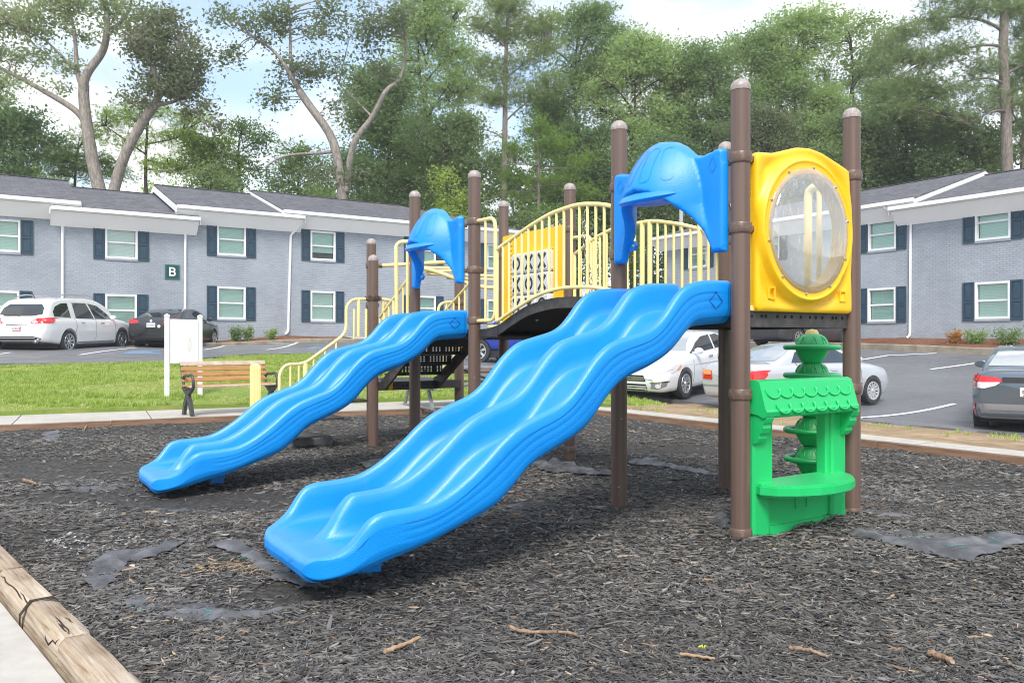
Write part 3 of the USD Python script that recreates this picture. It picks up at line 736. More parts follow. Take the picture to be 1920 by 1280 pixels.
def make_post(x, y, h, clamps, face=None, h0=-.25):
    m = MB().lathe([(0, h0), (PR, h0), (PR, h - .075), (PR - .004, h - .070)], 28, (x, y, 0))
    p = part(PLAY, 'post', m, M_POST, 30)
    cap = [(PR + .003, h - .078), (PR + .004, h - .060)] + [((PR + .003) * math.cos(t), h - .058 + .058 * math.sin(t)) for t in np.linspace(0.05, math.pi / 2, 8)]
    part(p, 'post_cap', MB().lathe(cap, 28, (x, y, 0)), M_CAP, 40)
    for c in clamps:
        z, ang = c if isinstance(c, tuple) else (c, None)
        r = PR + .011
        m = MB().lathe([(PR - .002, z - .034), (r - .004, z - .034), (r, z - .026), (r + .003, z), (r, z + .026), (r - .004, z + .034), (PR - .002, z + .034)], 28, (x, y, 0))
        for a in ([ang] if ang is not None else [0.4, 0.4 + math.pi]):
            M = rotm((0, 0, 1), a)
            m.box((r - .012, -.022, -.026), (r + .035, .022, .026), .008, M, (x, y, z))
            m.lathe([(0, -.030), (.009, -.030), (.009, .030), (0, .030)], 8, np.array([x, y, z]) + M @ np.array([r + .018, 0, 0]))
        part(p, 'clamp', m, M_CLAMP, 35)
    return p
dirx, diry = 0.0, math.pi / 2
make_post(0, 0, POST_H, [(2.505, dirx), (2.045, dirx), (.955, dirx), (.045, dirx)])
make_post(PW, 0, POST_H, [(2.52, math.pi), (.955, math.pi), (.045, math.pi)])
make_post(0, PW, POST_H, [(2.50, -diry), (1.975, -diry)])
make_post(PW, PW, POST_H, [(2.5, diry), (2.17, math.pi), (1.6, diry)])
make_post(0, PB, POST_H, [(2.505, 0.0), (2.02, 0.0), (1.51, 0.0)])
make_post(PW, PB, POST_H, [(2.52, diry), (.13, diry)])
make_post(0, PC, POST_H, [(2.42, diry), (1.6, diry)])
make_post(PW, PC, POST_H, [(2.35, diry), (1.6, diry)])
make_post(-.075, PS, 2.375, [(1.835, math.pi), (1.835, 0.0)])
make_post(.17, PS + .62, 2.66, [(2.30, 0.0), (1.78, 0.0)])
make_post(PW - .03, PS + .05, 2.55, [(1.82, math.pi), (2.28, math.pi)])

# decks: perforated steel trays
def deck(x0, x1, y0, y1, z, holes='front'):
    m = MB().box((x0, y0, z - .012), (x1, y1, z))
    for a, b in (((x0, y0), (x1, y0 + .02)), ((x0, y1 - .02), (x1, y1)), ((x0, y0 + .02), (x0 + .02, y1 - .02)), ((x1 - .02, y0 + .02), (x1, y1 - .02))):
        m.box((a[0], a[1], z - .105), (b[0], b[1], z - .012))
    m.box((x0 + .02, (y0 + y1) / 2 - .03, z - .09), (x1 - .02, (y0 + y1) / 2 + .03, z - .013))
    d = part(PLAY, 'deck', m, M_DECK)
    xs = [.07, .17, .21, .33, .41, .48, .58, .68, .745, .82, .94, .98, 1.05]
    h = MB()
    for q in xs:
        h.box((x0 + q - .011, y0 - .0015, z - .043), (x0 + q + .011, y0 + .004, z - .022))
        h.box((x0 - .0015, y0 + q - .011, z - .043), (x0 + .004, y0 + q + .011, z - .022))
    part(d, 'slot_row', h, M_HOLE)
    return d
e = .03
deck(e, PW - e, -e * .3, PW - e, 1.502)
deck(e, PW - e, PB - .02, PC - e, 1.425)

# ------------------------------------------------------------------ double wave slide
_zc = PchipInterpolator([0, .2, .33, .42, .5, .58, .65, .73, .87, 1.02, 1.14, 1.234, 1.32, 1.42, 1.56, 1.695, 1.80, 1.913, 2.02, 2.135, 2.236, 2.378, 2.48, 2.55, 2.60, 2.65, 2.70, 2.78, 2.88, 2.96],
                       [1.705, 1.70, 1.68, 1.645, 1.575, 1.48, 1.416, 1.373, 1.335, 1.292, 1.207, 1.104, 1.007, .937, .886, .831, .759, .66, .578, .508, .471, .457, .453, .436, .388, .318, .275, .242, .228, .222])
_zb = PchipInterpolator([0, .18, .31, .37, .44, .52, .7, .89, .98, 1.08, 1.166, 1.273, 1.435, 1.62, 1.72, 1.84, 1.975, 2.28, 2.51, 2.7, 2.85, 2.96],
                       [1.42, 1.408, 1.393, 1.36, 1.293, 1.226, 1.135, 1.067, 1.012, .915, .818, .744, .672, .579, .483, .391, .338, .236, .180, .128, .098, .095])
def smooth1(fn, u, w=.016):
    return (fn(np.clip(u - 2 * w, 0, 2.96)) + 2 * fn(np.clip(u - w, 0, 2.96)) + 3 * fn(np.clip(u, 0, 2.96)) + 2 * fn(np.clip(u + w, 0, 2.96)) + fn(np.clip(u + 2 * w, 0, 2.96))) / 9
def slide_sections():
    U = np.concatenate([np.linspace(0, 2.45, 92), np.linspace(2.47, 2.76, 24), np.linspace(2.77, 2.845, 18)])
    rows = []
    for u in U:
        zc, zb = float(smooth1(_zc, u)), float(smooth1(_zb, u))
        fl = .205
        zf = zc - fl if u < 2.2 else None
        flat = .238 - .02 * max(0, (u - 2.5) / .46)
        if u >= 2.2:
            t = min(1, (u - 2.2) / .25); t = t * t * (3 - 2 * t)
            zf = (1 - t) * (zc - fl) + t * flat
        zc = max(zc, zf + .004)
        k = np.clip((zc - zf) / fl, .02, 1)                       # how much of the side wall is left
        zc2 = zc
        # the middle rail fades into the lip earlier than the sides
        um = max(0.0, min(1.0, (u - 2.44) / .27)); um = um * um * (3 - 2 * um)
        zm = zf + (zc - zf) * (1 - um) + .010 * (1 - max(0, min(1, (u - 2.6) / .25)))
        ins = 0.0
        if u > 2.50:
            q = min(1, (u - 2.50) / .345); ins = .24 * (1 - math.sqrt(max(0, 1 - q * q)))
        tip = max(0.0, (u - 2.79) / .055); tip = 1 - math.sqrt(max(0, 1 - min(1, tip) ** 2)) if tip > 0 else 0
        zmid = (zf + zb) / 2
        f_ = lambda z: z + (zmid - z) * tip * .96
        h = zc - zb
        gr = .005 * min(1, max(0, (u - .10) / .03)) * min(1, max(0, (2.42 - u) / .08))
        y0 = .072 + ins
        side = [(y0 + .085, zb), (y0 + .045, zb + .012), (y0 + .018, zb + .045), (y0 + .004, zb + .18 * h)]
        for fr in (.36, .54, .70):
            zz = zb + fr * h
            side += [(y0 - .002, zz - .008), (y0 - .002 + gr, zz), (y0 - .002, zz + .008)]
        side += [(y0 - .002, zc - .07 * min(1, k * 1.5)), (y0 + .003, zc - .028 * k), (y0 + .016, zc - .008 * k), (y0 + .034, zc), (y0 + .052, zc - .006 * k), (y0 + .068, zc - .028 * k),
                 (y0 + .080, zf + (zc - zf) * .62), (y0 + .090, zf + (zc - zf) * .34), (y0 + .104, zf + (zc - zf) * .13), (y0 + .130, zf + (zc - zf) * .03), (y0 + .175, zf), (y0 + .25, zf - .004 * k)]
        C = .6045
        mid = [(C - .150, zf), (C - .105, zf + (zm - zf) * .03), (C - .082, zf + (zm - zf) * .14), (C - .066, zf + (zm - zf) * .38), (C - .055, zf + (zm - zf) * .70), (C - .043, zm - .020 * k), (C - .024, zm - .004 * k), (C, zm)]
        half = side + mid
        full = [(y, f_(z)) for y, z in half] + [(2 * C - y, f_(z)) for y, z in half[-2::-1]]
        rows.append([(-u, y, z) for y, z in full])
    return np.array(rows)
def build_slide(y_off, z_off, label, stretch=1.0):
    P = slide_sections() * [stretch, 1, 1]
    m = MB().grid(P, flip=False)
    under = np.stack([P[:, -1], P[:, P.shape[1] // 2] * [1, 1, 0] + (P[:, 0] + P[:, -1]) / 2 * [0, 0, 1] + [0, 0, .006], P[:, 0]], 1)
    m.grid(under)
    # closing the deck end
    c = P[0].mean(0); k = P.shape[1]
    m.add(np.vstack([P[0], c]), np.array([[i + 1, i, k] for i in range(k - 1)] + [[0, k - 1, k]]))
    c = P[-1].mean(0)
    m.add(np.vstack([P[-1], c]), np.array([[i, i + 1, k] for i in range(k - 1)]))
    body = m.get()
    at = np.array([-.005, y_off, z_off])
    s = part(PLAY, 'double_slide', (body[0] + at, body[1]), M_BLUE, 42, label=label)
    # foot under the exit, a pedestal
    ft = MB().prism(Polygon([(-2.45, .25), (-2.20, .28), (-2.29, .10), (-2.31, -.10), (-2.41, -.10), (-2.41, .1)]), .58, .71, axis=1)
    ft.v = [q + [0, y_off, z_off if z_off > -.05 else -.06] for q in ft.v]
    part(s, 'slide_foot', ft, M_BLUE)
    # raised diamond near the top of the outer wall, raised rim of the end
    dia = Polygon([(-.15, 1.50), (-.215, 1.565), (-.15, 1.63), (-.085, 1.565)])
    ringp = dia.difference(dia.buffer(-.010))
    v, t = decal(body, ringp, 1, -1, .003, .03)
    part(s, 'emblem', (v + at, t), M_GROOVE)
    v, t = decal(body, Polygon([(-.040, 1.45), (-.034, 1.45), (-.030, 1.56), (-.030, 1.66), (-.036, 1.66), (-.036, 1.56)]), 1, -1, .002, .03)
    part(s, 'seam', (v + at, t), M_GROOVE)
    return s
build_slide(0.0, 0.0, 'near wavy double slide of blue plastic, exit at the centre of the playground')
build_slide(PB + .055, -.085, 'far wavy double slide of blue plastic, next to the arched bridge', 1.04)

# ------------------------------------------------------------------ helmet shaped arches above the slides
def build_helmet(y_off, z_off, label):
    C = .615
    halfo = [(.062, 1.893), (.172, 1.893), (.19, 1.95), (.222, 2.03), (.292, 2.137), (.392, 2.245), (.50, 2.312), (C, 2.338)]
    top = [(C, 2.722), (.50, 2.700), (.42, 2.655), (.36, 2.605), (.325, 2.575), (.26, 2.562), (.20, 2.568), (.12, 2.585), (.085, 2.580), (.066, 2.555), (.060, 2.45)]
    poly = Polygon([(y, z) for y, z in halfo] + [(2 * C - y, z) for y, z in halfo[-2::-1]] + [(2 * C - y, z) for y, z in top[::-1]] + [(y, z) for y, z in top[1:]]).buffer(0)
    poly = poly.buffer(.012).buffer(-.012).buffer(-.008).buffer(.008)
    P, T = poly_mesh(poly, .0125)
    y, z = P[:, 0], P[:, 1]
    dist = shapely.distance(shapely.points(P), poly.exterior)
    ex = (y - C) / .375
    up = (z - 2.23) / .515
    dome = np.where(z > 2.23, 1 - ex ** 2 - up ** 2, 1 - ex ** 2)
    # below the crown the bulge follows the arch down the legs and thins out
    wl = .375 + np.clip((2.23 - z), 0, .42) * .30
    exl = (y - C) / wl
    prof = np.clip(np.where(z > 2.23, dome, 1 - exl ** 2), 0, 1) ** .9
    fade = np.clip((z - 1.90) / .33, 0, 1) ** 1.1
    bulge = .30 * prof * np.where(z > 2.23, 1, fade)
    edge = np.clip(dist / .026, 0, 1); rnd = np.sqrt(1 - (1 - edge) ** 2)
    xf = -.040 - .042 * rnd - bulge
    xb = -.030 + .018 * rnd - np.clip(bulge - .05, 0, None)
    n = len(P)
    V = np.vstack([np.column_stack([xf, y, z]), np.column_stack([xb, y, z])])
    F = np.vstack([T[:, ::-1], T + n])
    # boundary strip
    from collections import Counter
    ed = Counter(); dirn = {}
    for t in T:
        for a, b in ((t[0], t[1]), (t[1], t[2]), (t[2], t[0])):
            k = (min(a, b), max(a, b)); ed[k] += 1; dirn[k] = (a, b)
    st = []
    for k, c in ed.items():
        if c == 1:
            a, b = dirn[k]; st += [[a, b, b + n], [a, b + n, a + n]]
    F = np.vstack([F, np.array(st)])
    at = np.array([-.02, y_off, z_off])
    body = (V, F)
    h = part(PLAY, 'helmet_arch', (V + at, F), M_BLUE, True, label=label)
    # the visor
    R = np.linspace(0, 1, 10); A = np.linspace(0, 2 * math.pi, 41)
    top_, bot = [], []
    for r in R:
        cx, cy = -.165 - .225 * r * np.cos(A), C + .29 * r * np.sin(A)
        th = .042 * math.sqrt(max(0, 1 - r ** 6))
        base = 2.315 + .035 * (cx + .165) - .035 * (r ** 2) * np.cos(A).clip(0) + .018 * (1 - r * r)
        top_.append(np.column_stack([cx, cy, base + th])); bot.append(np.column_stack([cx, cy, base - th]))
    m = MB().grid(np.array(top_), True).grid(np.array(bot)).grid(np.array([top_[-1], bot[-1]]), True)
    m.move(at=at)
    part(h, 'visor', m, M_BLUE, 50)
    # long oval relief lines on the crown
    for yc, w in ((C - .19, .036), (C - .065, .042), (C + .065, .042), (C + .19, .036)):
        ov = LineString([(yc + (yc - C) * .12, 2.43), (C + (yc - C) * .80, 2.615)]).buffer(w)
        v, t = decal(body, ov.difference(ov.buffer(-.007)), 0, -1, .0035, .03)
        part(h, 'relief_line', (v + at, t), M_BLUE)
    for yc in (.15, 2 * C - .15):
        d_ = Polygon([(yc, 2.42), (yc - .04, 2.47), (yc, 2.535), (yc + .04, 2.47)])
        v, t = decal(body, d_.difference(d_.buffer(-.007)), 0, -1, .0035, .03)
        part(h, 'relief_line', (v + at, t), M_BLUE)
    # lug with a bolt on the left leg
    m = MB().prism(Polygon([(.0, -.028), (-.075, -.028), (-.095, 0), (-.075, .028), (.0, .028)]).buffer(.008), -.045, -.020, axis=0)
    m.move(at=at + [0, 1.045, 2.02])
    lug = part(h, 'lug', m, M_BLUE)
    part(lug, 'bolt', MB().lathe([(0, 0), (.014, 0), (.010, .008), (0, .010)], 10, at + [-.045, .97, 2.02], rotm((0, 1, 0), -math.pi / 2)), M_BOLT, 30)
    # spacers to the posts
    m = MB()
    for zz in (2.48, 2.02):
        m.box((-.03, .04, zz - .02), (.0, .075, zz + .02), .006).box((-.03, 2 * C - .075, zz - .02), (.0, 2 * C - .04, zz + .02), .006)
    m.move(at=at)
    part(h, 'bracket', m, M_CLAMP)
build_helmet(0.0, 0.0, 'near blue arch shaped like a helmet with a visor')
build_helmet(PB + .06, .0, 'far blue arch shaped like a helmet with a visor')

# ------------------------------------------------------------------ yellow panel with the clear bubble (front edge, y = 0)
cx, cz, cr = .585, 2.062, .392
pan = Polygon([(.098, 1.515), (.115, 1.500), (1.125, 1.500), (1.145, 1.52), (1.135, 1.78), (1.150, 1.95), (1.160, 2.10), (1.145, 2.28), (1.122, 2.40), (1.112, 2.535), (1.09, 2.550), (.97, 2.585), (.80, 2.632), (.66, 2.648), (.52, 2.635), (.38, 2.595), (.27, 2.565), (.13, 2.555), (.098, 2.535)]).buffer(.02).buffer(-.02)
NA, NR = 144, 30
P = []
for a in np.arange(NA) * 2 * math.pi / NA:
    ray_ = LineString([(cx, cz), (cx + 3 * math.cos(a), cz + 3 * math.sin(a))]).intersection(pan.exterior)
    R_ = max(math.hypot(g.x - cx, g.y - cz) for g in getattr(ray_, 'geoms', [ray_]))
    t = np.linspace(0, 1, NR); t = np.where(t > .75, 1 - (1 - t) ** 1.6 * .25 ** -.6, t)
    P.append(np.column_stack([cx + (cr + (R_ - cr) * t) * math.cos(a), cz + (cr + (R_ - cr) * t) * math.sin(a)]))
P = np.array(P); P = np.concatenate([P, P[:1]], 0)
d_out = shapely.distance(shapely.points(P.reshape(-1, 2)), pan.exterior).reshape(P.shape[:2])
rr = np.hypot(P[..., 0] - cx, P[..., 1] - cz)
edge = np.clip(d_out / .035, 0, 1); rnd = np.sqrt(1 - (1 - edge) ** 2)
rim = np.clip((cr + .118 - rr) / .040, 0, 1); rim = rim * rim * (3 - 2 * rim)
lipr = np.exp(-((rr - (cr + .088)) / .014) ** 2) * .012
valley = np.exp(-((rr - (cr + .165)) / .042) ** 2) * .022 * np.clip(d_out / .10, 0, 1)
yf = -.030 - .030 * rnd - .040 * rim - lipr + valley
front = np.stack([P[..., 0], yf, P[..., 1]], -1)
back = np.stack([P[..., 0], np.full(P.shape[:2], .0), P[..., 1]], -1)
b = MB().grid(front, True).grid(back)
b.grid(np.stack([front[:, 0], back[:, 0]], 0), True).grid(np.stack([front[:, -1], back[:, -1]], 0))
def close_sheet(P, T, V):
    from collections import Counter
    n = len(P); ed, dn = Counter(), {}
    for t in T:
        for a, b in ((t[0], t[1]), (t[1], t[2]), (t[2], t[0])):
            k = (min(a, b), max(a, b)); ed[k] += 1; dn[k] = (a, b)
    st = []
    for k, c in ed.items():
        if c == 1:
            a, b = dn[k]; st += [[a, a + n, b + n], [a, b + n, b]]
    return np.vstack([T, T[:, ::-1] + n, np.array(st)])
bub = part(PLAY, 'bubble_panel', b, M_YEL, 50, label='yellow panel with a round clear bubble window')
prof = [(cr + .035, 0), (cr + .033, .010)] + [((cr + .005) * math.cos(t), .012 + .065 * math.sin(t)) for t in np.linspace(0, math.pi / 2 * .999, 16)]
part(bub, 'bubble_window', MB().lathe(prof, 48, (cx, -.098, cz), rotm((1, 0, 0), math.pi / 2)), M_DOME, True)
for k in range(10):
    a = (k + .35) * 2 * math.pi / 10
    q = (cx + (cr + .045) * math.cos(a), -.100, cz + (cr + .045) * math.sin(a))
    part(bub, 'bolt', MB().lathe([(0, .012), (.007, .010), (.011, .003), (.011, 0)][::-1], 10, q, rotm((1, 0, 0), math.pi / 2)), M_BOLT, 30)
for xx in (.235, 1.01):
    b_ = shapely.box(xx - .035, 1.585, xx + .035, 1.665)
    part(bub, 'relief_mark', MB().prism(b_.difference(b_.buffer(-.010)), -.066, -.056, axis=1), M_YEL)
for zz in (2.505, 2.045):
    part(bub, 'bracket', MB().box((.06, -.03, zz - .02), (.105, .02, zz + .02), .006), M_CLAMP)
part(bub, 'bracket', MB().box((1.10, -.03, 2.50), (1.15, .02, 2.54), .006), M_CLAMP)
part(PLAY, 'kick_plate', MB().box((.06, -.02, 1.503), (PW - .06, .012, 1.535), .004), M_RAIL)

# ------------------------------------------------------------------ green store front below (y = 0)
m = MB()
X0, X1 = .076, 1.080
m.box((X0, -.045, 0), (X0 + .165, .065, .96), .016)         # left pillar
m.box((X1 - .165, -.045, 0), (X1, .065, .96), .016)
m.box((X0 + .165, -.045, -.03), (X1 - .165, .065, .06)).box((X0 + .165, -.010, .06), (X1 - .165, .065, .33)).box((X0 + .165, -.045, .27), (X1 - .165, .060, .345))
m.box((X0 + .165, -.05, .80), (X1 - .165, .06, .96))
m.box((X0, -.044, -.12), (X1, .064, .0))
for xx in (X0 + .165, X1 - .165 - .05):                                                # inner reveals, rounded
    m.box((xx, -.03, .345), (xx + .05, .06, .80), .012)
st = part(PLAY, 'store_front', m, M_GRN, label='green plastic store front with shingled awning and counter')
yE = -.150
rf = MB().prism(Polygon([(.05, 1.035), (-.07, 1.040), (-.095, 1.028), (yE + .006, .862), (yE - .006, .842), (yE + .002, .815), (yE + .02, .806), (-.09, .825), (.05, .84)]).buffer(.006), X0 - .012, X1 - .022, axis=0)
aw = part(st, 'awning', rf, M_GRN, 25)
sl = np.array([0, yE + .095, .862 - 1.028]); ll = np.linalg.norm(sl); sl /= ll; nrm = np.array([0, sl[2], -sl[1]]); nrm *= np.sign(nrm[2])
for row, (d0, cnt, sh) in enumerate(((.045, 7, 0.0), (.150, 7, .07))):
    for k in range(cnt):
        xc = X0 + .10 + sh + k * (X1 - X0 - .11) / 7
        arc = [np.array([xc + .070 * math.cos(t), 0, 0]) + (np.array([0, -.095, 1.028]) + sl * (d0 + .062 * abs(math.sin(t)) ** .8)) * [0, 1, 1] + nrm * .007 for t in np.linspace(math.pi, 2 * math.pi, 11)]
        arc = [q for q in arc if X0 < q[0] < X1 - .030]
        if len(arc) < 4:
            continue
        part(aw, 'shingle_edge', MB().tube(arc, .0065, 6), M_GRN, True)
for xx in (X0 - .002, X1 - .075):                                                     # scroll brackets
    sc = Polygon([(-.045, .83), (-.135, .83), (-.140, .80), (-.128, .775), (-.112, .768), (-.116, .735), (-.100, .705), (-.082, .70), (-.082, .665), (-.06, .640), (-.045, .632)]).buffer(.008)
    part(st, 'scroll_bracket', MB().prism(sc, xx, xx + .078, axis=0), M_GRN, 25)
ctr = Polygon([(X0 + .10, .05), (X0 + .045, .0), (X0 + .03, -.08), (X0 + .08, -.17), (X0 + .20, -.25), (X0 + .34, -.30), (.55, -.315), (X1 - .34, -.295), (X1 - .20, -.235), (X1 - .10, -.15), (X1 - .055, -.06), (X1 - .045, .0), (X1 - .08, .05)]).buffer(.012)
top = ctr.buffer(-.018)
c = MB().prism(ctr, .296, .346).prism(ctr.buffer(-.008), .346, .356).prism(ctr.buffer(-.018), .356, .362).prism(ctr.buffer(-.014), .288, .296).prism(ctr.buffer(-.03), .278, .288)
part(st, 'counter', c, M_GRN, 30)
b_ = shapely.box(.555, .150, .66, .225).buffer(.012)
part(st, 'relief_mark', MB().prism(b_.difference(b_.buffer(-.008)), -.018, -.008, axis=1), M_GRN)
for zz in (.955, .045):
    part(st, 'bracket', MB().box((.06, -.03, zz - .02), (.10, .02, zz + .02), .006), M_CLAMP)
    part(st, 'bracket', MB().box((1.10, -.03, zz - .02), (1.155, .02, zz + .02), .006), M_CLAMP)

# ------------------------------------------------------------------ green climber of stacked cones with ring steps
gx_, gy_ = 1.56, .60
pod = part(PLAY, 'pod_climber', MB().lathe([(0, -.1), (.05, -.1), (.05, 1.36), (0, 1.36)], 16, (gx_, gy_, 0)), M_DGRN, 30, label='green climbing column of stacked cones with ring steps')
for k, zr in enumerate((.10, .335, .57, .805, 1.02, 1.252)):
    m = MB().lathe([(.070, zr - .125), (.085, zr - .118), (.118, zr - .055), (.132, zr - .012), (.138, zr + .0), (.132, zr + .014), (.122, zr + .045), (.096, zr + .085), (.072, zr + .106), (.05, zr + .110)], 28, (gx_, gy_, 0))
    p_ = part(pod, 'cone', m, M_GRN if k == 5 else M_DGRN, 35)
    t = np.linspace(0, 2 * math.pi, 40, endpoint=False)
    v, f = tube_mesh(np.column_stack([gx_ + .205 * np.cos(t), gy_ + .205 * np.sin(t), np.full(40, zr)]), .022, 10, False, True)
    m = MB().add(v, f)
    for a in (.9, .9 + 2 * math.pi / 3, .9 + 4 * math.pi / 3):
        m.tube([(gx_ + .12 * math.cos(a), gy_ + .12 * math.sin(a), zr), (gx_ + .2 * math.cos(a), gy_ + .2 * math.sin(a), zr)], .018, 8)
    part(pod, 'ring_step', m, M_GRN if k >= 4 else M_DGRN, True)
    m = MB()
    for a in np.arange(8) * math.pi / 4:
        m.tube([(gx_ + r_ * math.cos(a + s_), gy_ + r_ * math.sin(a + s_), zr + z_) for r_, s_, z_ in ((.128, -.16, .030), (.112, -.10, .066), (.092, 0, .090), (.112, .10, .066), (.128, .16, .030))], .005, 5)
    part(pod, 'leaf_relief', m, M_GRN if k >= 4 else M_DGRN, True)
part(pod, 'top_cap', MB().lathe([(.055, 1.358), (.052, 1.375), (.038, 1.395), (0, 1.402)], 20, (gx_, gy_, 0)), M_RAIL, 40)
0 and part(pod, 'brace', MB().tube([(PW, gy_, 1.40), (gx_, gy_, 1.38)], .022, 8), M_RAIL)

# ------------------------------------------------------------------ rails
def rail_part(parent, name, pts, r=.0185, rad=.09, n=8, m=M_RAIL, label=None):
    return part(parent, name, MB().tube(round_path(pts, rad, 6), r, n), m, True, label=label)
def barrier(parent_name, x, ys, ztop, zbot, ends=True, label=None, thick=(), r=.0185, br=.0125):
    """a railing in the plane x = const between ys[0] and ys[-1]; ztop, zbot: functions of y"""
    yy = np.linspace(ys[0], ys[1], 40)
    top = [(x, y, float(ztop(y))) for y in yy]; bot = [(x, y, float(zbot(y))) for y in yy]
    m = MB().tube(top, r, 10).tube(bot, r * .9, 10)
    if ends:
        for y in ys:
            m.tube([(x, y, float(zbot(y))), (x, y, float(ztop(y)))], r, 10)
    p = part(PLAY, parent_name, m, M_RAIL, True, label=label)
    k = int((ys[1] - ys[0]) / .105)
    for i in range(1, k):
        y = ys[0] + (ys[1] - ys[0]) * i / k
        part(p, 'baluster', MB().tube([(x, y, float(zbot(y))), (x, y, float(ztop(y)))], .024 if i in thick else br, 8), M_RAIL, True)
    return p
# arched bridge
yb = np.linspace(PW + .02, PB - .02, 25)
arch = PchipInterpolator([1.18, 1.5, 1.75, 2.05, 2.45, 2.80, 3.04, 3.44], [1.54, 1.62, 1.665, 1.672, 1.632, 1.53, 1.445, 1.40])
m = MB()
m.grid(np.array([[(.06, y, arch(y)), (PW - .06, y, arch(y))] for y in yb]), True)
m.grid(np.array([[(.06, y, arch(y) - .035), (PW - .06, y, arch(y) - .035)] for y in yb]))
br_ = part(PLAY, 'arched_bridge', m, M_BLACK, 40, label='arched black bridge deck between the two platforms')
for x in (.035, PW - .06):
    q = [(y, arch(y) + .012) for y in yb] + [(y, arch(y) - .082) for y in yb[::-1]]
    part(br_, 'side_beam', MB().prism(Polygon(q), x, x + .024, axis=0), M_DECK, 30)
part(br_, 'cross_beam', MB().box((.06, PB - .30, 1.325), (PW - .06, PB - .02, 1.345)).box((.03, PB - .38, 1.345), (.058, PB - .02, 1.42)), M_DECK)
m = MB()
for y, x in ((2.75, .3), (2.55, .55), (2.35, .45), (2.6, .8)):
    part(br_, 'bolt', MB().lathe([(0, 0), (.014, 0), (.012, -.012), (0, -.014)], 8, (x, y, arch(y) - .036)), M_BOLT, 30)
ntop = PchipInterpolator([1.24, 1.31, 1.474, 1.754, 2.054, 2.378, 2.727, 2.97, 3.02], [2.355, 2.373, 2.409, 2.439, 2.421, 2.358, 2.262, 2.190, 2.165])
nbot = PchipInterpolator([1.24, 1.34, 1.612, 1.90, 2.213, 2.505, 2.818, 2.97, 3.02], [1.69, 1.712, 1.748, 1.758, 1.730, 1.656, 1.552, 1.500, 1.490])
NR = barrier('bridge_railing', 0.0, (1.28, 2.99), ntop, nbot, label='near railing of the arched bridge, cream bars')
ftop = PchipInterpolator([1.28, 1.51, 1.654, 1.857, 2.18, 2.45, 2.732, 2.945, 3.213, 3.495][:10], [2.25, 2.32, 2.37, 2.44, 2.505, 2.535, 2.530, 2.507, 2.442, 2.36])
ftop = PchipInterpolator([1.28, 1.51, 1.857, 2.20, 2.55, 2.90, 3.213, 3.36], [2.235, 2.305, 2.40, 2.455, 2.455, 2.40, 2.29, 2.23])
fbot = PchipInterpolator([1.28, 1.60, 2.00, 2.40, 2.80, 3.36], [1.62, 1.70, 1.745, 1.73, 1.62, 1.49])
FR = barrier('bridge_railing', PW, (1.30, 3.33), ftop, fbot, label='far railing of the arched bridge, cream bars', thick=(8, 9, 12))
# loops that tie the bridge rails to the posts
lp = part(PLAY, 'hand_loop', MB().tube(round_path([(0, PB - .06, 2.505), (0, 3.02, 2.50), (0, 3.02, 1.505), (0, PB - .06, 1.505)], .10, 6), .0185, 10).tube([(0, 3.20, 1.505), (0, 3.20, 2.50)], .013, 8), M_RAIL, True)
part(PLAY, 'hand_loop', MB().tube(round_path([(.03, 3.0, 1.49), (.10, 2.96, 1.44), (.16, 3.12, 1.45), (.06, 3.25, 1.44)], .06, 5), .020, 8), M_RAIL, True)
part(PLAY, 'hand_loop', MB().tube(round_path([(PW, PB - .06, 2.42), (PW, 3.05, 2.42), (PW, 3.05, 1.6), (PW, PB - .06, 1.6)], .10, 6), .0185, 10), M_RAIL, True)
# loops beside the near deck behind the arch (edge towards the bridge) and bar panel on the far edge
part(PLAY, 'hand_loop', MB().tube(round_path([(PW, PW + .06, 2.50), (PW, PW + .30, 2.50), (PW, PW + .30, 1.55), (PW, PW + .06, 1.55)], .08, 6), .024, 10), M_RAIL, True)
bp = part(PLAY, 'bar_panel', MB().tube(round_path([(PW, .07, 2.46), (PW, .378, 2.50), (PW, .378, 1.52)], .09, 6), .033, 10).tube(round_path([(PW, PW - .07, 2.46), (PW, .84, 2.48), (PW, .84, 1.52)], .09, 6), .026, 10), M_RAIL, True)
for y, r_b in ((.155, .0135), (.277, .021), (.93, .0135), (1.03, .0135)):
    part(bp, 'baluster', MB().tube([(PW, y, 1.52), (PW, y, 2.46)], r_b, 8), M_RAIL, True)
part(bp, 'bottom_bar', MB().tube([(PW, .06, 1.53), (PW, .34, 1.53)], .016, 8).tube([(PW, PW - .06, 1.53), (PW, .84, 1.53)], .016, 8), M_RAIL, True)

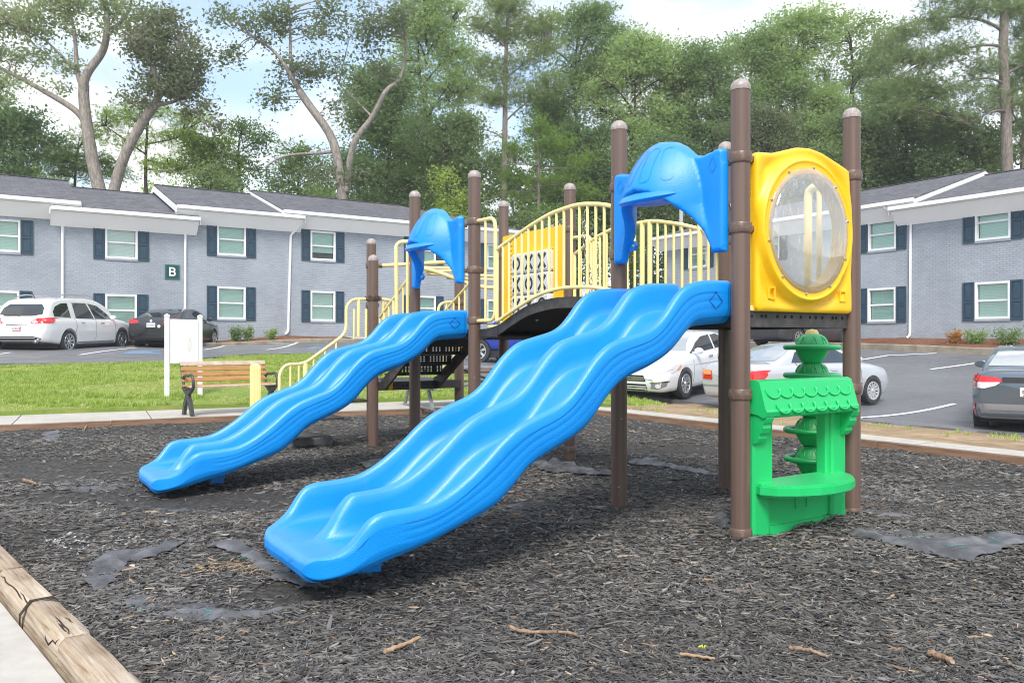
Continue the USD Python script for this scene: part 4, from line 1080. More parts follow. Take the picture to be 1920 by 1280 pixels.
# ------------------------------------------------------------------ noughts and crosses panel (x = PW, between PB and PC)
y0, y1, z0, z1 = PB + .085, PC - .085, 1.46, 2.545
frame = shapely.box(y0, z0, y1, z1).buffer(.03).difference(shapely.box(y0 + .15, z0 + .06, y1 - .24, 2.33))
tt = part(PLAY, 'game_panel', MB().prism(frame, PW - .05, PW + .03, axis=0), M_YEL, label='yellow game panel with white turning blocks marked X and O')
bw = (y1 - .24 - y0 - .15) / 3
for r in range(3):
    for c in range(3):
        yc, zc = y0 + .15 + bw * (c + .5), 2.33 - .245 * (r + .5)
        b = part(tt, 'block', MB().box((PW - .115, yc - bw / 2 + .006, zc - .118), (PW + .09, yc + bw / 2 - .006, zc + .118), .022), M_WHITEBLOCK, 40)
        kind = 'XXO XOX OXX'.split()[r][c]
        xm = PW - .117
        if kind == 'X':
            m = MB()
            for s in (-1, 1):
                q = LineString([(yc - .07, zc - s * .08), (yc + .07, zc + s * .08)]).buffer(.017, cap_style=2)
                m.prism(q, xm - (.001 if s < 0 else 0), xm + .004, axis=0)
            part(b, 'mark', m, M_MARK)
        else:
            q = Point(yc, zc).buffer(.078); q = q.difference(Point(yc, zc).buffer(.047))
            part(b, 'mark', MB().prism(q, xm, xm + .004, axis=0), M_MARK)
part(tt, 'shaft', MB().tube([(PW, y0 + .1, 2.205), (PW, y1 - .2, 2.205)], .012, 8).tube([(PW, y0 + .1, 1.96), (PW, y1 - .2, 1.96)], .012, 8).tube([(PW, y0 + .1, 1.715), (PW, y1 - .2, 1.715)], .012, 8), M_BOLT)
m = MB()
for i, z in enumerate(np.arange(1.56, 2.5, .055)):
    m.box((PW - .06, y1 - .19 + .012 * (i % 2), z), (PW - .051, y1 - .15 + .012 * (i % 2), z + .028), .004)
part(tt, 'relief_row', m, M_YEL)

# ------------------------------------------------------------------ stairs behind the far deck, landing, lower stairs
ya, yz, za, zz_ = PC + .03, PS - .02, 1.40, .80
NS = 4
sm = MB()
SW = .86
for x in (.045, SW - .075):
    q = Polygon([(ya, za - .03), (ya, za - .17), (yz - .05, zz_ - .10), (yz + .06, zz_ - .10), (yz + .06, zz_ + .03), (yz - .02, zz_ + .05)])
    sm.prism(q, x, x + .03, axis=0)
stairs = part(PLAY, 'stairs', sm, M_DECK, label='black perforated steel stairs behind the far slide')
for k in range(NS):
    yk = ya + (yz - ya) * (k + .15) / NS; zk = za - (za - zz_) * (k + 1) / (NS + .6)
    # riser with holes: bars leave the holes open
    P_ = shapely.box(.08, zk, SW - .08, zk + .125)
    holes = []
    for j in range(15):
        xh = .12 + j * .0445
        for zz2 in (zk + .045, zk + .07, zk + .095):
            if (j * 7 + k * 3) % 11 not in (0, 5):
                holes.append(shapely.box(xh, zz2, xh + .02, zz2 + .013))
    for j in range(3):
        holes.append(shapely.box(.13 + j * .21, zk + .012, .13 + j * .21 + .11, zk + .022))
    P_ = P_.difference(unary_union(holes))
    part(stairs, 'riser', MB().prism(P_, yk, yk + .006, axis=1), M_BLACK)
    part(stairs, 'tread', MB().box((.08, yk + .008, zk + .001), (SW - .08, yk + .235, zk + .022)), M_BLACK)
part(stairs, 'panel', MB().box((.08, ya - .02, 1.24), (SW - .08, ya + .0, 1.40)), M_BLACK)
ld = MB().box((-.06, PS + .02, .775), (PW - .02, PS + 1.15, .790)).box((-.02, PS - .03, .69), (PW - .05, PS + .0, .795)).box((-.06, PS + 1.13, .69), (PW - .02, PS + 1.15, .774))
lnd = part(PLAY, 'landing', ld, M_DECK)
part(lnd, 'strap', MB().box((.10, PS - .055, .70), (.17, PS - .032, .88), .01), M_YEL)
m = MB()
for x in (.30, .36):
    m.box((x, PS - .0335, .735), (x + .03, PS - .0295, .75))
part(lnd, 'slot_row', m, M_HOLE)
# stair rails
def slope_rail(x, ya, yb, za, zb, drop=.72, label=None):
    p = part(PLAY, 'stair_railing', MB().tube([(x, ya, za), (x, yb, zb)], .0185, 10).tube([(x, ya, za - drop), (x, yb, zb - drop)], .016, 8), M_RAIL, True, label=label)
    k = max(2, int(abs(yb - ya) / .13))
    for i in range(k + 1):
        y = ya + (yb - ya) * i / k; z = za + (zb - za) * i / k
        part(p, 'baluster', MB().tube([(x, y, z - drop), (x, y, z)], .0125, 8), M_RAIL, True)
    return p
slope_rail(SW + .02, PC + .10, PS - .05, 2.10, 1.66)
slope_rail(-.01, PC + .16, PS - .05, 2.02, 1.60)
part(PLAY, 'hand_loop', MB().tube(round_path([(-.0, PC + .05, 2.445), (-.16, PC + .16, 2.445), (-.12, PC + .22, 1.40)], .09, 7), .024, 10).tube([(-.045, PC + .10, 2.42), (-.0, PC + .19, 1.40)], .019, 8), M_RAIL, True)
part(PLAY, 'hand_loop', MB().tube(round_path([(PW - .10, PS + .06, 1.83), (PW - .33, PS + .06, 1.80), (PW - .36, PS + .06, 1.50)], .09, 6), .0185, 10).tube([(PW - .22, PS + .06, 1.80), (PW - .24, PS + .06, 1.45)], .0125, 8), M_RAIL, True)
part(PLAY, 'hand_loop', MB().tube(round_path([(0.0, PS + .02, 1.83), (.20, PS + .02, 1.82), (.24, PS + .02, 1.45)], .08, 6), .0185, 10).tube([(.06, PS + .02, 1.80), (.07, PS + .02, 1.4)], .016, 8).tube([(.13, PS + .10, 1.80), (.14, PS + .10, 1.4)], .020, 8), M_RAIL, True)
# lower stairs going down to the left with two rails
y_ = PS + .0
lo = part(PLAY, 'lower_stair_railing', MB().tube(round_path([(-.13, y_, 1.83), (-.36, y_, 1.81), (-.43, y_, 1.72), (-.43, y_, 1.40), (-.95, y_, 1.035), (-1.18, y_, 1.03), (-1.25, y_, .93), (-1.25, y_, .30)], .10, 6), .0185, 10), M_RAIL, True)
for x, zt, zb2, r in ((-.27, 1.82, 1.36, .021), (-.33, 1.70, 1.33, .013), (-.17, 1.70, 1.33, .016), (-1.12, 1.03, .32, .0125), (-1.02, 1.03, .36, .0125), (-.94, 1.04, .42, .03), (-.84, 1.10, .5, .0125), (-.70, 1.20, .6, .0125), (-.56, 1.30, .7, .0125)):
    part(lo, 'baluster', MB().tube([(x, y_, zt), (x, y_, zb2)], r, 8), M_RAIL, True)
part(lo, 'bottom_bar', MB().tube([(-1.25, y_, .30), (-.95, y_, .38), (-.13, y_, .93)], .015, 8), M_RAIL, True)
for k in range(3):
    part(stairs, 'lower_step', MB().box((-.43 - .30 * k, PS + .05, .55 - .2 * k), (-.13 - .30 * k, PS + 1.0, .58 - .2 * k), .006), M_DECK)
# overhead ladder
q0, q1 = ploc(714, 498, 11.1), ploc(842, 492, 11.6)
q2, q3 = ploc(784, 499, 10.9), ploc(960, 541, 10.6)
ov = part(PLAY, 'overhead_ladder', MB().tube(smooth_path([ploc(716, 498, 11.1), ploc(770, 495, 11.2), ploc(842, 491, 11.5)], 20), .027, 10).tube(smooth_path([ploc(770, 498, 10.9), ploc(800, 504, 10.9), ploc(840, 517, 10.9), ploc(900, 537, 10.9), ploc(950, 534, 11.0)], 24), .026, 10), M_RAIL, True, label='curved cream overhead ladder behind the far arch')
for a, b in (((788, 501), (846, 503)), ((800, 509), (852, 508)), ((801, 514), (838, 515)), ((838, 521), (872, 523)), ((872, 516), (928, 517)), ((872, 523), (925, 524))):
    p0, p1 = ploc(*a, 10.95), ploc(*b, 11.2)
    part(ov, 'rung', MB().tube([p0, p1], .017, 8), M_RAIL, True)
part(ov, 'collar', MB().tube([ploc(707, 498, 11.1), ploc(717, 498, 11.1)], .034, 10), M_CLAMP, 30)
# chain hanging on the bridge rail
chain = MB()
for k in range(16):
    t = k / 15
    y = 1.66 + .05 * math.sin(t * 5); z = 2.42 - .72 * t
    a = np.linspace(0, 2 * math.pi, 9)[:-1]
    s = .017
    ring = np.column_stack([(.045 + s * np.cos(a)) if k % 2 else np.full(8, .05), y + (s * np.cos(a) if k % 2 == 0 else 0 * a), z + .026 * np.sin(a)])
    v, f = tube_mesh(ring, .005, 4, False, True); chain.add(v, f)
part(NR, 'chain', chain, M_BOLT, True)
# ------------------------------------------------------------------ cars
def car_paint(name, col, metallic=.0, rough=.25, coat=1.0):
    return usdkit.material(stage, '/World/Looks/' + name, {'p': ('principled_bsdf', {'base_color': col, 'metallic': metallic, 'roughness': rough, 'coat_weight': coat, 'coat_roughness': .04})}, [], surface='p.BSDF')
M_PWHITE = car_paint('pearl_white_paint', (.74, .73, .70))
M_PWHITE2 = car_paint('white_paint', (.76, .77, .78))
M_PSILVER = car_paint('silver_paint', (.53, .54, .56), .25, .32)
M_PBLACK = car_paint('black_paint', (.012, .013, .016), .0, .2)
M_PSLATE = car_paint('slate_paint', (.105, .135, .165), .4, .3)
M_PBLUE = car_paint('navy_paint', (.018, .045, .34), .1, .25)
M_CGLASS = usdkit.material(stage, '/World/Looks/car_glass', {'p': ('principled_bsdf', {'base_color': (.012, .015, .016), 'roughness': .03, 'specular_ior_level': .8, 'coat_weight': 1.0, 'coat_roughness': .02})}, [], surface='p.BSDF')
M_CGLASS2 = usdkit.material(stage, '/World/Looks/pale_car_glass', {'p': ('principled_bsdf', {'base_color': (.30, .33, .34), 'roughness': .05, 'specular_ior_level': .8, 'coat_weight': 1.0, 'coat_roughness': .02})}, [], surface='p.BSDF')
M_TYRE = mat('tyre', (.028, .028, .030), .75, noise=(30, (.05, .05, .05), .4, .7))
M_RIM = mat('alloy', (.62, .63, .65), .28, metallic=.85)
M_RIMDARK = mat('rim_dark', (.05, .05, .055), .5)
M_TRIMBLK = mat('black_trim', (.018, .018, .02), .55)
M_GREYTRIM = mat('grey_trim', (.22, .22, .23), .45)
M_CHROME = mat('chrome', (.75, .75, .76), .15, metallic=1.0)
M_RED = mat('red_lens', (.62, .010, .012), .15, coat_weight=.8)
M_REDDK = mat('dark_red_lens', (.22, .004, .008), .15, coat_weight=.8)
M_AMBER = mat('amber_lens', (.85, .30, .05), .15, coat_weight=.8)
M_CLEAR = mat('clear_lens', (.70, .71, .72), .10, coat_weight=.8)
M_PLATE = mat('plate', (.66, .66, .63), .5)
M_PLATETXT = mat('plate_text', (.10, .11, .16), .6)
M_PLATERED = mat('plate_red', (.60, .10, .07), .6)

def wheel_parts(car, x, y, r, w, rim, spokes, name='wheel'):
    s = 1 if y > 0 else -1
    M = rotm((1, 0, 0), -s * math.pi / 2)               # lathe axis z becomes outwards
    at = (x, y, r)
    ty = MB().lathe([(r * .66, -w), (r * .93, -w), (r * .985, -w * .88), (r, -w * .70), (r, -w * .18), (r * .985, -.012), (r * .95, .002), (r * .84, .006), (r * .70, -.006), (r * .66, -.02)], 36, at, M)
    wh = part(car, name, ty, M_TYRE, 35)
    rr = r * .675
    part(wh, 'wheel_well_disc', MB().lathe([(0, -.075), (rr, -.075), (rr, -.02)], 28, at, M), M_RIMDARK)
    m = MB().lathe([(rr * .86, -.04), (rr * .90, .004), (rr, .006), (rr + .006, -.006), (rr, -.06)], 36, at, M)
    m.lathe([(0, .002), (rr * .17, .0), (rr * .22, -.012), (rr * .24, -.05)], 16, at, M)
    for k in range(spokes):
        a = 2 * math.pi * (k + .3) / spokes
        hw = rr * (.13 if spokes <= 7 else .085)
        P = [np.array([rr * .15, -hw * .8, -.016]), np.array([rr * .9, -hw * 1.35, -.002]), np.array([rr * .9, hw * 1.35, -.002]), np.array([rr * .15, hw * .8, -.016])]
        P2 = [q - [0, 0, .03] for q in P]
        Rz = rotm((0, 0, 1), a)
        V = np.array(P + P2) @ Rz.T @ M.T + at
        m.add(V, np.array([[0, 1, 2, 3], [7, 6, 5, 4], [0, 4, 5, 1], [1, 5, 6, 2], [2, 6, 7, 3], [3, 7, 4, 0]]))
    part(wh, 'rim', m, rim, 40)
    return wh

class Car:
    """x forward, y left, z up; the middle of the wheelbase at the origin"""
    def __init__(self, name, label, category, d, paint, loc, heading, pitch=0.0, roll=0.0):
        self.d = d
        self.x = UsdGeom.Xform.Define(stage, uniq('/World', name))
        fwd = np.array([heading[0], heading[1], 0.0]); fwd /= np.linalg.norm(fwd); fwd[2] = math.tan(pitch); fwd /= np.linalg.norm(fwd)
        lf = np.cross([0, 0, 1], fwd); lf /= np.linalg.norm(lf)
        if roll:
            lf = lf + np.array([0, 0, math.tan(roll)]); lf /= np.linalg.norm(lf)
        up = np.cross(fwd, lf)
        M = Gf.Matrix4d(*[float(q) for q in (*fwd, 0, *lf, 0, *up, 0, *loc, 1)])
        self.x.AddTransformOp().Set(M)
        tag(self.x, label, category)
        self.build(paint)
    def build(self, paint):
        d = self.d
        xr, xf = d['ends']
        hw = PchipInterpolator(*zip(*d['halfw'])); zb = PchipInterpolator(*zip(*d['bottom'])); zt = PchipInterpolator(*zip(*d['deck'])); be = PchipInterpolator(*zip(*d['belt']))
        X = np.unique(np.concatenate([np.linspace(xr, xr + .35, 12), np.linspace(xr + .35, xf - .4, 40), np.linspace(xf - .4, xf, 12)]))
        rows = []
        for x in X:
            h, b, t, bl = float(hw(x)), float(zb(x)), float(zt(x)), float(be(x))
            bl = min(bl, t + .02); mid = b + (bl - b) * .52
            half = [(0, b), (h * .80, b), (h * .92, b + .035), (h * .965, b + .11), (h * .992, mid - .06), (h, mid), (h * .992, mid + .10 * (bl - b)), (h * .972, bl - .07), (h * .955, bl - .03), (h * .925, bl), (h * .80, bl + (t - bl) * .55), (h * .5, t - .004), (0, t)]
            p = np.array(half); u = np.r_[0, np.cumsum(np.linalg.norm(np.diff(p, axis=0), axis=1))]; u /= u[-1]
            q = PchipInterpolator(u, p)(np.r_[u[0], np.linspace(u[1], u[-1], 24)])
            full = np.vstack([q, (q * [-1, 1])[-2:0:-1]])
            rows.append(np.column_stack([np.full(len(full), x), full]))
        body = self._closed(np.array(rows))
        # cabin
        A, B, C, D = d['cabin']            # rear base, rear top, front top, front base as (x, z)
        zc = PchipInterpolator([A[0], *[q[0] for q in d['roofline']], D[0]], [A[1], *[q[1] for q in d['roofline']], D[1]])
        wb, wr, zr = d['cab_w'][0], d['cab_w'][1], max(q[1] for q in d['roofline'])
        rows = []
        for x in np.linspace(A[0], D[0], 46):
            top = float(zc(x)); bl = float(be(np.clip(x, xr, xf))) - .06
            tp = min(1, max(0, (x - A[0]) / .45), max(0, (D[0] - x) / .55)); tp = .86 + .14 * math.sqrt(max(0, 1 - (1 - tp) ** 2))
            side = lambda z: tp * (wb + (wr - wb) * ((z - bl) / (zr - bl)) ** 1.15)
            top = max(top, bl + .02)
            cr = min(.10, (top - bl) * .5)
            ys = side(top - cr)
            half = [(0, bl), (side(bl), bl)] + [(side(z), z) for z in np.linspace(bl, top - cr, 6)[1:]] + [(ys - .025, top - cr * .45), (ys - .085, top - cr * .14), (ys * .62, top - .004), (0, top + .012)]
            full = half + [(-y, z) for y, z in half[-2:0:-1]]
            rows.append([(x, y, z) for y, z in full])
        cab = self._closed(np.array(rows))
        try:
            M = body + cab
            for wx in d['wheels']:
                for s in (-1, 1):
                    c = manifold3d.Manifold.cylinder(.42, d['arch'], d['arch'], 40).rotate([90, 0, 0]).translate([wx, s * (d['track'] + .12) + .21, d['r'] + .01])
                    M = M - c
            mm = M.to_mesh(); V, F = np.array(mm.vert_properties[:, :3]), np.array(mm.tri_verts)
        except Exception:
            raise
        self.V, self.F = V, F
        self.body = part(self.x, 'body', (V, F), paint, 38)
        part(self.x, 'underbody', MB().box((d['wheels'][0] - .5, -d['track'] + .12, .17), (d['wheels'][1] + .45, d['track'] - .12, .42)), M_TRIMBLK)
        for wx in d['wheels']:
            for s in (-1, 1):
                wheel_parts(self.x, wx, s * d['track'], d['r'], .21, d.get('rim', M_RIM), d.get('spokes', 7))
        gl = d.get('glass', M_CGLASS)
        for nm, poly in d['side_glass']:
            for s in (-1, 1):
                self.dec(nm, poly, 1, s, gl if nm != 'pillar' else M_TRIMBLK, .004 if nm != 'pillar' else .006)
        if 'rear_glass' in d:
            self.dec('rear_window', d['rear_glass'], 0, -1, d.get('rglass', gl), .005)
        if 'front_glass' in d:
            self.dec('windscreen', d['front_glass'], 0, 1, d.get('fglass', gl), .005)
        for ln in d.get('seams', ()):
            for s in (-1, 1):
                self.dec('door_seam', LineString(ln).buffer(.007), 1, s, M_TRIMBLK, .002, .08)
        for hx, hz in d.get('handles', ()):
            for s in (-1, 1):
                v, t = decal((V, F), shapely.box(hx - .10, hz - .014, hx + .10, hz + .014).buffer(.006), 1, s, .022, .05)
                m = MB().add(v, t); v2, t2 = decal((V, F), shapely.box(hx - .10, hz - .014, hx + .10, hz + .014).buffer(.006), 1, s, .0, .05)
                m.add(v2, t2[:, ::-1])
                part(self.x, 'door_handle', m, d.get('handle_mat', paint))
        mx, my, mz = d['mirror']
        for s in (-1, 1):
            m = MB(); h = trimesh.creation.icosphere(2, 1.0); v = np.array(h.vertices) * [.07, .115, .075]
            v[:, 0] = np.where(v[:, 0] < -.03, -.03, v[:, 0])
            m.add(v + [mx, s * my, mz], np.array(h.faces)); m.box((mx - .02, min(s * (my - .17), s * (my - .02)), mz - .05), (mx + .03, max(s * (my - .17), s * (my - .02)), mz - .02))
            part(self.x, 'mirror', m, d.get('mirror_mat', paint), 40)
    def _closed(self, P):
        n, k = P.shape[:2]
        i = np.arange(n * k).reshape(n, k); j = np.roll(i, -1, 1)
        q = np.stack([i[:-1], j[:-1], j[1:], i[1:]], -1).reshape(-1, 4)
        f = np.vstack([q[:, [0, 1, 2]], q[:, [0, 2, 3]]])
        V = np.vstack([P.reshape(-1, 3), P[0].mean(0), P[-1].mean(0)])
        a, b = n * k, n * k + 1
        caps = [[i[0, (t + 1) % k], i[0, t], a] for t in range(k)] + [[i[-1, t], i[-1, (t + 1) % k], b] for t in range(k)]
        F = np.vstack([f, np.array(caps)])
        t = trimesh.Trimesh(V, F, process=True); t.update_faces(t.nondegenerate_faces()); t.fix_normals()
        M = manifold3d.Manifold(manifold3d.Mesh(np.array(t.vertices, np.float32), np.array(t.faces, np.uint32)))
        if M.status() != manifold3d.Error.NoError or M.volume() < 0:
            raise ValueError(f'car hull {M.status()}')
        return M
    def dec(self, name, poly, axis, sign, m, off=.004, step=.07, parent=None, label=None):
        v, t = decal((self.V, self.F), poly, axis, sign, off, step)
        return part(parent or self.x, name, (v, t), m, 40, label=label)
    def light(self, name, poly, axis, sign, m, off=.012, label=None):
        poly = poly if hasattr(poly, 'exterior') else Polygon(poly)
        p = self.dec(name, poly.buffer(.006), axis, sign, m, off, .05, label=label)
        return p
    def plate(self, z, rear=True, red=False, y=0.0):
        s = -1 if rear else 1
        p = self.dec('licence_plate', shapely.box(y - .152, z - .076, y + .152, z + .076), 0, s, M_PLATE, .012, .1)
        for k in range(6):
            yy = y - .11 + k * .043
            self.dec('plate_mark', shapely.box(yy - .012, z - .026, yy + .012, z + .028).difference(shapely.box(yy - .004, z - .014, yy + .005, z + (.016 if k % 2 else .028))), 0, s, M_PLATETXT, .015, .03, parent=p)
        if red:
            self.dec('plate_band', shapely.box(y - .145, z - .072, y - .118, z + .07), 0, s, M_PLATERED, .014, .05, parent=p)
            self.dec('plate_band', shapely.box(y - .11, z - .070, y + .11, z - .050), 0, s, M_PLATERED, .014, .05, parent=p)

def sedan(L0, L1, wb, W, H, belt=.93, hood=.98, trunk=1.06, r=.325, roof=None, cab=None, **kw):
    """a saloon: rear end L0 (negative), front end L1"""
    a, f = -wb / 2, wb / 2
    d = dict(ends=(L0, L1), wheels=(a, f), track=W / 2 - .015, r=r, arch=r * 1.13,
             halfw=[(L0, W * .40), (L0 + .08, W * .445), (L0 + .30, W * .485), (L0 + .8, W * .5), (0, W * .5), (L1 - .9, W * .495), (L1 - .35, W * .465), (L1 - .12, W * .41), (L1, W * .33)],
             bottom=[(L0, .42), (L0 + .06, .32), (L0 + .35, .24), (a, .20), (f, .18), (L1 - .3, .19), (L1 - .05, .25), (L1, .40)],
             deck=[(L0, trunk - .22), (L0 + .035, trunk - .06), (L0 + .10, trunk - .005), (L0 + .5, trunk), (-.4, belt + .06), (f - .55, hood + .04), (f + .15, hood - .02), (L1 - .25, hood - .14), (L1 - .06, hood - .26), (L1, hood - .40)],
             belt=[(L0, trunk - .20), (L0 + .1, trunk - .09), (L0 + .6, belt + .02), (-.3, belt), (f - .5, belt - .02), (L1 - .4, hood - .15), (L1, hood - .38)],
             cabin=((L0 + .50, trunk - .05), None, None, (f - .42, hood + .0)),
             roofline=roof, cab_w=(W * .455, W * .335))
    d.update(kw)
    return d

# --- white wagon at the left
wb = 3.02
enc = sedan(-2.62, 2.52, wb, 2.0, 1.80, belt=1.10, hood=1.16, trunk=1.10, r=.372,
    roof=[(-2.42, 1.20), (-2.20, 1.50), (-1.95, 1.70), (-1.3, 1.775), (-.4, 1.79), (.25, 1.74), (.75, 1.56)],
    side_glass=[('side_window', [(-2.12, 1.17), (-1.30, 1.13), (-1.30, 1.60), (-1.62, 1.585), (-1.96, 1.48), (-2.12, 1.32)]), ('side_window', [(-1.05, 1.115), (-.06, 1.09), (-.30, 1.61), (-1.05, 1.62)]), ('side_window', [(.0, 1.09), (1.02, 1.075), (.70, 1.28), (.28, 1.53), (-.20, 1.605)])],
    mirror=(.92, .98, 1.14), seams=[[(-1.22, .42), (-1.22, .62), (-1.10, .84), (-1.12, 1.10)], [(-.10, .35), (-.04, .8), (-.03, 1.09)], [(1.10, .40), (1.08, .9), (1.02, 1.08)]],
    handles=[(-.78, .96), (.30, .94)], handle_mat=M_CHROME, spokes=9, rglass=M_CGLASS)
enc['cabin'] = ((-2.50, 1.10), None, None, (1.25, 1.10)); enc['cab_w'] = (.925, .70); enc['bottom'] = [(-2.62, .52), (-2.56, .42), (-2.2, .34), (-1.5, .25), (1.5, .23), (2.2, .25), (2.46, .32), (2.52, .46)]
enc['deck'] = [(-2.62, .78), (-2.59, 1.0), (-2.55, 1.09), (-2.0, 1.12), (0, 1.12), (1.0, 1.13), (1.6, 1.08), (2.25, .94), (2.46, .78), (2.52, .62)]
enc['belt'] = [(-2.62, .80), (-2.5, 1.06), (-1.5, 1.09), (0, 1.06), (1.0, 1.06), (2.2, .88), (2.52, .60)]
enc['rear_glass'] = [(-.70, 1.24), (-.40, 1.185), (.40, 1.185), (.70, 1.24), (.66, 1.44), (.52, 1.56), (-.52, 1.56), (-.66, 1.44)]
enc['front_glass'] = [(-.72, 1.17), (.72, 1.17), (.60, 1.62), (-.60, 1.62)]
E0, E1_ = np.array([-14.15, 26.0]), np.array([-13.90, 29.0])
ce = (E0 + E1_) / 2 + np.array([-.95, .05])
suv = Car('white_wagon', 'pearl white five door wagon with roof rails, leftmost car parked nose to the building', 'car', enc, M_PWHITE, (ce[0], ce[1], .97), E1_ - E0, math.atan(.09 / 3.0))
suv.light('tail_light', [(-.45, .985), (-.62, 1.11), (-.90, 1.13), (-.92, 1.05), (-.86, .97), (-.6, .955)], 0, -1, M_RED); suv.light('tail_light', [(.45, .985), (.62, 1.11), (.90, 1.13), (.92, 1.05), (.86, .97), (.6, .955)], 0, -1, M_RED)
for s in (-1, 1):
    suv.light('tail_light', [(-2.52, .97), (-2.52, 1.11), (-2.20, 1.12), (-2.12, 1.07), (-2.25, .98)], 1, s, M_RED)
    suv.light('reverse_light', [(s * .50, .99), (s * .60, 1.05), (s * .68, .985), (s * .58, .975)], 0, -1, M_CLEAR, .020)
suv.plate(.80, red=True)
suv.dec('chrome_strip', shapely.box(-.34, .905, .34, .935), 0, -1, M_CHROME, .018)
suv.dec('bumper_trim', [(-.70, .40), (.70, .40), (.78, .50), (.55, .56), (-.55, .56), (-.78, .50)], 0, -1, M_TRIMBLK, .004)
suv.dec('wiper', LineString([(0.02, 1.19), (.10, 1.215), (.52, 1.205)]).buffer(.018), 0, -1, M_TRIMBLK, .02)
for s in (-1, 1):
    part(suv.x, 'roof_rail', MB().tube(smooth_path([(-1.75, s * .66, 1.745), (-1.55, s * .665, 1.825), (-.6, s * .67, 1.865), (.15, s * .66, 1.82), (.3, s * .655, 1.755)], 16), .020, 6), M_CHROME, True)
    part(suv.x, 'exhaust', MB().tube([(-2.5, s * .62, .40), (-2.66, s * .62, .40)], .055, 12), M_CHROME, True)
    suv.dec('sill_trim', shapely.box(-1.05, .26, 1.10, .36), 1, s, M_GREYTRIM, .006)
part(suv.x, 'aerial', MB().tube([(-1.70, 0, 1.72), (-1.82, 0, 1.86)], .012, 6), M_TRIMBLK)

# --- black saloon
fus = sedan(-2.42, 2.42, 2.85, 1.85, 1.475, belt=.98, hood=1.0, trunk=1.12, r=.328,
    roof=[(-1.55, 1.22), (-1.15, 1.36), (-.6, 1.455), (-.1, 1.475), (.35, 1.42), (.75, 1.24)],
    side_glass=[('side_window', [(-1.42, 1.09), (-.42, 1.03), (-.40, 1.38), (-.72, 1.385), (-1.10, 1.27)]), ('side_window', [(-.34, 1.03), (.92, .99), (.55, 1.22), (.15, 1.36), (-.32, 1.385)])],
    mirror=(.82, .93, 1.06), seams=[[(-1.02, .42), (-.95, .8), (-1.2, 1.06)], [(-.38, .3), (-.37, 1.03)], [(.98, .35), (.95, 1.0)]], handles=[(-.85, .90), (.05, .88)], spokes=8)
fus['rear_glass'] = [(-.62, 1.15), (.62, 1.15), (.52, 1.40), (-.52, 1.40)]; fus['front_glass'] = [(-.66, 1.06), (.66, 1.06), (.54, 1.40), (-.54, 1.40)]
q0, q1 = onground(268, 656, off=.055), onground(405, 650.5, off=.055)
fc = np.array([-12.05, 30.6])
black = Car('black_saloon', 'black four door saloon parked behind the white sign board', 'car', fus, M_PBLACK, (fc[0] - .75, fc[1] + .55, 1.085), (-.02, 1), math.atan(.02))
for s in (-1, 1):
    black.light('tail_light', [(s * .42, .93), (s * .50, 1.03), (s * .82, 1.05), (s * .84, .96), (s * .72, .90)], 0, -1, M_RED)
    black.light('tail_light', [(-2.36, .92), (-2.34, 1.04), (-1.98, 1.06), (-1.95, 1.0), (-2.1, .92)], 1, s, M_RED)
black.plate(.84)
black.dec('badge', Point(0, .99).buffer(.045), 0, -1, M_CHROME, .012)
black.dec('badge', Point(-.36 if False else -.28, .80).buffer(.055), 0, -1, M_PLATE, .012)
black.dec('lower_bumper', [(-.75, .33), (.75, .33), (.82, .45), (-.82, .45)], 0, -1, M_TRIMBLK, .004)

# --- white saloon, front end towards us, behind the near slide
alt = sedan(-2.45, 2.42, 2.78, 1.83, 1.47, belt=.98, hood=.99, trunk=1.10, r=.334,
    roof=[(-1.50, 1.24), (-1.10, 1.36), (-.6, 1.45), (-.1, 1.47), (.35, 1.41), (.78, 1.22)],
    side_glass=[('side_window', [(-1.35, 1.09), (-.42, 1.03), (-.40, 1.37), (-.72, 1.38), (-1.10, 1.27)]), ('side_window', [(-.34, 1.03), (.92, .99), (.55, 1.22), (.15, 1.35), (-.32, 1.38)])],
    mirror=(.80, .95, 1.05), seams=[[(-1.0, .42), (-.95, .8), (-1.2, 1.06)], [(-.38, .3), (-.37, 1.03)], [(.98, .35), (.95, 1.0)]], handles=[(-.85, .90), (.05, .88)], handle_mat=M_CHROME, spokes=10, fglass=M_CGLASS2)
alt['rear_glass'] = [(-.62, 1.14), (.62, 1.14), (.52, 1.39), (-.52, 1.39)]; alt['front_glass'] = [(-.68, 1.045), (.68, 1.045), (.55, 1.40), (-.55, 1.40)]
hd = np.array([-.62, -.785]); hd /= np.linalg.norm(hd)
wl = np.array([4.02, 18.75])                                   # where the near front wheel stands
lf = np.array([-hd[1], hd[0]])
cc = wl - hd * 1.39 - lf * .90
white2 = Car('white_saloon', 'white four door saloon facing the playground behind the near slide', 'car', alt, M_PWHITE2, (cc[0], cc[1], float(terr(*cc)) + .075), hd, math.atan(-.06), -.015)
for s in (-1, 1):
    white2.light('headlight', [(s * .46, .66), (s * .62, .76), (s * .86, .80), (s * .90, .74), (s * .70, .64)], 0, 1, M_CLEAR)
    white2.light('headlight', [(2.02, .66), (1.85, .76), (1.60, .82), (1.78, .70), (1.98, .64)], 1, s, M_CLEAR)
    white2.light('indicator', [(1.80, .70), (1.66, .77), (1.60, .76), (1.74, .69)], 1, s, M_AMBER, .016)
    fr = white2.dec('fog_surround', [(s * .52, .30), (s * .56, .43), (s * .83, .45), (s * .80, .34), (s * .68, .29)], 0, 1, M_GREYTRIM, .006)
    white2.dec('fog_light', Point(s * .68, .36).buffer(.05), 0, 1, M_CLEAR, .014, .03, parent=fr)
    white2.dec('chrome_brow', LineString([(s * .53, .435), (s * .83, .455)]).buffer(.012), 0, 1, M_CHROME, .012, .04, parent=fr)
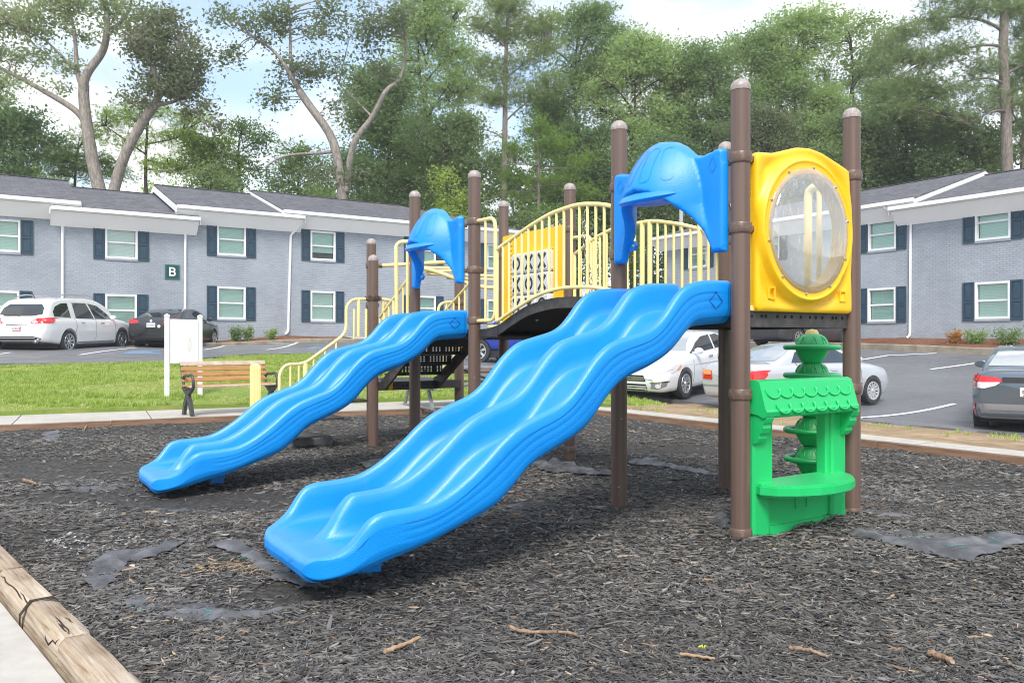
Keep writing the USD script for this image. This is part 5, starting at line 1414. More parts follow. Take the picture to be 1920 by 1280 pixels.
gr = white2.dec('grille', [(-.42, .46), (.42, .46), (.36, .60), (-.36, .60)], 0, 1, M_TRIMBLK, .005)
for z in (.50, .545):
    white2.dec('grille_bar', LineString([(-.37, z), (.37, z)]).buffer(.010), 0, 1, M_CHROME, .012, .06, parent=gr)
g2 = white2.dec('lower_grille', [(-.45, .25), (.45, .25), (.42, .40), (-.42, .40)], 0, 1, M_TRIMBLK, .005)
for z in (.30, .35):
    white2.dec('grille_bar', LineString([(-.41, z), (.41, z)]).buffer(.012), 0, 1, M_PWHITE2, .012, .06, parent=g2)

# --- silver saloon seen from behind, right of the posts
civ = sedan(-2.30, 2.17, 2.62, 1.70, 1.39, belt=.90, hood=.93, trunk=1.02, r=.296,
    roof=[(-1.30, 1.14), (-1.02, 1.26), (-.55, 1.37), (-.1, 1.39), (.32, 1.32), (.70, 1.14)],
    side_glass=[('side_window', [(-1.20, .99), (-.40, .96), (-.38, 1.29), (-.70, 1.29), (-1.0, 1.20)]), ('side_window', [(-.32, .955), (.84, .93), (.50, 1.13), (.16, 1.27), (-.30, 1.295)])],
    mirror=(.76, .86, 1.0), seams=[[(-.92, .40), (-.88, .75), (-1.08, .98)], [(-.36, .28), (-.35, .95)], [(.92, .32), (.90, .93)]], handles=[(-.78, .83), (.02, .81)], spokes=12, rglass=M_CGLASS2, rim=M_GREYTRIM)
civ['rim'] = mat('wheel_cover', (.55, .56, .57), .4, metallic=.3)
civ['rear_glass'] = [(-.62, 1.03), (.62, 1.03), (.50, 1.32), (-.50, 1.32)]; civ['front_glass'] = [(-.62, .97), (.62, .97), (.50, 1.32), (-.50, 1.32)]
hd = np.array([.86, .51]); hd /= np.linalg.norm(hd); lf = np.array([-hd[1], hd[0]])
wl = np.array([(1638 - 960) / FPX * 17.9, 17.9])               # near front wheel (right side of the car)
cc = wl - hd * 1.31 + lf * .835
silver = Car('silver_saloon', 'old silver four door saloon with amber and red tail lights behind the brown posts', 'car', civ, M_PSILVER, (cc[0], cc[1], float(terr(*cc)) + .055), hd, math.atan(.02))
for s in (-1, 1):
    silver.light('tail_light', [(s * .40, .66), (s * .42, .84), (s * .80, .86), (s * .80, .68)], 0, -1, M_RED)
    silver.light('tail_light', [(-2.26, .67), (-2.25, .85), (-2.02, .85), (-1.98, .78), (-2.10, .68)], 1, s, M_RED)
    silver.light('indicator', [(s * .42, .76), (s * .43, .835), (s * .66, .845), (s * .62, .77)], 0, -1, M_AMBER, .019)
    silver.dec('side_moulding', shapely.box(-1.0, .50, .92, .54), 1, s, M_PSILVER, .016)
silver.plate(.74)
silver.dec('bumper_strip', shapely.box(-.78, .52, .78, .545), 0, -1, M_GREYTRIM, .010)

# --- slate coloured saloon at the right edge
cor = sedan(-2.33, 2.30, 2.70, 1.78, 1.435, belt=.96, hood=.98, trunk=1.10, r=.316,
    roof=[(-1.55, 1.20), (-1.15, 1.33), (-.6, 1.42), (-.1, 1.435), (.35, 1.38), (.78, 1.19)],
    side_glass=[('side_window', [(-1.45, 1.07), (-.42, 1.01), (-.40, 1.34), (-.72, 1.35), (-1.12, 1.24)]), ('side_window', [(-.34, 1.01), (.92, .97), (.55, 1.19), (.15, 1.33), (-.32, 1.35)])],
    mirror=(.80, .93, 1.03), seams=[[(-1.0, .42), (-.95, .8), (-1.2, 1.04)], [(-.38, .3), (-.37, 1.01)], [(.98, .35), (.95, .98)]], handles=[(-.85, .88), (.05, .86)], spokes=7, rglass=M_CGLASS2)
cor['rear_glass'] = [(-.64, 1.13), (.64, 1.13), (.52, 1.36), (-.52, 1.36)]; cor['front_glass'] = [(-.66, 1.04), (.66, 1.04), (.54, 1.36), (-.54, 1.36)]
hd = np.array([.56, .83]); hd /= np.linalg.norm(hd); lf = np.array([-hd[1], hd[0]])
rc = np.array([(1933 - 960) / FPX * 13.3, 13.3])               # centre of the rear end
cc = rc + hd * 2.33
slate = Car('slate_saloon', 'slate blue saloon seen from behind at the right edge of the car park', 'car', cor, M_PSLATE, (cc[0], cc[1], -.20), hd, math.atan(.030))
for s in (-1, 1):
    slate.light('tail_light', [(s * .40, .90), (s * .46, .965), (s * .80, .99), (s * .82, .93), (s * .70, .89)], 0, -1, M_RED)
    slate.light('reverse_light', [(s * .50, .84), (s * .44, .885), (s * .70, .885), (s * .84, .88), (s * .80, .80), (s * .66, .79)], 0, -1, M_CLEAR, .012)
    slate.light('tail_light', [(-2.28, .80), (-2.26, .99), (-1.98, 1.02), (-1.95, .97), (-2.12, .82)], 1, s, M_REDDK)
    slate.light('reflector', [(s * .80, .30), (s * .84, .52), (s * .81, .52), (s * .775, .30)], 0, -1, M_REDDK, .012)
slate.dec('black_band', [(-.42, .885), (.42, .885), (.40, .975), (-.40, .975)], 0, -1, M_TRIMBLK, .006)
slate.dec('lower_bumper', [(-.72, .27), (.72, .27), (.80, .40), (.74, .53), (-.74, .53), (-.80, .40)], 0, -1, M_GREYTRIM, .006)
slate.dec('lower_strip', LineString([(-.66, .345), (-.5, .36), (.5, .36), (.66, .345)]).buffer(.014), 0, -1, M_PSLATE, .014)
bd = slate.dec('badge', Point(0, .965).buffer(.055).difference(Point(0, .965).buffer(.038)), 0, -1, M_CHROME, .016, .03)
slate.plate(.74, red=True)

# --- navy pickup seen under the bridge, dark car and white car behind
pk = dict(sedan(-2.9, 2.6, 3.4, 1.95, 1.85, belt=1.15, hood=1.16, trunk=1.12, r=.385,
    roof=[(-.62, 1.50), (-.45, 1.78), (.2, 1.83), (.7, 1.78), (1.1, 1.5)],
    side_glass=[('side_window', [(-.45, 1.18), (.30, 1.18), (.30, 1.68), (-.38, 1.68)]), ('side_window', [(.38, 1.18), (1.20, 1.18), (.82, 1.62), (.38, 1.68)])],
    mirror=(1.1, 1.05, 1.25), seams=[[(-.52, .5), (-.52, 1.15)], [(.34, .5), (.34, 1.18)], [(1.25, .5), (1.25, 1.15)]], handles=[(-.2, 1.05), (.6, 1.05)], spokes=6))
pk['cabin'] = ((-.72, 1.10), None, None, (1.5, 1.12)); pk['cab_w'] = (.90, .72)
pk['deck'] = [(-2.9, .9), (-2.86, 1.08), (-2.8, 1.12), (-.6, 1.13), (1.4, 1.16), (2.2, 1.12), (2.5, 1.02), (2.6, .8)]; pk['belt'] = [(-2.9, .9), (-2.8, 1.09), (0, 1.10), (1.4, 1.12), (2.6, .8)]
pk['bottom'] = [(-2.9, .55), (-2.7, .45), (0, .42), (2.3, .42), (2.6, .55)]
pk['front_glass'] = [(-.7, 1.22), (.7, 1.22), (.6, 1.68), (-.6, 1.68)]; pk['rear_glass'] = [(-.6, 1.2), (.6, 1.2), (.55, 1.65), (-.55, 1.65)]
hd = np.array([-.90, .44]); hd /= np.linalg.norm(hd); lf = np.array([-hd[1], hd[0]])
wl = np.array([(898 - 960) / FPX * 27.0, 27.0])
cc = wl - hd * 1.7 - lf * .95
hd2 = hd
navy = Car('navy_pickup', 'navy blue pickup seen below the arched bridge', 'pickup', pk, M_PBLUE, (cc[0], cc[1] + .2, float(terr(*wl)) + .04), hd)
for s in (-1, 1):
    navy.dec('side_stripe', LineString([(-2.3, .86), (2.2, .86)]).buffer(.02), 1, s, M_CHROME, .006)
hd = np.array([-.86, -.51]); cc = np.array([11.3, 31.6])
dark = Car('dark_hatchback', 'dark grey car parked near the right building behind the silver saloon', 'car', dict(fus), car_paint('charcoal_paint', (.035, .035, .037)), (cc[0], cc[1], float(terr(*cc)) + .06), np.array([.83, .55]))
wcar = Car('white_hatchback', 'white car cut by the left edge of the picture beside the white wagon', 'car', dict(alt), M_PWHITE2, (-17.15, 24.3, .93), (.07, 1), .03)
# ------------------------------------------------------------------ timbers round the playground
M_TIMBER = usdkit.material(stage, '/World/Looks/weathered_timber', {
    'tc': ('texture_coordinate', {}), 'oi': ('object_info', {}), 'mp': ('mapping', {'scale': (1.1, 26, 26)}), 'n': ('noise_texture', {'scale': 2.2, 'detail': 11.0, 'roughness': .65, 'distortion': .4}),
    'r': ('rgb_ramp', {'ramp': [(0, (.10, .065, .04)), (.33, (.27, .195, .13)), (.50, (.44, .355, .265)), (.68, (.54, .465, .37)), (1, (.60, .53, .45))]}),
    'n2': ('noise_texture', {'scale': 2.6, 'detail': 4.0}), 'r2': ('rgb_ramp', {'ramp': [(.32, (.62, .56, .50)), (.62, (1.05, 1.05, 1.05))]}), 'mx': ('mix', {'mix_type': 'multiply', 'fac': 1.0}),
    'b': ('bump', {'strength': .8, 'distance': .012}), 'p': ('principled_bsdf', {'roughness': .85, 'specular_ior_level': .25})},
    [('tc.object', 'mp.vector'), ('mp.vector', 'n.vector'), ('n.fac', 'r.fac'), ('tc.object', 'n2.vector'), ('n2.fac', 'r2.fac'), ('r.color', 'mx.color1'), ('r2.color', 'mx.color2'), ('mx.color', 'p.base_color'), ('n.fac', 'b.height'), ('b.normal', 'p.normal')], surface='p.BSDF')
M_TIMBER2 = usdkit.material(stage, '/World/Looks/brown_timber', {
    'tc': ('texture_coordinate', {}), 'mp': ('mapping', {'scale': (.9, 12, 12)}), 'n': ('noise_texture', {'scale': 1.4, 'detail': 8.0, 'roughness': .65}),
    'r': ('rgb_ramp', {'ramp': [(0, (.05, .028, .016)), (.42, (.145, .082, .050)), (.6, (.24, .145, .09)), (1, (.36, .25, .17))]}),
    'b': ('bump', {'strength': .7, 'distance': .01}), 'p': ('principled_bsdf', {'roughness': .8, 'specular_ior_level': .3})},
    [('tc.object', 'mp.vector'), ('mp.vector', 'n.vector'), ('n.fac', 'r.fac'), ('r.color', 'p.base_color'), ('n.fac', 'b.height'), ('b.normal', 'p.normal')], surface='p.BSDF')
M_CRACK = mat('crack', (.035, .022, .014), .9)

def timber_log(name, A, B, z0, z1, w, label, m, group=None, seed=0, rough=.006, cracks=0, flat=.55):
    """a landscape timber with two flattened sides from A to B"""
    A, B = np.asarray(A, float), np.asarray(B, float)
    L = np.linalg.norm(B - A); ang = math.atan2(*(B - A)[::-1])
    t = thing(name, label, 'landscape timber', (A[0], A[1], 0), ang, group)
    r = np.random.default_rng(seed)
    h = z1 - z0
    sec = [(-w / 2, .28 * h), (-w / 2 + .01, .72 * h), (-w * .40, .90 * h), (-w * flat / 2, h), (0, h + .002), (w * flat / 2, h), (w * .40, .90 * h), (w / 2 - .01, .72 * h), (w / 2, .28 * h), (w * .4, 0), (-w * .4, 0)]
    X = np.r_[0, .012, np.linspace(.05, L - .05, max(4, int(L / .12))), L - .012, L]
    rows = []
    for i, x in enumerate(X):
        s = .965 if i in (0, len(X) - 1) else 1.0
        wob = (meshkit.noise(np.array([[x * 3.1, k * 1.7, seed * 3.3] for k in range(len(sec))]), seed) - .5) * rough * 2
        rows.append([(x, y * s + wob[k], z0 + h / 2 + (z - h / 2) * s + wob[k]) for k, (y, z) in enumerate(sec)])
    P = np.array(rows); P = np.concatenate([P, P[:, :1]], 1)
    b = MB().grid(P, True)
    for e, fl in ((0, 1), (-1, 0)):
        c = P[e].mean(0); k = P.shape[1]
        f = np.array([[i, i + 1, k] for i in range(k - 1)])
        b.add(np.vstack([P[e], c]), f if fl else f[:, ::-1])
    part(t, 'log', b, m, 35)
    for c in range(cracks):
        x0 = r.uniform(.05, L * .7); n = 9
        pts = np.column_stack([x0 + np.linspace(0, r.uniform(.25, .7), n), np.cumsum(r.normal(0, .004, n)) + r.uniform(-.06, .06), np.full(n, 0.)])
        pts[:, 0] = np.minimum(pts[:, 0], L - .03)
        yy = np.abs(pts[:, 1])
        pts[:, 2] = z0 + np.interp(yy, [0, w * flat / 2, w * .4, w / 2 - .01], [h, h, .9 * h, .72 * h]) - .001
        part(t, 'crack', MB().tube(pts, np.r_[.0015, np.full(n - 2, .004), .001], 5), M_CRACK)
    return t
# near left: big weathered logs lying end to end
LPTS = [np.array([-3.2, 5.0]) + E3 * s for s in (-6.3, -4.0, -1.5, .95, 1.66, 2.25, 4.2, 5.6)]
LLAB = ['long grey log in the left border, hidden end beyond the picture edge', 'grey timber of the left border beyond the picture edge', 'weathered log at the left picture edge, farthest of the near border logs', 'short split log of the near border, ending at a dark notched joint', 'pale cracked log of the near border below the notched joint', 'knotty weathered log at the bottom edge of the picture, left', 'weathered log of the near border behind the viewer']
for i in range(7):
    timber_log('border_log', LPTS[i] + N3 * .065 + E3 * .006, LPTS[i + 1] + N3 * .065, -.10, .120 if i != 3 else .112, .165, LLAB[i], M_TIMBER, None, 10 + i, .010, 5 if 2 <= i <= 5 else 0)
# the dark notched joint of the near border
jp = LPTS[4] + N3 * .065
nt = thing('joint_strip', 'dark angled strip across the notched joint of the near border logs', 'strip', (jp[0], jp[1], 0), math.atan2(E3[1], E3[0]))
part(nt, 'strap', MB().prism(Polygon([(-.088, -.02), (-.088, .07), (-.046, .124), (.046, .124), (.088, .07), (.088, -.02), (.091, -.02), (.091, .072), (.048, .128), (-.048, .128), (-.091, .072), (-.091, -.02)]), -.013, .013, axis=0), M_CRACK)
# far edges: squared timbers
def edge_run(A, T, N, s0, s1, n, z1, labels, group, seed):
    ss = np.linspace(s0, s1, n + 1)
    for i in range(n):
        lab = labels if isinstance(labels, str) else labels[i]
        a, b = A + T * (ss[i] + .004) + N * .07, A + T * (ss[i + 1] - .004) + N * .07
        timber_log('edge_timber', a, b, -.12, z1 + .004 * (i % 2), .135, lab, M_TIMBER2, group, seed + i, .004, 0, .8)
edge_run(BL, E1, N1, .3, 10.45, 4, .075, ['brown edging timber at the back left, left picture edge', 'brown edging timber at the back, left of the bench', 'brown edging timber at the back, in front of the bench', 'brown edging timber at the back, behind the stairs'], None, 40)
edge_run(BR, -E2, N2, -.1, 11.9, 5, .07, ['brown edging timber at the far back corner behind the slides', 'brown edging timber on the right side, beside the white saloon', 'brown edging timber on the right side, behind the green climber', 'brown edging timber on the right side, below the slate saloon', 'brown edging timber on the right side beyond the picture edge'], None, 60)

# ------------------------------------------------------------------ mulch chips
def instancer(name, protos, pos, rot, scale, idx, label, category, kind='stuff', parent='/World'):
    pi = UsdGeom.PointInstancer.Define(stage, uniq(parent, name))
    base = str(pi.GetPath())
    rel = pi.CreatePrototypesRel()
    for k, (nm, mesh, m, sm) in enumerate(protos):
        p = part(base, nm, mesh, m, sm)
        rel.AddTarget(p.GetPath())
    pi.CreatePositionsAttr(Vt.Vec3fArray.FromNumpy(np.asarray(pos, np.float32)))
    pi.CreateProtoIndicesAttr(Vt.IntArray.FromNumpy(np.asarray(idx, np.int32)))
    q = np.asarray(rot, np.float32)
    pi.CreateOrientationsAttr(Vt.QuathArray([Gf.Quath(float(a), float(b), float(c), float(d)) for a, b, c, d in q]))
    pi.CreateScalesAttr(Vt.Vec3fArray.FromNumpy(np.asarray(scale, np.float32)))
    tag(pi, label, category, kind=kind)
    return pi
def quats(yaw, tilt, taz, roll):
    def q(axis, ang):
        o = np.zeros((len(ang), 4)); o[:, 0] = np.cos(ang / 2); o[:, 1:] = np.asarray(axis) * np.sin(ang / 2)[:, None]; return o
    def mul(a, b):
        w = a[:, 0] * b[:, 0] - (a[:, 1:] * b[:, 1:]).sum(1)
        v = a[:, :1] * b[:, 1:] + b[:, :1] * a[:, 1:] + np.cross(a[:, 1:], b[:, 1:])
        return np.column_stack([w, v])
    ax = np.column_stack([np.cos(taz), np.sin(taz), 0 * taz])
    return mul(q(ax, tilt), mul(q(np.tile([0, 0, 1.0], (len(yaw), 1)), yaw), q(np.tile([1.0, 0, 0], (len(yaw), 1)), roll)))
def chip_mesh(r, ln, wd, th):
    n = 5
    X = np.linspace(-ln / 2, ln / 2, n)
    prof = np.array([.35, .85, 1, .8, .3]) * (1 + r.normal(0, .12, n))
    bend = r.normal(0, .10) * ln
    P = []
    for i in range(n):
        w, t = wd / 2 * prof[i], th / 2 * (.6 + .4 * prof[i])
        z = bend * (1 - (2 * X[i] / ln) ** 2); y = r.normal(0, wd * .06)
        P.append([(X[i], y - w, z - t), (X[i], y + w, z - t * .8), (X[i], y + w * .8, z + t), (X[i], y - w * .7, z + t * 1.1)])
    P = np.array(P); P = np.concatenate([P, P[:, :1]], 1)
    return MB().grid(P).add(P[0, :4], np.array([[0, 1, 2, 3]])).add(P[-1, :4], np.array([[3, 2, 1, 0]]))
def chip_mat(name, a, b, rough=.55):
    return usdkit.material(stage, '/World/Looks/' + name, {'oi': ('object_info', {}), 'r': ('rgb_ramp', {'ramp': [(0, a), (.35, tuple(.6 * x + .4 * y for x, y in zip(a, b))), (.8, b), (1, tuple(1.25 * y for y in b))]}),
        'p': ('principled_bsdf', {'roughness': rough, 'specular_ior_level': .45})}, [('oi.random', 'r.fac'), ('r.color', 'p.base_color')], surface='p.BSDF')
M_CHIP = chip_mat('dark_chip', (.024, .023, .022), (.118, .110, .100))
M_CHIPG = chip_mat('grey_chip', (.095, .089, .082), (.215, .20, .182), .6)
M_CHIPT = chip_mat('tan_chip', (.20, .115, .06), (.42, .31, .20), .7)
r_ = np.random.default_rng(21)
CH = []
for k in range(9):
    m_ = M_CHIP if k < 5 else (M_CHIPG if k < 8 else M_CHIPT)
    CH.append(('chip', chip_mesh(r_, r_.uniform(.036, .068), r_.uniform(.007, .015), r_.uniform(.003, .006)), m_, False))
M_CHIPW = chip_mat('pale_chip', (.22, .22, .22), (.40, .395, .385), .6)
CH.append(('chip', chip_mesh(r_, .035, .018, .005), M_CHIPW, False))
bare = [(-1.2, 4.3, .35, .25), (-3.1, 6.9, 1.5, .55), (-4.6, 8.2, 1.7, .9), (-2.2, 6.6, 1.2, .45), (2.2, 9.7, 1.2, .5), (4.3, 7.3, .8, .4)]
def scatter_chips(n, ymin, ymax, seed, s0, s1):
    r = np.random.default_rng(seed)
    # uniform over the part of the playground the camera sees, nearer ones denser
    u = r.random(n); Y = 1 / (1 / ymin + (1 / ymax - 1 / ymin) * u)
    X = Y * r.uniform(-.82, .88, n)
    ok = shapely.contains_xy(playground.buffer(-.03), X, Y)
    X, Y = X[ok], Y[ok]
    keep = np.ones(len(X), bool)
    for bx, by, ra, rb in bare:
        d = ((X - bx) / ra) ** 2 + ((Y - by) / rb) ** 2
        keep &= r.random(len(X)) < np.clip((d - .25) * 1.1, .10, 1)
    X, Y = X[keep], Y[keep]; n = len(X)
    clump = meshkit.fbm(np.column_stack([X * 1.1, Y * 1.1, 0 * X]), 3, 31)
    Z = mulch_z(X, Y) + r.uniform(.001, .018, n) + .012 * (clump - .45)
    sc = r.uniform(s0, s1, n) * (.8 + .5 * clump)
    big = r.random(n) < .03; sc = np.where(big, sc * r.uniform(1.3, 2.1, n), sc)
    fine = r.random(n) < .45; sc = np.where(fine, sc * .6, sc)
    rot = quats(r.uniform(0, 2 * math.pi, n), np.abs(r.normal(0, .16, n)), r.uniform(0, 2 * math.pi, n), r.normal(0, .5, n))
    pgrey = np.clip(.30 + 1.0 * (clump - .5), .12, .6)
    idx = np.where(r.random(n) < .016, 8, np.where(r.random(n) < pgrey, r.integers(5, 8, n), r.integers(0, 5, n)))
    idx = np.where((((X + 1.6) / .26) ** 2 + ((Y - 4.74) / .15) ** 2 < 1) & (r.random(n) < .45), 8, idx)
    idx = np.where((((X + 2.75) / .34) ** 2 + ((Y - 5.3) / .22) ** 2 < 1) & (r.random(n) < .30), 9, idx)
    idx = np.where(r.random(n) < .004, 9, idx)
    return np.column_stack([X, Y, Z]), rot, np.column_stack([sc * r.uniform(.7, 1.4, n), sc * r.uniform(.7, 1.3, n), sc]), idx
A_ = scatter_chips(128000, 2.6, 6.4, 5, .55, 1.10); B_ = scatter_chips(124000, 5.8, 16.0, 6, .70, 1.30)
cat_ = [np.concatenate(z) for z in zip(A_, B_)]
instancer('mulch_chips', CH, *cat_, 'loose dark wood chips strewn over the playground floor', 'mulch')

# ------------------------------------------------------------------ lawn grass
def tuft(r, n, h, spread, lean):
    m = MB()
    for _ in range(n):
        a, d = r.uniform(0, 2 * math.pi), spread * math.sqrt(r.random())
        b = np.array([d * math.cos(a), d * math.sin(a), 0]); hh = h * r.uniform(.55, 1.15); az = r.uniform(0, 2 * math.pi)
        tip = b + np.array([math.cos(az) * lean * hh, math.sin(az) * lean * hh, hh])
        mid = b + (tip - b) * .55 + np.array([0, 0, hh * .10]); w = .0045 * np.array([-math.sin(az), math.cos(az), 0]) * r.uniform(.8, 1.5)
        m.add(np.array([b - w, b + w, mid + w * .8, mid - w * .8, tip]), np.array([[0, 1, 2, 2], [0, 2, 3, 3], [3, 2, 4, 4]]))
    v, f = m.get(); f = f[(f[:, 0] != f[:, 1]) & (f[:, 1] != f[:, 2]) & (f[:, 0] != f[:, 2])]
    return v, f
def leafmat(name, a, b, trans=.35, rough=.5):
    return usdkit.material(stage, '/World/Looks/' + name, {'g': ('geometry', {}), 'oi': ('object_info', {}), 'ad': ('math', {'math_type': 'add'}), 'fr': ('math', {'math_type': 'fraction'}), 'r': ('rgb_ramp', {'ramp': [(0, a), (.5, tuple((x + y) / 2 for x, y in zip(a, b))), (1, b)]}),
        'p': ('principled_bsdf', {'roughness': rough, 'specular_ior_level': .35}), 't': ('translucent_bsdf', {}), 'tm': ('mix', {'mix_type': 'multiply', 'fac': 1.0, 'color2': (1.25, 1.35, .7)}), 'm': ('mix_closure', {'fac': trans})},
        [('g.random_per_island', 'ad.value1'), ('oi.random', 'ad.value2'), ('ad.value', 'fr.value1'), ('fr.value', 'r.fac'), ('r.color', 'p.base_color'), ('r.color', 'tm.color1'), ('tm.color', 't.color'), ('p.BSDF', 'm.closure1'), ('t.BSDF', 'm.closure2')], surface='m.closure')
M_GRASS = leafmat('grass', (.23, .315, .055), (.41, .49, .14), .35)
M_GRASSY = leafmat('pale_grass', (.36, .40, .12), (.52, .50, .22), .3)
r_ = np.random.default_rng(33)
GP = [('tuft', tuft(r_, 14, .075, .07, .55), M_GRASS, False), ('tuft', tuft(r_, 16, .055, .08, .8), M_GRASS, False), ('tuft', tuft(r_, 12, .095, .06, .45), M_GRASS, False), ('tuft', tuft(r_, 12, .055, .09, .9), M_GRASSY, False)]
n = 62000
X, Y = r_.uniform(-17, 3.6, n), r_.uniform(11, 26, n)
ok = shapely.contains_xy(LAWN.difference(Polygon([BL + N1 * -1, BR + N1 * -1 + E1 * 2, BR + N1 * 1.80 + E1 * 2, BL + N1 * 1.80 - E1 * 8, BL - N1 - E1 * 8])).buffer(-.02), X, Y) & (np.abs(X / Y + .0) < .72)
X, Y = X[ok], Y[ok]
thin = meshkit.fbm(np.column_stack([X * .55, Y * .9, 0 * X]), 4, 77)
for bx, by, ra, rb in ((-11.2, 15.3, 1.3, .35), (-8.2, 16.0, 1.1, .3), (-6.6, 14.9, 1.6, .30), (-4.9, 17.6, .9, .3)):
    thin = np.where(((X - bx) / ra) ** 2 + ((Y - by) / rb) ** 2 < 1, .9, thin)
keep = r_.random(len(X)) < np.clip((.80 - thin) * 6, .10, 1)
X, Y, thin = X[keep], Y[keep], thin[keep]; n = len(X)
Z = terr(X, Y) + .05 * (meshkit.fbm(np.column_stack([X * .9, Y * .9, 0 * X]), 3, 3) - .5) - .004
sc = r_.uniform(.6, 1.15, n) * np.where(thin > .55, .7, 1)
instancer('lawn_grass', GP, np.column_stack([X, Y, Z]), quats(r_.uniform(0, 6.28, n), 0 * X, 0 * X, 0 * X), np.column_stack([sc, sc, sc]), np.where((r_.random(n) < .14) | (thin > .58), 3, r_.integers(0, 3, n)), 'short bright green grass of the lawn', 'grass')
# weeds on the dirt strip and along the asphalt edge
n = 1500
X, Y = r_.uniform(2, 9.5, n), r_.uniform(7, 19, n)
ok = shapely.contains_xy(DIRT.buffer(-.05), X, Y); X, Y = X[ok], Y[ok]
kp = r_.random(len(X)) < np.clip((meshkit.fbm(np.column_stack([X * .8, Y * .8, 0 * X]), 3, 55) - .48) * 5, .03, 1)
X, Y = X[kp], Y[kp]; n = len(X); sc = r_.uniform(.5, 1.0, n)
instancer('weeds', GP, np.column_stack([X, Y, terr(X, Y) + .012]), quats(r_.uniform(0, 6.28, n), 0 * X, 0 * X, 0 * X), np.column_stack([sc, sc, sc]), r_.integers(2, 4, n), 'sparse grass and weeds on the brown dirt strip', 'weeds')

# ------------------------------------------------------------------ torn weed cloth showing through the mulch
M_FABRIC = usdkit.material(stage, '/World/Looks/weed_cloth', {
    'tc': ('texture_coordinate', {}), 'w': ('wave_texture', {'scale': 55.0, 'distortion': 1.5}) if False else ('noise_texture', {'scale': 7.0, 'detail': 6.0}), 'r': ('rgb_ramp', {'ramp': [(.25, (.030, .030, .032)), (.5, (.078, .077, .083)), (.75, (.17, .17, .182))]}),
    'n2': ('noise_texture', {'scale': 190.0, 'detail': 2.0}), 'b': ('bump', {'strength': .35, 'distance': .003}), 'p': ('principled_bsdf', {'roughness': .42, 'specular_ior_level': .55})},
    [('tc.object', 'w.vector'), ('w.fac', 'r.fac'), ('r.color', 'p.base_color'), ('tc.object', 'n2.vector'), ('n2.fac', 'b.height'), ('b.normal', 'p.normal')], surface='p.BSDF')
M_THREAD = mat('teal_thread', (.05, .35, .33), .6)
def cloth(pix, label, seed, lift=.012, wrinkle=.022, threads=0):
    pts = [onground_flat(x, y) for x, y in pix]
    poly = Polygon(pts).buffer(0)
    if poly.geom_type != 'Polygon':
        poly = max(poly.geoms, key=lambda g: g.area)
    ring = shapely.segmentize(poly.exterior, .05)
    r = np.random.default_rng(seed)
    q = np.array(ring.coords)[:-1]; q = q + r.normal(0, .018, q.shape)
    poly = Polygon(q).buffer(0)
    if poly.geom_type != 'Polygon':
        poly = max(poly.geoms, key=lambda g: g.area)
    P, T = poly_mesh(poly, .028)
    d = shapely.distance(shapely.points(P), poly.exterior)
    c = np.array(poly.centroid.coords[0])
    n3 = np.column_stack([P * [9, 16], np.full(len(P), seed)])
    wr = (np.abs(meshkit.noise(n3, seed) - .5) * 2) ** .7 * wrinkle + (meshkit.fbm(np.column_stack([P * 3, np.full(len(P), seed)]), 3, seed) - .4) * wrinkle * 1.6
    z = mulch_z(P[:, 0], P[:, 1]) + lift * (.70 if seed < 5 else .6) - .003 + wr * np.clip(d / .03, .25, 1) + .006 * (d < .012) * r.random(len(P))
    V = np.column_stack([P[:, 0], P[:, 1], z]); n = len(V)
    from collections import Counter
    V2 = np.vstack([V, V - [0, 0, .004]])
    F = close_sheet(P, T, V2)
    t = thing('weed_cloth', label, 'weed cloth', (c[0], c[1], 0))
    part(t, 'sheet', (V2 - [c[0], c[1], 0], F), M_FABRIC, True)
    for k in range(threads):
        i = r.integers(0, n); dirv = np.array([r.normal(), r.normal()]); dirv /= np.linalg.norm(dirv)
        s = np.linspace(0, r.uniform(.04, .13), 8)
        L = V[i, :2] + np.outer(s, dirv) + r.normal(0, .004, (8, 2))
        zz = [V[np.argmin(((P - l) ** 2).sum(1)), 2] + .004 for l in L]
        part(t, 'thread', MB().tube(np.column_stack([L - c, zz]), .0014, 4), M_THREAD)
def onground_flat(x, y):
    Y = CAM_H * FPX / (y - 640.0)
    return np.array([(x - 960) / FPX * Y, Y])
cloth([(1572, 1000), (1640, 996), (1720, 1000), (1800, 1004), (1880, 1008), (1935, 1016), (1880, 1036), (1822, 1054), (1770, 1046), (1700, 1030), (1640, 1014)], 'large grey sheet of torn weed cloth at the right, before the green store front', 1, .02, .03, 5)
cloth([(150, 1075), (175, 1050), (200, 1038), (250, 1032), (300, 1018), (345, 1016), (330, 1028), (280, 1042), (240, 1052), (222, 1075), (205, 1100), (180, 1105)], 'crumpled strip of weed cloth between the near log and the slide exit', 2, .018, .045, 1)
cloth([(195, 1112), (250, 1115), (330, 1118), (400, 1130), (440, 1140), (540, 1142), (500, 1152), (420, 1158), (350, 1158), (280, 1148), (225, 1128)], 'long flat strip of weed cloth with teal threads left of the near slide exit', 3, .014, .025, 4)
cloth([(380, 1022), (440, 1018), (480, 1030), (520, 1055), (570, 1075), (620, 1095), (560, 1092), (500, 1065), (440, 1036)], 'narrow band of weed cloth running under the near slide exit', 4, .015, .03, 1)
cloth([(930, 948), (980, 940), (1020, 942), (1060, 946), (1025, 958), (985, 960)], 'small weed cloth patch behind the near slide', 5, .015, .025)
cloth([(1000, 872), (1040, 866), (1090, 880), (1160, 890), (1200, 895), (1140, 894), (1060, 886), (1010, 882)], 'torn weed cloth beside the short post behind the near slide', 6, .03, .05)
cloth([(1178, 866), (1220, 862), (1232, 866), (1290, 878), (1348, 890), (1352, 896), (1300, 888), (1240, 874), (1200, 874)], 'pale weed cloth strip between the middle posts', 7, .02, .04)
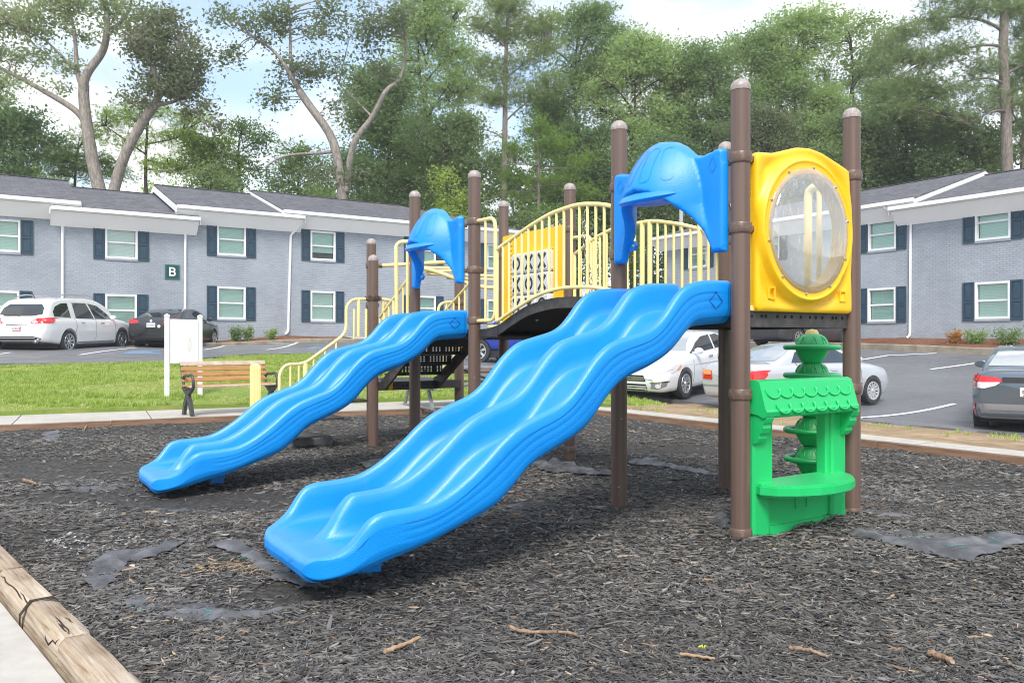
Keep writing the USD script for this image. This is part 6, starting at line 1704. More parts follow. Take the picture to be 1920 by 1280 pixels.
cloth([(1310, 972), (1350, 970), (1372, 972), (1372, 992), (1345, 990)], 'wrinkled weed cloth behind the foremost brown post', 8, .015, .04)
cloth([(1610, 918), (1660, 924), (1720, 935), (1790, 945), (1740, 946), (1660, 938), (1615, 930)], 'half buried weed cloth right of the green store front', 9, .004, .015)
cloth([(1612, 952), (1640, 958), (1668, 962), (1700, 962), (1716, 968), (1680, 970), (1645, 968)], 'dark folded weed cloth scrap beside the right post', 10, .02, .03)
cloth([(75, 822), (92, 812), (112, 808), (112, 822), (95, 827)], 'small flat grey scrap near the back left edge', 11, .02, .02)
cloth([(668, 874), (715, 866), (728, 872), (690, 882)], 'dark lifted cloth flap behind the near slide', 12, .05, .03)
cloth([(95, 905), (150, 895), (210, 900), (235, 912), (170, 918), (115, 915)], 'thin grey cloth showing through the mulch at the left', 13, .002, .008)
cloth([(270, 950), (320, 946), (362, 950), (330, 956), (285, 956)], 'thin grey cloth patch before the far slide exit', 14, .002, .008)

# ------------------------------------------------------------------ sticks and bits on the mulch
M_STICK = mat('stick_bark', (.20, .12, .075), .85, noise=(40, (.36, .25, .17), .4, .65), bump=(60, .5, .003))
M_STICK2 = mat('bare_stick', (.32, .20, .115), .8, noise=(30, (.42, .29, .18), .4, .65))
def stick(pix, rad, label, m, seed):
    r = np.random.default_rng(seed)
    p = np.array([[*onground_flat(x, y), 0] for x, y in pix])
    p[:, 2] = mulch_z(p[:, 0], p[:, 1]) + rad + .014
    c = p.mean(0) * [1, 1, 0]
    q = smooth_path(p, 18) if len(p) > 2 else np.linspace(p[0], p[1], 12)
    q[:, 2] += r.normal(0, rad * .15, len(q))
    rad *= .8
    b = MB().tube(q - c, rad * (1 + r.normal(0, .10, len(q))) * np.linspace(1.1, .75, len(q)), 8)
    t = thing('stick', label, 'stick', c)
    part(t, 'twig', b, m, 40)
stick([(955, 1193), (990, 1199), (1040, 1198), (1082, 1204)], .010, 'bent brown stick in the mulch at the bottom centre', M_STICK, 1)
stick([(722, 1230), (752, 1218), (786, 1204)], .012, 'broken orange brown stick below the near slide exit', M_STICK2, 2)
stick([(1480, 1217), (1520, 1224), (1552, 1234)], .010, 'peeled brown stick with pale end at the bottom, right of centre', M_STICK, 3)
stick([(1742, 1232), (1765, 1240), (1786, 1252)], .016, 'thick short piece of branch near the bottom right corner', M_STICK, 4)
stick([(1275, 1236), (1310, 1242), (1340, 1246)], .008, 'thin pale stick beside the small green leaf at the bottom', M_STICK2, 5)
stick([(44, 902), (68, 910)], .016, 'short broken brown stick on the left, before the back path', M_STICK, 6)
stick([(158, 808), (164, 798)], .012, 'small orange stick by the back edging timber', M_STICK2, 7)
M_LEAFY = mat('yellow_green_leaf', (.45, .55, .05), .5)
lp_ = onground_flat(1318, 1229)
t = thing('fallen_leaf', 'small yellow green leaf lying on the dark mulch', 'leaf', (*lp_, 0))
m = MB()
for k, (a, s) in enumerate(((.2, .018), (1.9, .016), (3.4, .018), (4.9, .014))):
    v = np.array([(0, 0, 0), (s * .6, s * .35, .010), (s * 1.3, 0, .006), (s * .6, -s * .35, .012)]) @ rotm((0, 0, 1), a).T
    m.add(v, np.array([[0, 3, 2, 1]]))
m.move(at=(0, 0, float(mulch_z(*lp_)[0]) + .03)); part(t, 'leaf_blade', m, M_LEAFY)
M_BITS = mat('white_bit', (.62, .60, .56), .7)
r_ = np.random.default_rng(91)
WB = [(770, 1046, 'beside the near slide foot'), (131, 1001, 'left of the crumpled weed cloth'), (246, 1062, 'on the crumpled weed cloth')]
for x, y, w in WB:
    c = onground_flat(x, y)
    h = trimesh.convex.convex_hull(r_.normal(0, 1, (14, 3)) * [.014, .011, .006])
    whole('pale_chip', (np.array(h.vertices) + [c[0], c[1], float(mulch_z(*c)[0]) + .02], np.array(h.faces)), M_BITS, f'small pale chip lying {w}', 'wood chip')
for a, b, w in ((492, 517, 'left'), (610, 634, 'right')):
    p0, p1 = onground_flat(a / 2.977 * 2.977 * .3448 if False else {492: 166, 610: 204}[a], 799 if a == 492 else 797), onground_flat({492: 193, 610: 230}[a], 798 if a == 492 else 796)
    ang = math.atan2(*(p1 - p0)[::-1])
    t = thing('paving_offcut', f'flat grey offcut leaning on the back edging timber, {w} of the two', 'offcut', (*p0, 0), ang)
    part(t, 'plate', MB().box((0, .02, .01), (float(np.linalg.norm(p1 - p0)), .05, .045), .004), M_KERB)
# grey block under the far slide
bk = onground_flat(575, 832)
t = thing('support_block', 'grey support block under the far slide', 'block', (*bk, 0), PTH)
part(t, 'block_body', MB().box((-.28, -.22, -.1), (.28, .22, .11), .03), mat('block_grey', (.13, .13, .135), .7, noise=(9, (.2, .2, .2), .4, .7)))

# ------------------------------------------------------------------ bench on the back path
M_IRON = mat('cast_iron', (.035, .037, .036), .5, noise=(25, (.065, .067, .065), .45, .7))
M_SLAT = usdkit.material(stage, '/World/Looks/bench_wood', {'tc': ('texture_coordinate', {}), 'mp': ('mapping', {'scale': (2.0, 18, 18)}), 'n': ('noise_texture', {'scale': 1.6, 'detail': 6.0}), 'r': ('rgb_ramp', {'ramp': [(.3, (.34, .15, .05)), (.7, (.50, .26, .10))]}), 'p': ('principled_bsdf', {'roughness': .5})},
    [('tc.object', 'mp.vector'), ('mp.vector', 'n.vector'), ('n.fac', 'r.fac'), ('r.color', 'p.base_color')], surface='p.BSDF')
M_SLATW = mat('worn_slat', (.48, .36, .27), .6, noise=(8, (.60, .50, .42), .4, .65))
def bench(A, B, label):
    """A, B: feet of the left and right front legs, as the viewer sees them"""
    A, B = np.asarray(A, float), np.asarray(B, float)
    L = np.linalg.norm((B - A)[:2]); ang = math.atan2((B - A)[1], (B - A)[0])
    t = thing('park_bench', label, 'bench', A, ang)
    for i, x in enumerate((0, L)):
        e = part(t, 'bench_end', MB().prism(Polygon([(-.02, .0), (.05, .0), (.10, .14), (.26, .34), (.40, .42), (.44, .44), (.40, .47), (.22, .40), (.05, .20)]).buffer(.008), x - .025, x + .025, axis=0), M_IRON)
        m = MB().prism(Polygon([(.44, 0), (.36, 0), (.33, .14), (.16, .34), (.02, .42), (-.02, .44), (.02, .47), (.20, .40), (.37, .20)]).buffer(.008), x - .024, x + .024, axis=0)
        m.tube(smooth_path([(x, -.02, .44), (x, -.03, .58), (x, .03, .66), (x, .16, .655), (x, .38, .64), (x, .44, .60)], 18), .024, 8)
        m.tube(smooth_path([(x, .40, .44), (x, .46, .60), (x, .55, .86)], 10), .024, 8)
        m.box((x - .024, -.02, .425), (x + .024, .44, .455))
        part(e, 'armrest', m, M_IRON, 40)
    for k, (y, z) in enumerate(((.02, .462), (.13, .470), (.24, .470), (.35, .465))):
        part(t, 'seat_slat', MB().box((-.04, y - .045, z), (L + .04, y + .045, z + .028), .006), M_SLATW if k == 0 else M_SLAT)
    for k, (y, z) in enumerate(((.435, .575), (.465, .665), (.495, .755), (.52, .84))):
        Rm = rotm((1, 0, 0), -.30)
        part(t, 'back_slat', MB().box((-.02, -.013, -.036), (L + .02, .013, .036), .006, Rm, (0, y, z)), M_SLATW if k == 3 else M_SLAT)
    return t
bA = np.array([*onground(361, 770, off=.085)[:2], .085]); 
bB = np.array([(518 - 960) / FPX * (bA[1] + .93), bA[1] + .93, .085])
bench(bA, bB, 'wooden slatted bench with black iron ends on the back path')

# ------------------------------------------------------------------ white sign board
M_VINYL = mat('white_vinyl', (.80, .80, .80), .4)
M_SMUDGE = mat('smudge', (.72, .70, .64), .7)
sY = onground(312, 746).copy()
sA = onground(313, 746); k_ = sA[1]
sB = onground(375, 741)
ang = math.atan2(sB[1] - sA[1], sB[0] - sA[0]); L = np.linalg.norm((sB - sA)[:2])
t = thing('sign_board', 'blank white vinyl sign board on two white posts on the lawn', 'sign', sA, ang)
hp = (746 - 590) / FPX * k_
for x in (0, L):
    p = part(t, 'sign_post', MB().box((x - .036, -.036, -.2), (x + .036, .036, hp - .03), .005), M_VINYL)
    part(p, 'post_cap', MB().box((x - .041, -.041, hp - .03), (x + .041, .041, hp - .01)).add(np.array([(x - .041, -.041, hp - .01), (x + .041, -.041, hp - .01), (x + .041, .041, hp - .01), (x - .041, .041, hp - .01), (x, 0, hp + .025)]), np.array([[0, 1, 4], [1, 2, 4], [2, 3, 4], [3, 0, 4]])), M_VINYL)
zb_ = hp * (746 - 681) / (746 - 590.0); zt_ = hp * (746 - 598) / (746 - 590.0)
bo = part(t, 'board', MB().box((.05, -.022, zb_), (L - .05, .022, zt_)), M_VINYL)
part(bo, 'smudge', MB().prism(Polygon([(L * .62, zb_ + .25), (L * .68, zb_ + .22), (L * .72, zb_ + .42), (L * .66, zb_ + .50), (L * .63, zb_ + .40)]).buffer(.01).difference(Polygon([(L * .645, zb_ + .3), (L * .68, zb_ + .3), (L * .69, zb_ + .42), (L * .66, zb_ + .44)])), -.0245, -.0225, axis=1), M_SMUDGE)

# ------------------------------------------------------------------ yellow plank post before the bench
pY = 10.6
pX = (478.5 - 960) / FPX * pY
zt2 = CAM_H - (682 - 640) / FPX * pY
t = thing('plank_post', 'cream yellow ribbed plank standing in front of the bench', 'post', (pX, pY, 0), .35)
m = MB().prism(Polygon([(-.066, -.2), (.066, -.2), (.066, zt2 - .03), (.045, zt2), (-.045, zt2), (-.066, zt2 - .03)]), -.025, .02, axis=1)
pl = part(t, 'plank', m, M_RAIL)
for x in (-.012, .018, .045):
    part(pl, 'rib', MB().box((x - .006, -.032, .05), (x + .006, -.0255, zt2 - .05), .002), M_RAIL)

# ------------------------------------------------------------------ picnic table behind the structure
M_PIC = mat('picnic_steel', (.16, .165, .17), .5, noise=(12, (.24, .24, .24), .4, .7))
M_PICB = mat('picnic_brown', (.15, .095, .07), .5)
pc = onground(815, 757, off=.085)
t = thing('picnic_table', 'grey steel picnic table behind the stairs of the play structure', 'picnic table', (pc[0], pc[1] + .3, .085), .47)
part(t, 'tabletop', MB().box((-.55, -.38, .70), (1.55, .38, .75), .01), M_PIC)
for y in (-.72, .72):
    part(t, 'seat', MB().box((-.55, y - .13, .42), (1.55, y + .13, .46), .01), M_PIC)
for x in (-.35, 1.3):
    m = MB()
    m.tube([(x, -.75, .0), (x, -.30, .68)], .035, 6).tube([(x, .75, .0), (x, .30, .68)], .035, 6).tube([(x, -.85, .38), (x, .85, .38)], .03, 6)
    m.tube([(x, -.78, .02), (x, .78, .02)], .03, 6)
    part(t, 'leg_frame', m, M_PIC, 40)
part(t, 'brace', MB().tube([(-.35, 0, .40), (.45, 0, .68)], .025, 6).tube([(1.3, 0, .40), (.55, 0, .68)], .025, 6), M_PIC, 40)
# low brown pipe rail along the car park
ra, rb_ = onground(862, 712), onground(935, 706)
t = thing('pipe_rail', 'brown pipe rail between the lawn and the pickup', 'rail', (-1.55, 17.9, float(terr(-1.55, 17.9))), .42)
zr_ = CAM_H - (697 - 640) / FPX * 17.9 - float(terr(-1.55, 17.9))
part(t, 'pipe', MB().tube([(0, 0, zr_), (2.6, 0, zr_)], .045, 10), M_PICB, True)
for x in (.45, 2.1):
    part(t, 'stake', MB().tube([(x, 0, -.2), (x, 0, zr_ - .02)], .04, 10), M_PICB, True)

# ------------------------------------------------------------------ light pole between the blocks
M_POLE = mat('galvanised', (.42, .43, .43), .5)
lp0 = px(1277, 640, 44.0)
t = thing('light_pole', 'thin grey light pole with a curved arm behind the arched bridge', 'light pole', (lp0[0], 44.0, 1.2))
zt3 = CAM_H + (640 - 368) / FPX * 44 - 1.2
part(t, 'pole', MB().tube([(0, 0, -.2), (0, 0, zt3 - .2)], .11, 10), M_POLE, True)
part(t, 'arm', MB().tube(smooth_path([(0, 0, zt3 - .25), (-.05, -.05, zt3 + .05), (-.35, -.3, zt3 + .1), (-.7, -.6, zt3 + .05)], 12), .05, 8), M_POLE, True)
part(t, 'lamp_head', MB().box((-1.15, -.85, zt3 - .06), (-.62, -.45, zt3 + .12), .05), M_POLE)
# ------------------------------------------------------------------ trees and shrubs
def barkmat(name, a, b):
    return usdkit.material(stage, '/World/Looks/' + name, {'tc': ('texture_coordinate', {}), 'mp': ('mapping', {'scale': (5, 5, 1.3)}), 'n': ('noise_texture', {'scale': 2.2, 'detail': 7.0, 'roughness': .65}), 'r': ('rgb_ramp', {'ramp': [(.28, a), (.7, b)]}), 'b': ('bump', {'strength': .9, 'distance': .06}), 'p': ('principled_bsdf', {'roughness': .95, 'specular_ior_level': .15})},
        [('tc.object', 'mp.vector'), ('mp.vector', 'n.vector'), ('n.fac', 'r.fac'), ('r.color', 'p.base_color'), ('n.fac', 'b.height'), ('b.normal', 'p.normal')], surface='p.BSDF')
M_BARK = barkmat('grey_bark', (.13, .112, .095), (.40, .36, .32))
M_BARKD = barkmat('dark_bark', (.035, .028, .022), (.12, .10, .085))
M_BARKP = barkmat('pine_bark', (.10, .082, .07), (.31, .27, .24))
def leafmesh(C, L, Wd, r, droop=.3, fold=.15):
    """C: leaf positions; small folded rhombic leaves with random facing"""
    n = len(C)
    az = r.uniform(0, 2 * math.pi, n); el = r.normal(-droop, .5, n)
    d = np.column_stack([np.cos(az) * np.cos(el), np.sin(az) * np.cos(el), np.sin(el)])
    w = np.cross(d, r.normal(0, 1, (n, 3))); w /= np.maximum(np.linalg.norm(w, axis=1, keepdims=True), 1e-6)
    nn = np.cross(d, w)
    sc = r.uniform(.45, 1.45, n); l = (L * sc)[:, None]; wd = (Wd * sc * r.uniform(.7, 1.3, n))[:, None]
    a, b = C - d * l * .5, C + d * l * .5
    p, q = C + w * wd * .5 + nn * wd * fold, C - w * wd * .5 + nn * wd * fold
    V = np.stack([a, p, b, q], 1).reshape(-1, 3)
    k = np.arange(n)[:, None] * 4
    return V, np.vstack([k + [0, 1, 2], k + [0, 2, 3]])
def needlemesh(C, L, Wd, r, per=7):
    n = len(C)
    base = np.repeat(C, per, 0); m = n * per
    ax = np.repeat(np.column_stack([r.normal(0, 1, (n, 2)), r.uniform(0, .7, n)]), per, 0)
    d = ax * .8 + r.normal(0, .75, (m, 3)); d /= np.linalg.norm(d, axis=1, keepdims=True)
    w = np.cross(d, r.normal(0, 1, (m, 3))); w /= np.maximum(np.linalg.norm(w, axis=1, keepdims=True), 1e-6)
    l = (L * r.uniform(.7, 1.2, m))[:, None]
    V = np.stack([base - w * Wd, base + w * Wd, base + d * l], 1).reshape(-1, 3)
    return V, np.arange(m * 3).reshape(-1, 3)

LEAF = {'oak': leafmat('oak_leaves', (0.138, 0.174, 0.098), (0.318, 0.366, 0.222), .48), 'olive': leafmat('olive_leaves', (0.102, 0.122, 0.07), (0.246, 0.274, 0.156), .44),
        'mid': leafmat('green_leaves', (0.138, 0.216, 0.09), (0.33, 0.426, 0.186), .50), 'dark': leafmat('dark_leaves', (0.09, 0.15, 0.066), (0.234, 0.306, 0.138), .46),
        'bright': leafmat('bright_leaves', (0.15, 0.24, 0.048), (0.36, 0.456, 0.108), .45), 'pine': leafmat('pine_needles', (0.102, 0.156, 0.058), (0.276, 0.348, 0.138), .38), 'ypine': leafmat('yellow_pine_needles', (0.15, 0.246, 0.042), (0.36, 0.468, 0.096), .40), 'dpine': leafmat('dark_pine_needles', (0.102, 0.158, 0.07), (0.252, 0.324, 0.15), .42)}

def build_tree(name, label, Y, trunk, limbs, blobs, leaf, bark=M_BARK, seed=0, dens=1.0, L=.215, needles=False, group=None, twig=True, csize=.50, per=74):
    """trunk: [(px, py), ...] from the roofline upwards with radii; limbs the same; blobs: (px, py, rx, ry, weight) in photograph pixels at depth Y"""
    r = np.random.default_rng(seed)
    s = Y / FPX
    def P(u, v, dy=0.0):
        return np.array([(u - 960) * s, Y + dy, CAM_H - (v - 640) * s])
    (tp, r0, r1) = trunk
    T = np.array([P(*q) for q in tp])
    z0 = float(terr(T[0, 0], Y)) - .3
    if T[0, 2] > z0 + .2:
        T = np.vstack([[T[0, 0] + (T[0, 0] - T[1, 0]) * .6 if len(T) > 1 else T[0, 0], Y, z0], T])
    base = np.array([T[0, 0], Y, z0])
    wood = MB()
    Ts = smooth_path(T, 26) if len(T) > 2 else np.linspace(T[0], T[-1], 20)
    rad = np.linspace(r0, r1, len(Ts)); rad[0] *= 1.35; rad[1] *= 1.12
    Ts[1:, :] += (meshkit.fbm(Ts[1:] * .35, 2, seed)[:, None] - .5) * r1 * .8
    wood.tube(Ts, rad, 10)
    skel = [Ts]
    for lp, a, b in limbs:
        dy = r.normal(0, 1.2, len(lp)) * np.linspace(0, 1, len(lp))
        q = np.array([P(*c, dd) for c, dd in zip(lp, np.cumsum(dy) * .5)])
        q = smooth_path(q, 8 * len(lp)) if len(q) > 2 else np.linspace(q[0], q[1], 10)
        wood.tube(q, np.linspace(a, b, len(q)), 8); skel.append(q)
    S = np.vstack(skel)
    pts = []
    tw = MB()
    for (u, v, rx, ry, wgt) in blobs:
        c = P(u, v); R = np.array([rx * s, (rx + ry) / 2 * s * .9, ry * s])
        vol = R[0] * R[1] * R[2]
        nc = max(3, int(dens * wgt * 9.5 * (R[0] * R[2] * 1.0) ** .9 * (1 + .25 * R[1])))
        dirs = r.normal(0, 1, (nc, 3)); dirs /= np.linalg.norm(dirs, axis=1, keepdims=True)
        cen = c + dirs * R * (r.random((nc, 1)) ** .45)
        for q in cen:
            k = int(per * r.uniform(.6, 1.4))
            e = r.normal(0, 1, (k, 3)) * [csize, csize, csize * .62] * r.uniform(.6, 1.15)
            pts.append(q + e)
        if twig:
            for q in cen[: max(2, int(nc * .8))]:
                a = S[np.argmin(((S - q) ** 2).sum(1) + 2.0 * np.maximum(0, S[:, 2] - q[2]) ** 2)]
                mid = (a + q) / 2 + r.normal(0, .25, 3) + [0, 0, .12 * np.linalg.norm(q - a)]
                tt = np.linspace(0, 1, 6)[:, None]
                path = (1 - tt) ** 2 * a + 2 * tt * (1 - tt) * mid + tt ** 2 * q
                d = np.linalg.norm(q - a)
                tw.tube(path, np.linspace(min(.09, .018 + .012 * d), .012, 6), 4, False)
    C = np.vstack(pts)
    V, F = needlemesh(C, L, .016, r) if needles else leafmesh(C, L, L * .52, r)
    t = thing(name, label, 'tree', base, group=group)
    wv, wf = wood.get()
    tr = part(t, 'trunk', (wv - base, wf), bark, True)
    if tw.v:
        v, f = tw.get(); part(tr, 'branches', (v - base, f), bark, True, kind='stuff')
    part(t, 'crown', (V - base, F), LEAF[leaf])
    return t

def auto_tree(name, label, Y, u, ybase, ytop, hw, leaf, seed, dens=1.0, group=None, low=.25, bark=M_BARKD, L=.20, needles=False, lean=0, r0=.26, nb=16, shape=1.0, per=72):
    r = np.random.default_rng(seed)
    H = ybase - ytop
    if ytop < 170 and not needles:
        hw *= 1.36; nb += 10; dens *= .78
    top = (u + lean, ytop + H * .10)
    trunk = ([(u, ybase), (u + lean * .3 + r.normal(0, 4), ybase - H * .35), (u + lean * .7 + r.normal(0, 5), ybase - H * .68), top], r0, .05)
    blobs, limbs = [], []
    for i in range(nb):
        f = low + (1 - low) * (i + .5) / nb
        wid = hw * (math.sin(math.pi * min(1, max(.0, (f - low) / (1 - low)) * .80 + .16)) ) ** .38 * shape
        x = u + lean * f + r.uniform(-1, 1) * wid * .72
        y = ybase - H * f + r.normal(0, H * .02)
        rx = hw * r.uniform(.36, .54); ry = rx * r.uniform(.55, .8)
        if f > .93:
            x = u + lean + (x - u - lean) * .7; rx *= .8
        blobs.append((x, max(y, ytop + ry * .8), rx, ry, 1.0))
        if i % 2 == 0:
            yb = min(ybase - H * .12, y + H * .12)
            xb = u + lean * (ybase - yb) / H
            limbs.append(([(xb, yb), ((xb * 1.2 + x * .8) / 2, y + H * .05), (x, y)], r0 * .32, .03))
    return build_tree(name, label, Y, trunk, limbs, blobs, leaf, bark, seed, dens, L, needles, group, per=per)

def bl(*a, w=1.0):
    return tuple(a) + (w,)
build_tree('oak_tree', 'tall grey barked oak over the left block, left of the two leaning trunks', 47.5, ([(186, 360), (173, 300), (164, 240), (158, 190), (158, 158)], .46, .29),
    [([(158, 172), (170, 125), (192, 90), (204, 62), (199, 30), (188, -5), (170, -40)], .285, .08), ([(157, 168), (143, 125), (139, 80), (131, 30), (120, -20)], .16, .05), ([(161, 242), (142, 208), (112, 188), (70, 164), (0, 128), (-50, 105)], .20, .07), ([(148, 135), (118, 108), (92, 82), (60, 66)], .10, .03), ([(203, 60), (235, 20), (260, -10)], .12, .04)],
    [bl(50, 50, 75, 38), bl(110, 15, 75, 36), bl(-10, 90, 60, 32), bl(190, 0, 80, 32), bl(250, 25, 55, 28, w=.8), bl(105, 125, 42, 20, w=.8), bl(70, 105, 45, 20, w=.8), bl(30, 150, 30, 18, w=.6), bl(150, 60, 45, 25, w=.5), bl(100, 165, 32, 13, w=.7), bl(215, 55, 28, 18, w=.6), bl(-20, 20, 60, 40)], 'oak', seed=1, dens=.80)
build_tree('oak_tree', 'leaning oak with one dense dark crown, right of the two leaning trunks', 46.0, ([(214, 354), (224, 318), (246, 265), (270, 224), (288, 197)], .36, .26),
    [([(288, 197), (296, 160), (285, 120), (262, 82)], .15, .04), ([(288, 197), (325, 186), (368, 165)], .13, .04), ([(288, 197), (318, 150), (342, 95)], .14, .04), ([(330, 185), (370, 215), (395, 235)], .06, .02)],
    [bl(300, 105, 58, 45, w=1.3), bl(345, 150, 42, 42, w=1.3), bl(265, 75, 42, 35), bl(325, 55, 52, 32), bl(255, 188, 32, 18), bl(362, 200, 30, 16), bl(310, 165, 55, 25, w=1.2), bl(380, 110, 28, 25), bl(290, 30, 45, 22), bl(400, 235, 18, 10, w=.7)], 'olive', seed=2, dens=1.0)
build_tree('oak_tree', 'broken topped oak with forked pale trunk above the roofs, left of the pines', 47.0, ([(641, 374), (638, 330), (631, 290), (616, 248), (588, 207), (562, 170)], .36, .22),
    [([(562, 170), (546, 140), (516, 100), (478, 78)], .16, .05), ([(648, 362), (655, 312), (671, 262), (701, 222), (726, 180), (746, 140), (757, 90), (752, 40)], .22, .06), ([(622, 284), (582, 289), (541, 297), (505, 321)], .11, .04), ([(547, 142), (545, 90), (541, 40), (535, -20)], .11, .04), ([(700, 222), (660, 180), (630, 150)], .07, .03)],
    [bl(470, 60, 62, 32, w=.7), bl(440, 105, 42, 18, w=.8), bl(530, 40, 60, 36, w=.6), bl(545, 135, 50, 24), bl(605, 120, 50, 36, w=.8), bl(520, 185, 30, 18), bl(690, 55, 50, 40), bl(745, 30, 45, 30), bl(650, 20, 55, 30, w=.7), bl(700, 130, 40, 30, w=.9), bl(600, 335, 38, 20), bl(640, 200, 28, 24, w=.7), bl(590, 60, 40, 30, w=.6), bl(415, 30, 40, 25, w=.5), bl(668, 320, 22, 30, w=.8)], 'oak', seed=3, dens=.85)
# yellow green pines and bushes between and behind the oaks
build_tree('pine_tree', 'yellow green pine with flat layers behind the two crossing trunks', 52.0, ([(274, 360), (273, 300), (276, 240), (280, 200)], .20, .06),
    [([(274, 300), (310, 308), (345, 312)], .06, .02), ([(274, 290), (240, 265), (205, 240)], .06, .02), ([(275, 270), (315, 262), (360, 258)], .06, .02), ([(277, 245), (250, 225), (230, 215)], .05, .02)],
    [bl(330, 252, 62, 14), bl(225, 222, 52, 14), bl(375, 285, 52, 13), bl(300, 312, 75, 14), bl(345, 222, 48, 13), bl(190, 246, 36, 12), bl(395, 318, 45, 14), bl(280, 205, 36, 12), bl(250, 268, 40, 12)], 'ypine', M_BARKD, 4, 1.9, .34, True, csize=.5, per=20)
build_tree('pine_tree', 'low yellow green pine behind the left roof, left of the crossing trunks', 54.0, ([(140, 360), (142, 320), (146, 280)], .18, .06), [([(142, 320), (175, 310), (200, 305)], .05, .02)],
    [bl(140, 318, 62, 16), bl(190, 305, 45, 13), bl(120, 285, 50, 16), bl(155, 262, 32, 12), bl(90, 300, 40, 16), bl(205, 325, 40, 14)], 'ypine', M_BARKD, 5, 1.9, .34, True, csize=.5, per=20)
auto_tree('leafy_tree', 'rounded green tree at the left picture edge behind the roof', 50.0, 15, 345, 205, 85, 'mid', 6, 1.1, low=.05)
auto_tree('leafy_tree', 'dark narrow tree cut by the left picture edge', 56.0, -12, 340, 130, 40, 'dark', 7, 1.0)
auto_tree('leafy_tree', 'thin yellow green tree between the two leaning oaks and the forked oak', 53.0, 455, 362, 225, 58, 'mid', 8, .40, low=.10, r0=.12)
auto_tree('leafy_tree', 'bright green tree left of the thin tree behind the third roof', 50.5, 398, 355, 255, 50, 'bright', 9, .75, low=.05, r0=.14)
auto_tree('shrub_tree', 'blue green bush just above the ridge of the third roof', 46.5, 402, 362, 318, 52, 'dark', 10, 1.3, low=.0, r0=.12, nb=9)
auto_tree('leafy_tree', 'small leafy tree right of the forked oak trunk', 53.0, 560, 372, 270, 60, 'mid', 11, .55, low=.1, r0=.12)
# the wood behind the gap between the blocks
auto_tree('leafy_tree', 'dense green tree just right of the forked oak', 56, 728, 440, 120, 88, 'mid', 12, 1.0, low=.05)
auto_tree('leafy_tree', 'tall airy tree above the far helmet arch', 60, 800, 430, -25, 92, 'mid', 13, .72, low=.22, r0=.28)
auto_tree('leafy_tree', 'dark green tree behind the far helmet arch', 52, 838, 440, 205, 80, 'dark', 14, 1.05, low=.02)
auto_tree('leafy_tree', 'bright round tree low above the roof end of the left block', 50, 850, 440, 320, 55, 'bright', 15, 1.0, low=.0, nb=9, r0=.12)
build_tree('pine_tree', 'tall straight pine with thin crown in the middle of the wood', 55.0, ([(941, 470), (944, 400), (946, 300), (947, 200), (949, 100), (952, 20), (953, -30)], .34, .08),
    [([(946, 230), (990, 190), (1040, 160)], .07, .02), ([(948, 150), (990, 110), (1030, 90)], .06, .02), ([(947, 200), (905, 180), (880, 175)], .06, .02), ([(950, 90), (915, 60), (890, 40)], .05, .02), ([(945, 260), (900, 240), (870, 240)], .05, .02), ([(948, 120), (905, 110), (885, 95)], .05, .02)],
    [bl(985, 178, 52, 14), bl(920, 188, 48, 14), bl(1035, 150, 36, 12), bl(985, 115, 44, 14), bl(915, 125, 38, 14), bl(960, 60, 58, 20), bl(905, 45, 40, 16), bl(1010, 40, 40, 16), bl(955, 10, 58, 22), bl(880, 240, 30, 11), bl(945, 150, 30, 14), bl(1030, 90, 30, 12)], 'pine', M_BARKP, 16, 2.2, .34, True, csize=.5, per=22)
build_tree('pine_tree', 'small spreading pine below the tall straight pine', 51.0, ([(1010, 470), (1010, 400), (1010, 320), (1008, 250)], .20, .06),
    [([(1010, 320), (1050, 315), (1085, 318)], .06, .02), ([(1010, 310), (970, 312), (940, 315)], .06, .02), ([(1010, 350), (1060, 350), (1085, 355)], .06, .02)],
    [bl(1010, 238, 36, 14), bl(1045, 268, 44, 14), bl(975, 280, 42, 14), bl(1070, 305, 42, 13), bl(960, 330, 40, 13), bl(1040, 340, 52, 13), bl(970, 370, 44, 14), bl(1080, 360, 38, 13), bl(1015, 400, 60, 14)], 'ypine', M_BARKP, 17, 1.7, .34, True, csize=.5, per=20)
auto_tree('leafy_tree', 'tall pale green tree behind the arched bridge', 60, 1085, 460, 5, 90, 'mid', 18, .9, low=.2, r0=.30)
auto_tree('leafy_tree', 'dark tree behind the arched bridge, left of the near helmet', 54, 1105, 460, 230, 75, 'dark', 19, 1.1, low=.02)
auto_tree('leafy_tree', 'broad tree above the near helmet arch', 58, 1185, 450, 60, 85, 'mid', 20, 1.0, low=.12, r0=.28)
auto_tree('leafy_tree', 'rounded tree right of the near helmet arch', 60, 1262, 440, 98, 62, 'oak', 21, 1.0, low=.08)
auto_tree('leafy_tree', 'dark tree behind the far end of the right block', 53, 1245, 450, 250, 80, 'dark', 22, 1.15, low=.0)
auto_tree('leafy_tree', 'green tree left of the foremost brown post top', 58, 1338, 430, 82, 68, 'mid', 23, .95, low=.1)
auto_tree('leafy_tree', 'tall tree just right of the foremost brown post', 60, 1425, 420, 50, 78, 'mid', 24, .95, low=.12, r0=.28)
auto_tree('leafy_tree', 'dark spreading tree behind the yellow bubble panel', 52, 1440, 420, 200, 95, 'olive', 25, 1.15, low=.0)
auto_tree('leafy_tree', 'tall bright tree above the yellow bubble panel', 60, 1505, 410, 8, 80, 'mid', 26, .95, low=.15, r0=.28)
auto_tree('leafy_tree', 'airy tree between the bubble panel and the right pines', 62, 1595, 400, 25, 66, 'mid', 27, .62, low=.18)
auto_tree('leafy_tree', 'dark low tree behind the right post', 51, 1590, 400, 205, 80, 'dark', 28, 1.15, low=.0)
auto_tree('leafy_tree', 'leafy tree over the ridge of the right block', 52, 1700, 380, 150, 80, 'mid', 29, .95, low=.0)
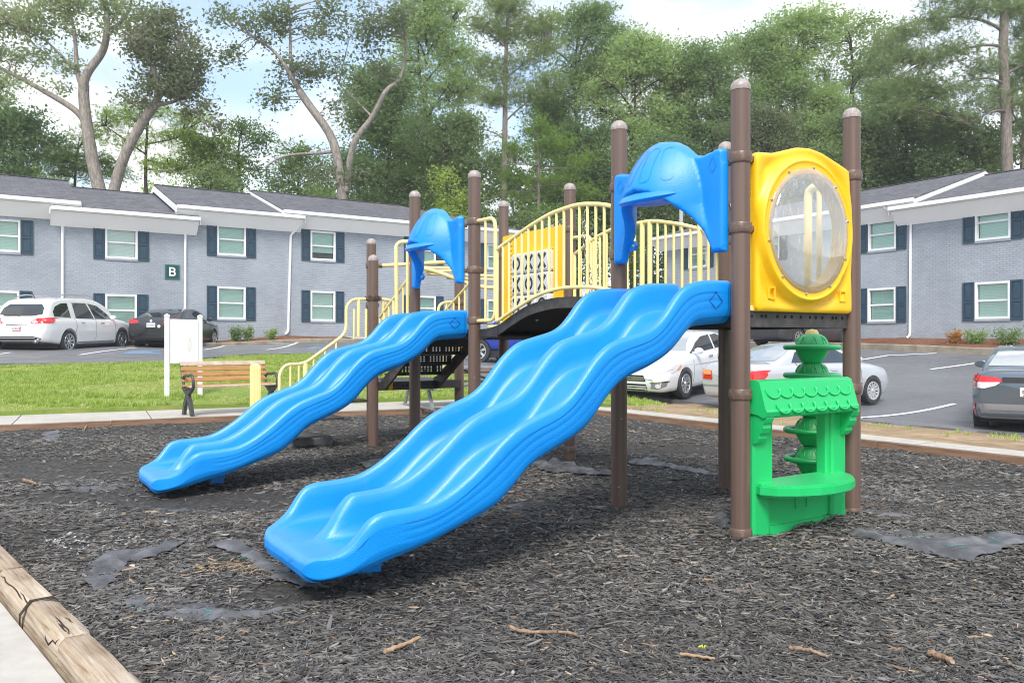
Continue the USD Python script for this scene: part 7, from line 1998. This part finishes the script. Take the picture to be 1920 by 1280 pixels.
auto_tree('leafy_tree', 'low dark tree behind the gable end of the right block', 49, 1800, 370, 225, 85, 'dark', 30, 1.0, low=.0)
build_tree('pine_tree', 'big pine with pale trunk at the right, over the right block', 47.0, ([(1890, 350), (1887, 260), (1884, 170), (1881, 90), (1884, 20), (1886, -40)], .40, .22),
    [([(1883, 90), (1840, 85), (1780, 100), (1730, 118)], .10, .03), ([(1881, 60), (1830, 35), (1760, 30), (1690, 45)], .10, .03), ([(1885, 160), (1840, 150), (1790, 165)], .08, .03), ([(1884, 40), (1920, 20), (1960, 10)], .08, .03), ([(1886, 210), (1850, 215), (1815, 235)], .07, .03), ([(1883, 20), (1845, -5), (1800, -10)], .08, .03), ([(1887, 140), (1925, 120), (1960, 110)], .07, .02)],
    [bl(1800, 95, 60, 15), bl(1735, 112, 55, 16), bl(1760, 42, 60, 14), bl(1695, 62, 45, 14), bl(1840, 130, 45, 15), bl(1790, 165, 55, 16), bl(1720, 158, 52, 18), bl(1830, 20, 55, 16), bl(1905, 15, 50, 18), bl(1925, 100, 42, 18), bl(1815, 225, 45, 14), bl(1750, 205, 50, 17), bl(1850, 185, 32, 12), bl(1700, 105, 42, 16), bl(1790, -5, 60, 18), bl(1690, 200, 42, 16), bl(1925, 190, 30, 20)], 'dpine', M_BARKP, 31, 2.0, .36, True, csize=.55, per=22)
auto_tree('pine_tree', 'thin dark pine at the right picture edge behind the big pine', 52, 1916, 350, -30, 55, 'dpine', 32, 1.7, low=.15, L=.36, needles=True, r0=.24, bark=M_BARKP, per=18)
auto_tree('pine_tree', 'dark pine between the airy tree and the big right pine', 55, 1668, 390, 60, 62, 'dpine', 33, 1.8, low=.1, L=.36, needles=True, r0=.2, bark=M_BARKP, per=18)
# undergrowth that closes the view between the blocks
UND = [(975, 400, 'dark', 'dark bushy tree behind the near end of the bridge railing'), (1040, 420, 'mid', 'green bushy tree behind the game panel'), (1110, 405, 'dark', 'dark bushy tree behind the middle of the bridge railing'), (1170, 415, 'mid', 'green bushy tree behind the left leg of the near helmet arch'), (1222, 425, 'dark', 'dark bushy tree at the far corner of the right block')]
for k, (u, yt, lf_, lab) in enumerate(UND):
    auto_tree('bushy_tree', lab, 47.5 + 2 * (k % 2), u, 636, yt, 62, lf_, 200 + k, .95, low=.0, nb=12, r0=.12)
# the far side of the wood
FAR = [(700, 250, 'dark'), (775, 215, 'dark'), (870, 180, 'mid'), (960, 230, 'dark'), (1040, 205, 'mid'), (1130, 190, 'dark'), (1215, 200, 'dark'), (1300, 190, 'mid'), (1385, 190, 'dark'), (1470, 180, 'dark'), (1550, 180, 'mid'), (1640, 200, 'dark'), (1740, 210, 'mid'), (1850, 230, 'dark'), (60, 270, 'mid'), (330, 300, 'mid'), (500, 320, 'dark'), (620, 300, 'mid')]
for k, (u, yt, lf_) in enumerate(FAR):
    auto_tree('forest_tree', 'tree in the back row of the wood behind the blocks', 76 + (k * 37 % 11), u, 480, yt + 45, 74, lf_, 100 + k, .85, group='back row of trees in the wood', low=.0, L=.34, nb=12, r0=.25, per=40)

def shrub(p, h, w, leaf, label, seed, group=None, n=900, name='shrub'):
    r = np.random.default_rng(seed)
    t = thing(name, label, 'shrub', p, group=group)
    tw = MB(); C = []
    for k in range(12):
        a = r.uniform(0, 6.28); tip = np.array([math.cos(a) * w * r.uniform(.1, .5), math.sin(a) * w * r.uniform(.1, .5), h * r.uniform(.6, 1.0)])
        q = np.array([[0, 0, -.05], tip * [.4, .4, .5], tip]); tw.tube(smooth_path(q, 6), np.linspace(.012, .004, 6), 4, False)
        for f in np.linspace(.25, 1, 6):
            C.append(q[0] * (1 - f) + tip * f + r.normal(0, 1, (n // 72, 3)) * [w * .12, w * .12, h * .10])
    part(t, 'stems', tw, M_BARKD)
    V, F = leafmesh(np.vstack(C), .085, .04, r, -.5)
    part(t, 'foliage', (V, F), leaf)
M_ORANGE = leafmat('dead_leaves', (.35, .16, .05), (.58, .32, .12), .3)
def wallpt(block, u, v, out):
    d = np.array([(u - 960) / FPX, 1.0]); o = block.O[:2] + block.N * out
    Y, s = np.linalg.solve(np.column_stack([d, -block.T]), o)
    x, y = d * Y
    return np.array([x, y, float(terr(x, y)) + .09]), Y
for u, v0, v1, blk, w, lab, lf_ in ((442, 612, 632, left, .55, 'small green shrub in the left bed, leftmost of the three by the landing', 'mid'), (465, 613, 629, left, .5, 'small green shrub in the left bed, middle of the three by the landing', 'mid'), (508, 616, 633, left, .5, 'small green shrub in the left bed, rightmost of the three by the downspout', 'mid'), (240, 628, 645, left, .5, 'low green shrub between the white wagon and the black saloon', 'mid'),
        (1791, 622, 643, right, .55, 'withered orange shrub in the right bed', None), (1830, 617, 645, right, .85, 'green shrub in the right bed beside the withered one', 'mid'), (1891, 614, 646, right, 1.0, 'rounded green shrub in the right bed near the right picture edge', 'mid'), (1500, 632, 640, right, .5, 'low green shrub behind the top of the green climber', 'mid')):
    p, Y = wallpt(blk, u, v1, 1.1)
    shrub(p, max(.25, CAM_H - (v0 - 640) / FPX * Y - p[2]), w, LEAF[lf_] if lf_ else M_ORANGE, lab, int(u))

# ------------------------------------------------------------------ thin summer haze
M_HAZE = usdkit.material(stage, '/World/Looks/haze', {'v': ('principled_volume', {'color': (.95, .96, .97), 'density': .0007, 'anisotropy': .2})}, [], volume='v.volume')
hz = whole('haze', MB().box((-95, -40, -3.0), (95, 125, 40.0)), M_HAZE, 'thin pale summer haze over the whole place', 'haze', kind='stuff')
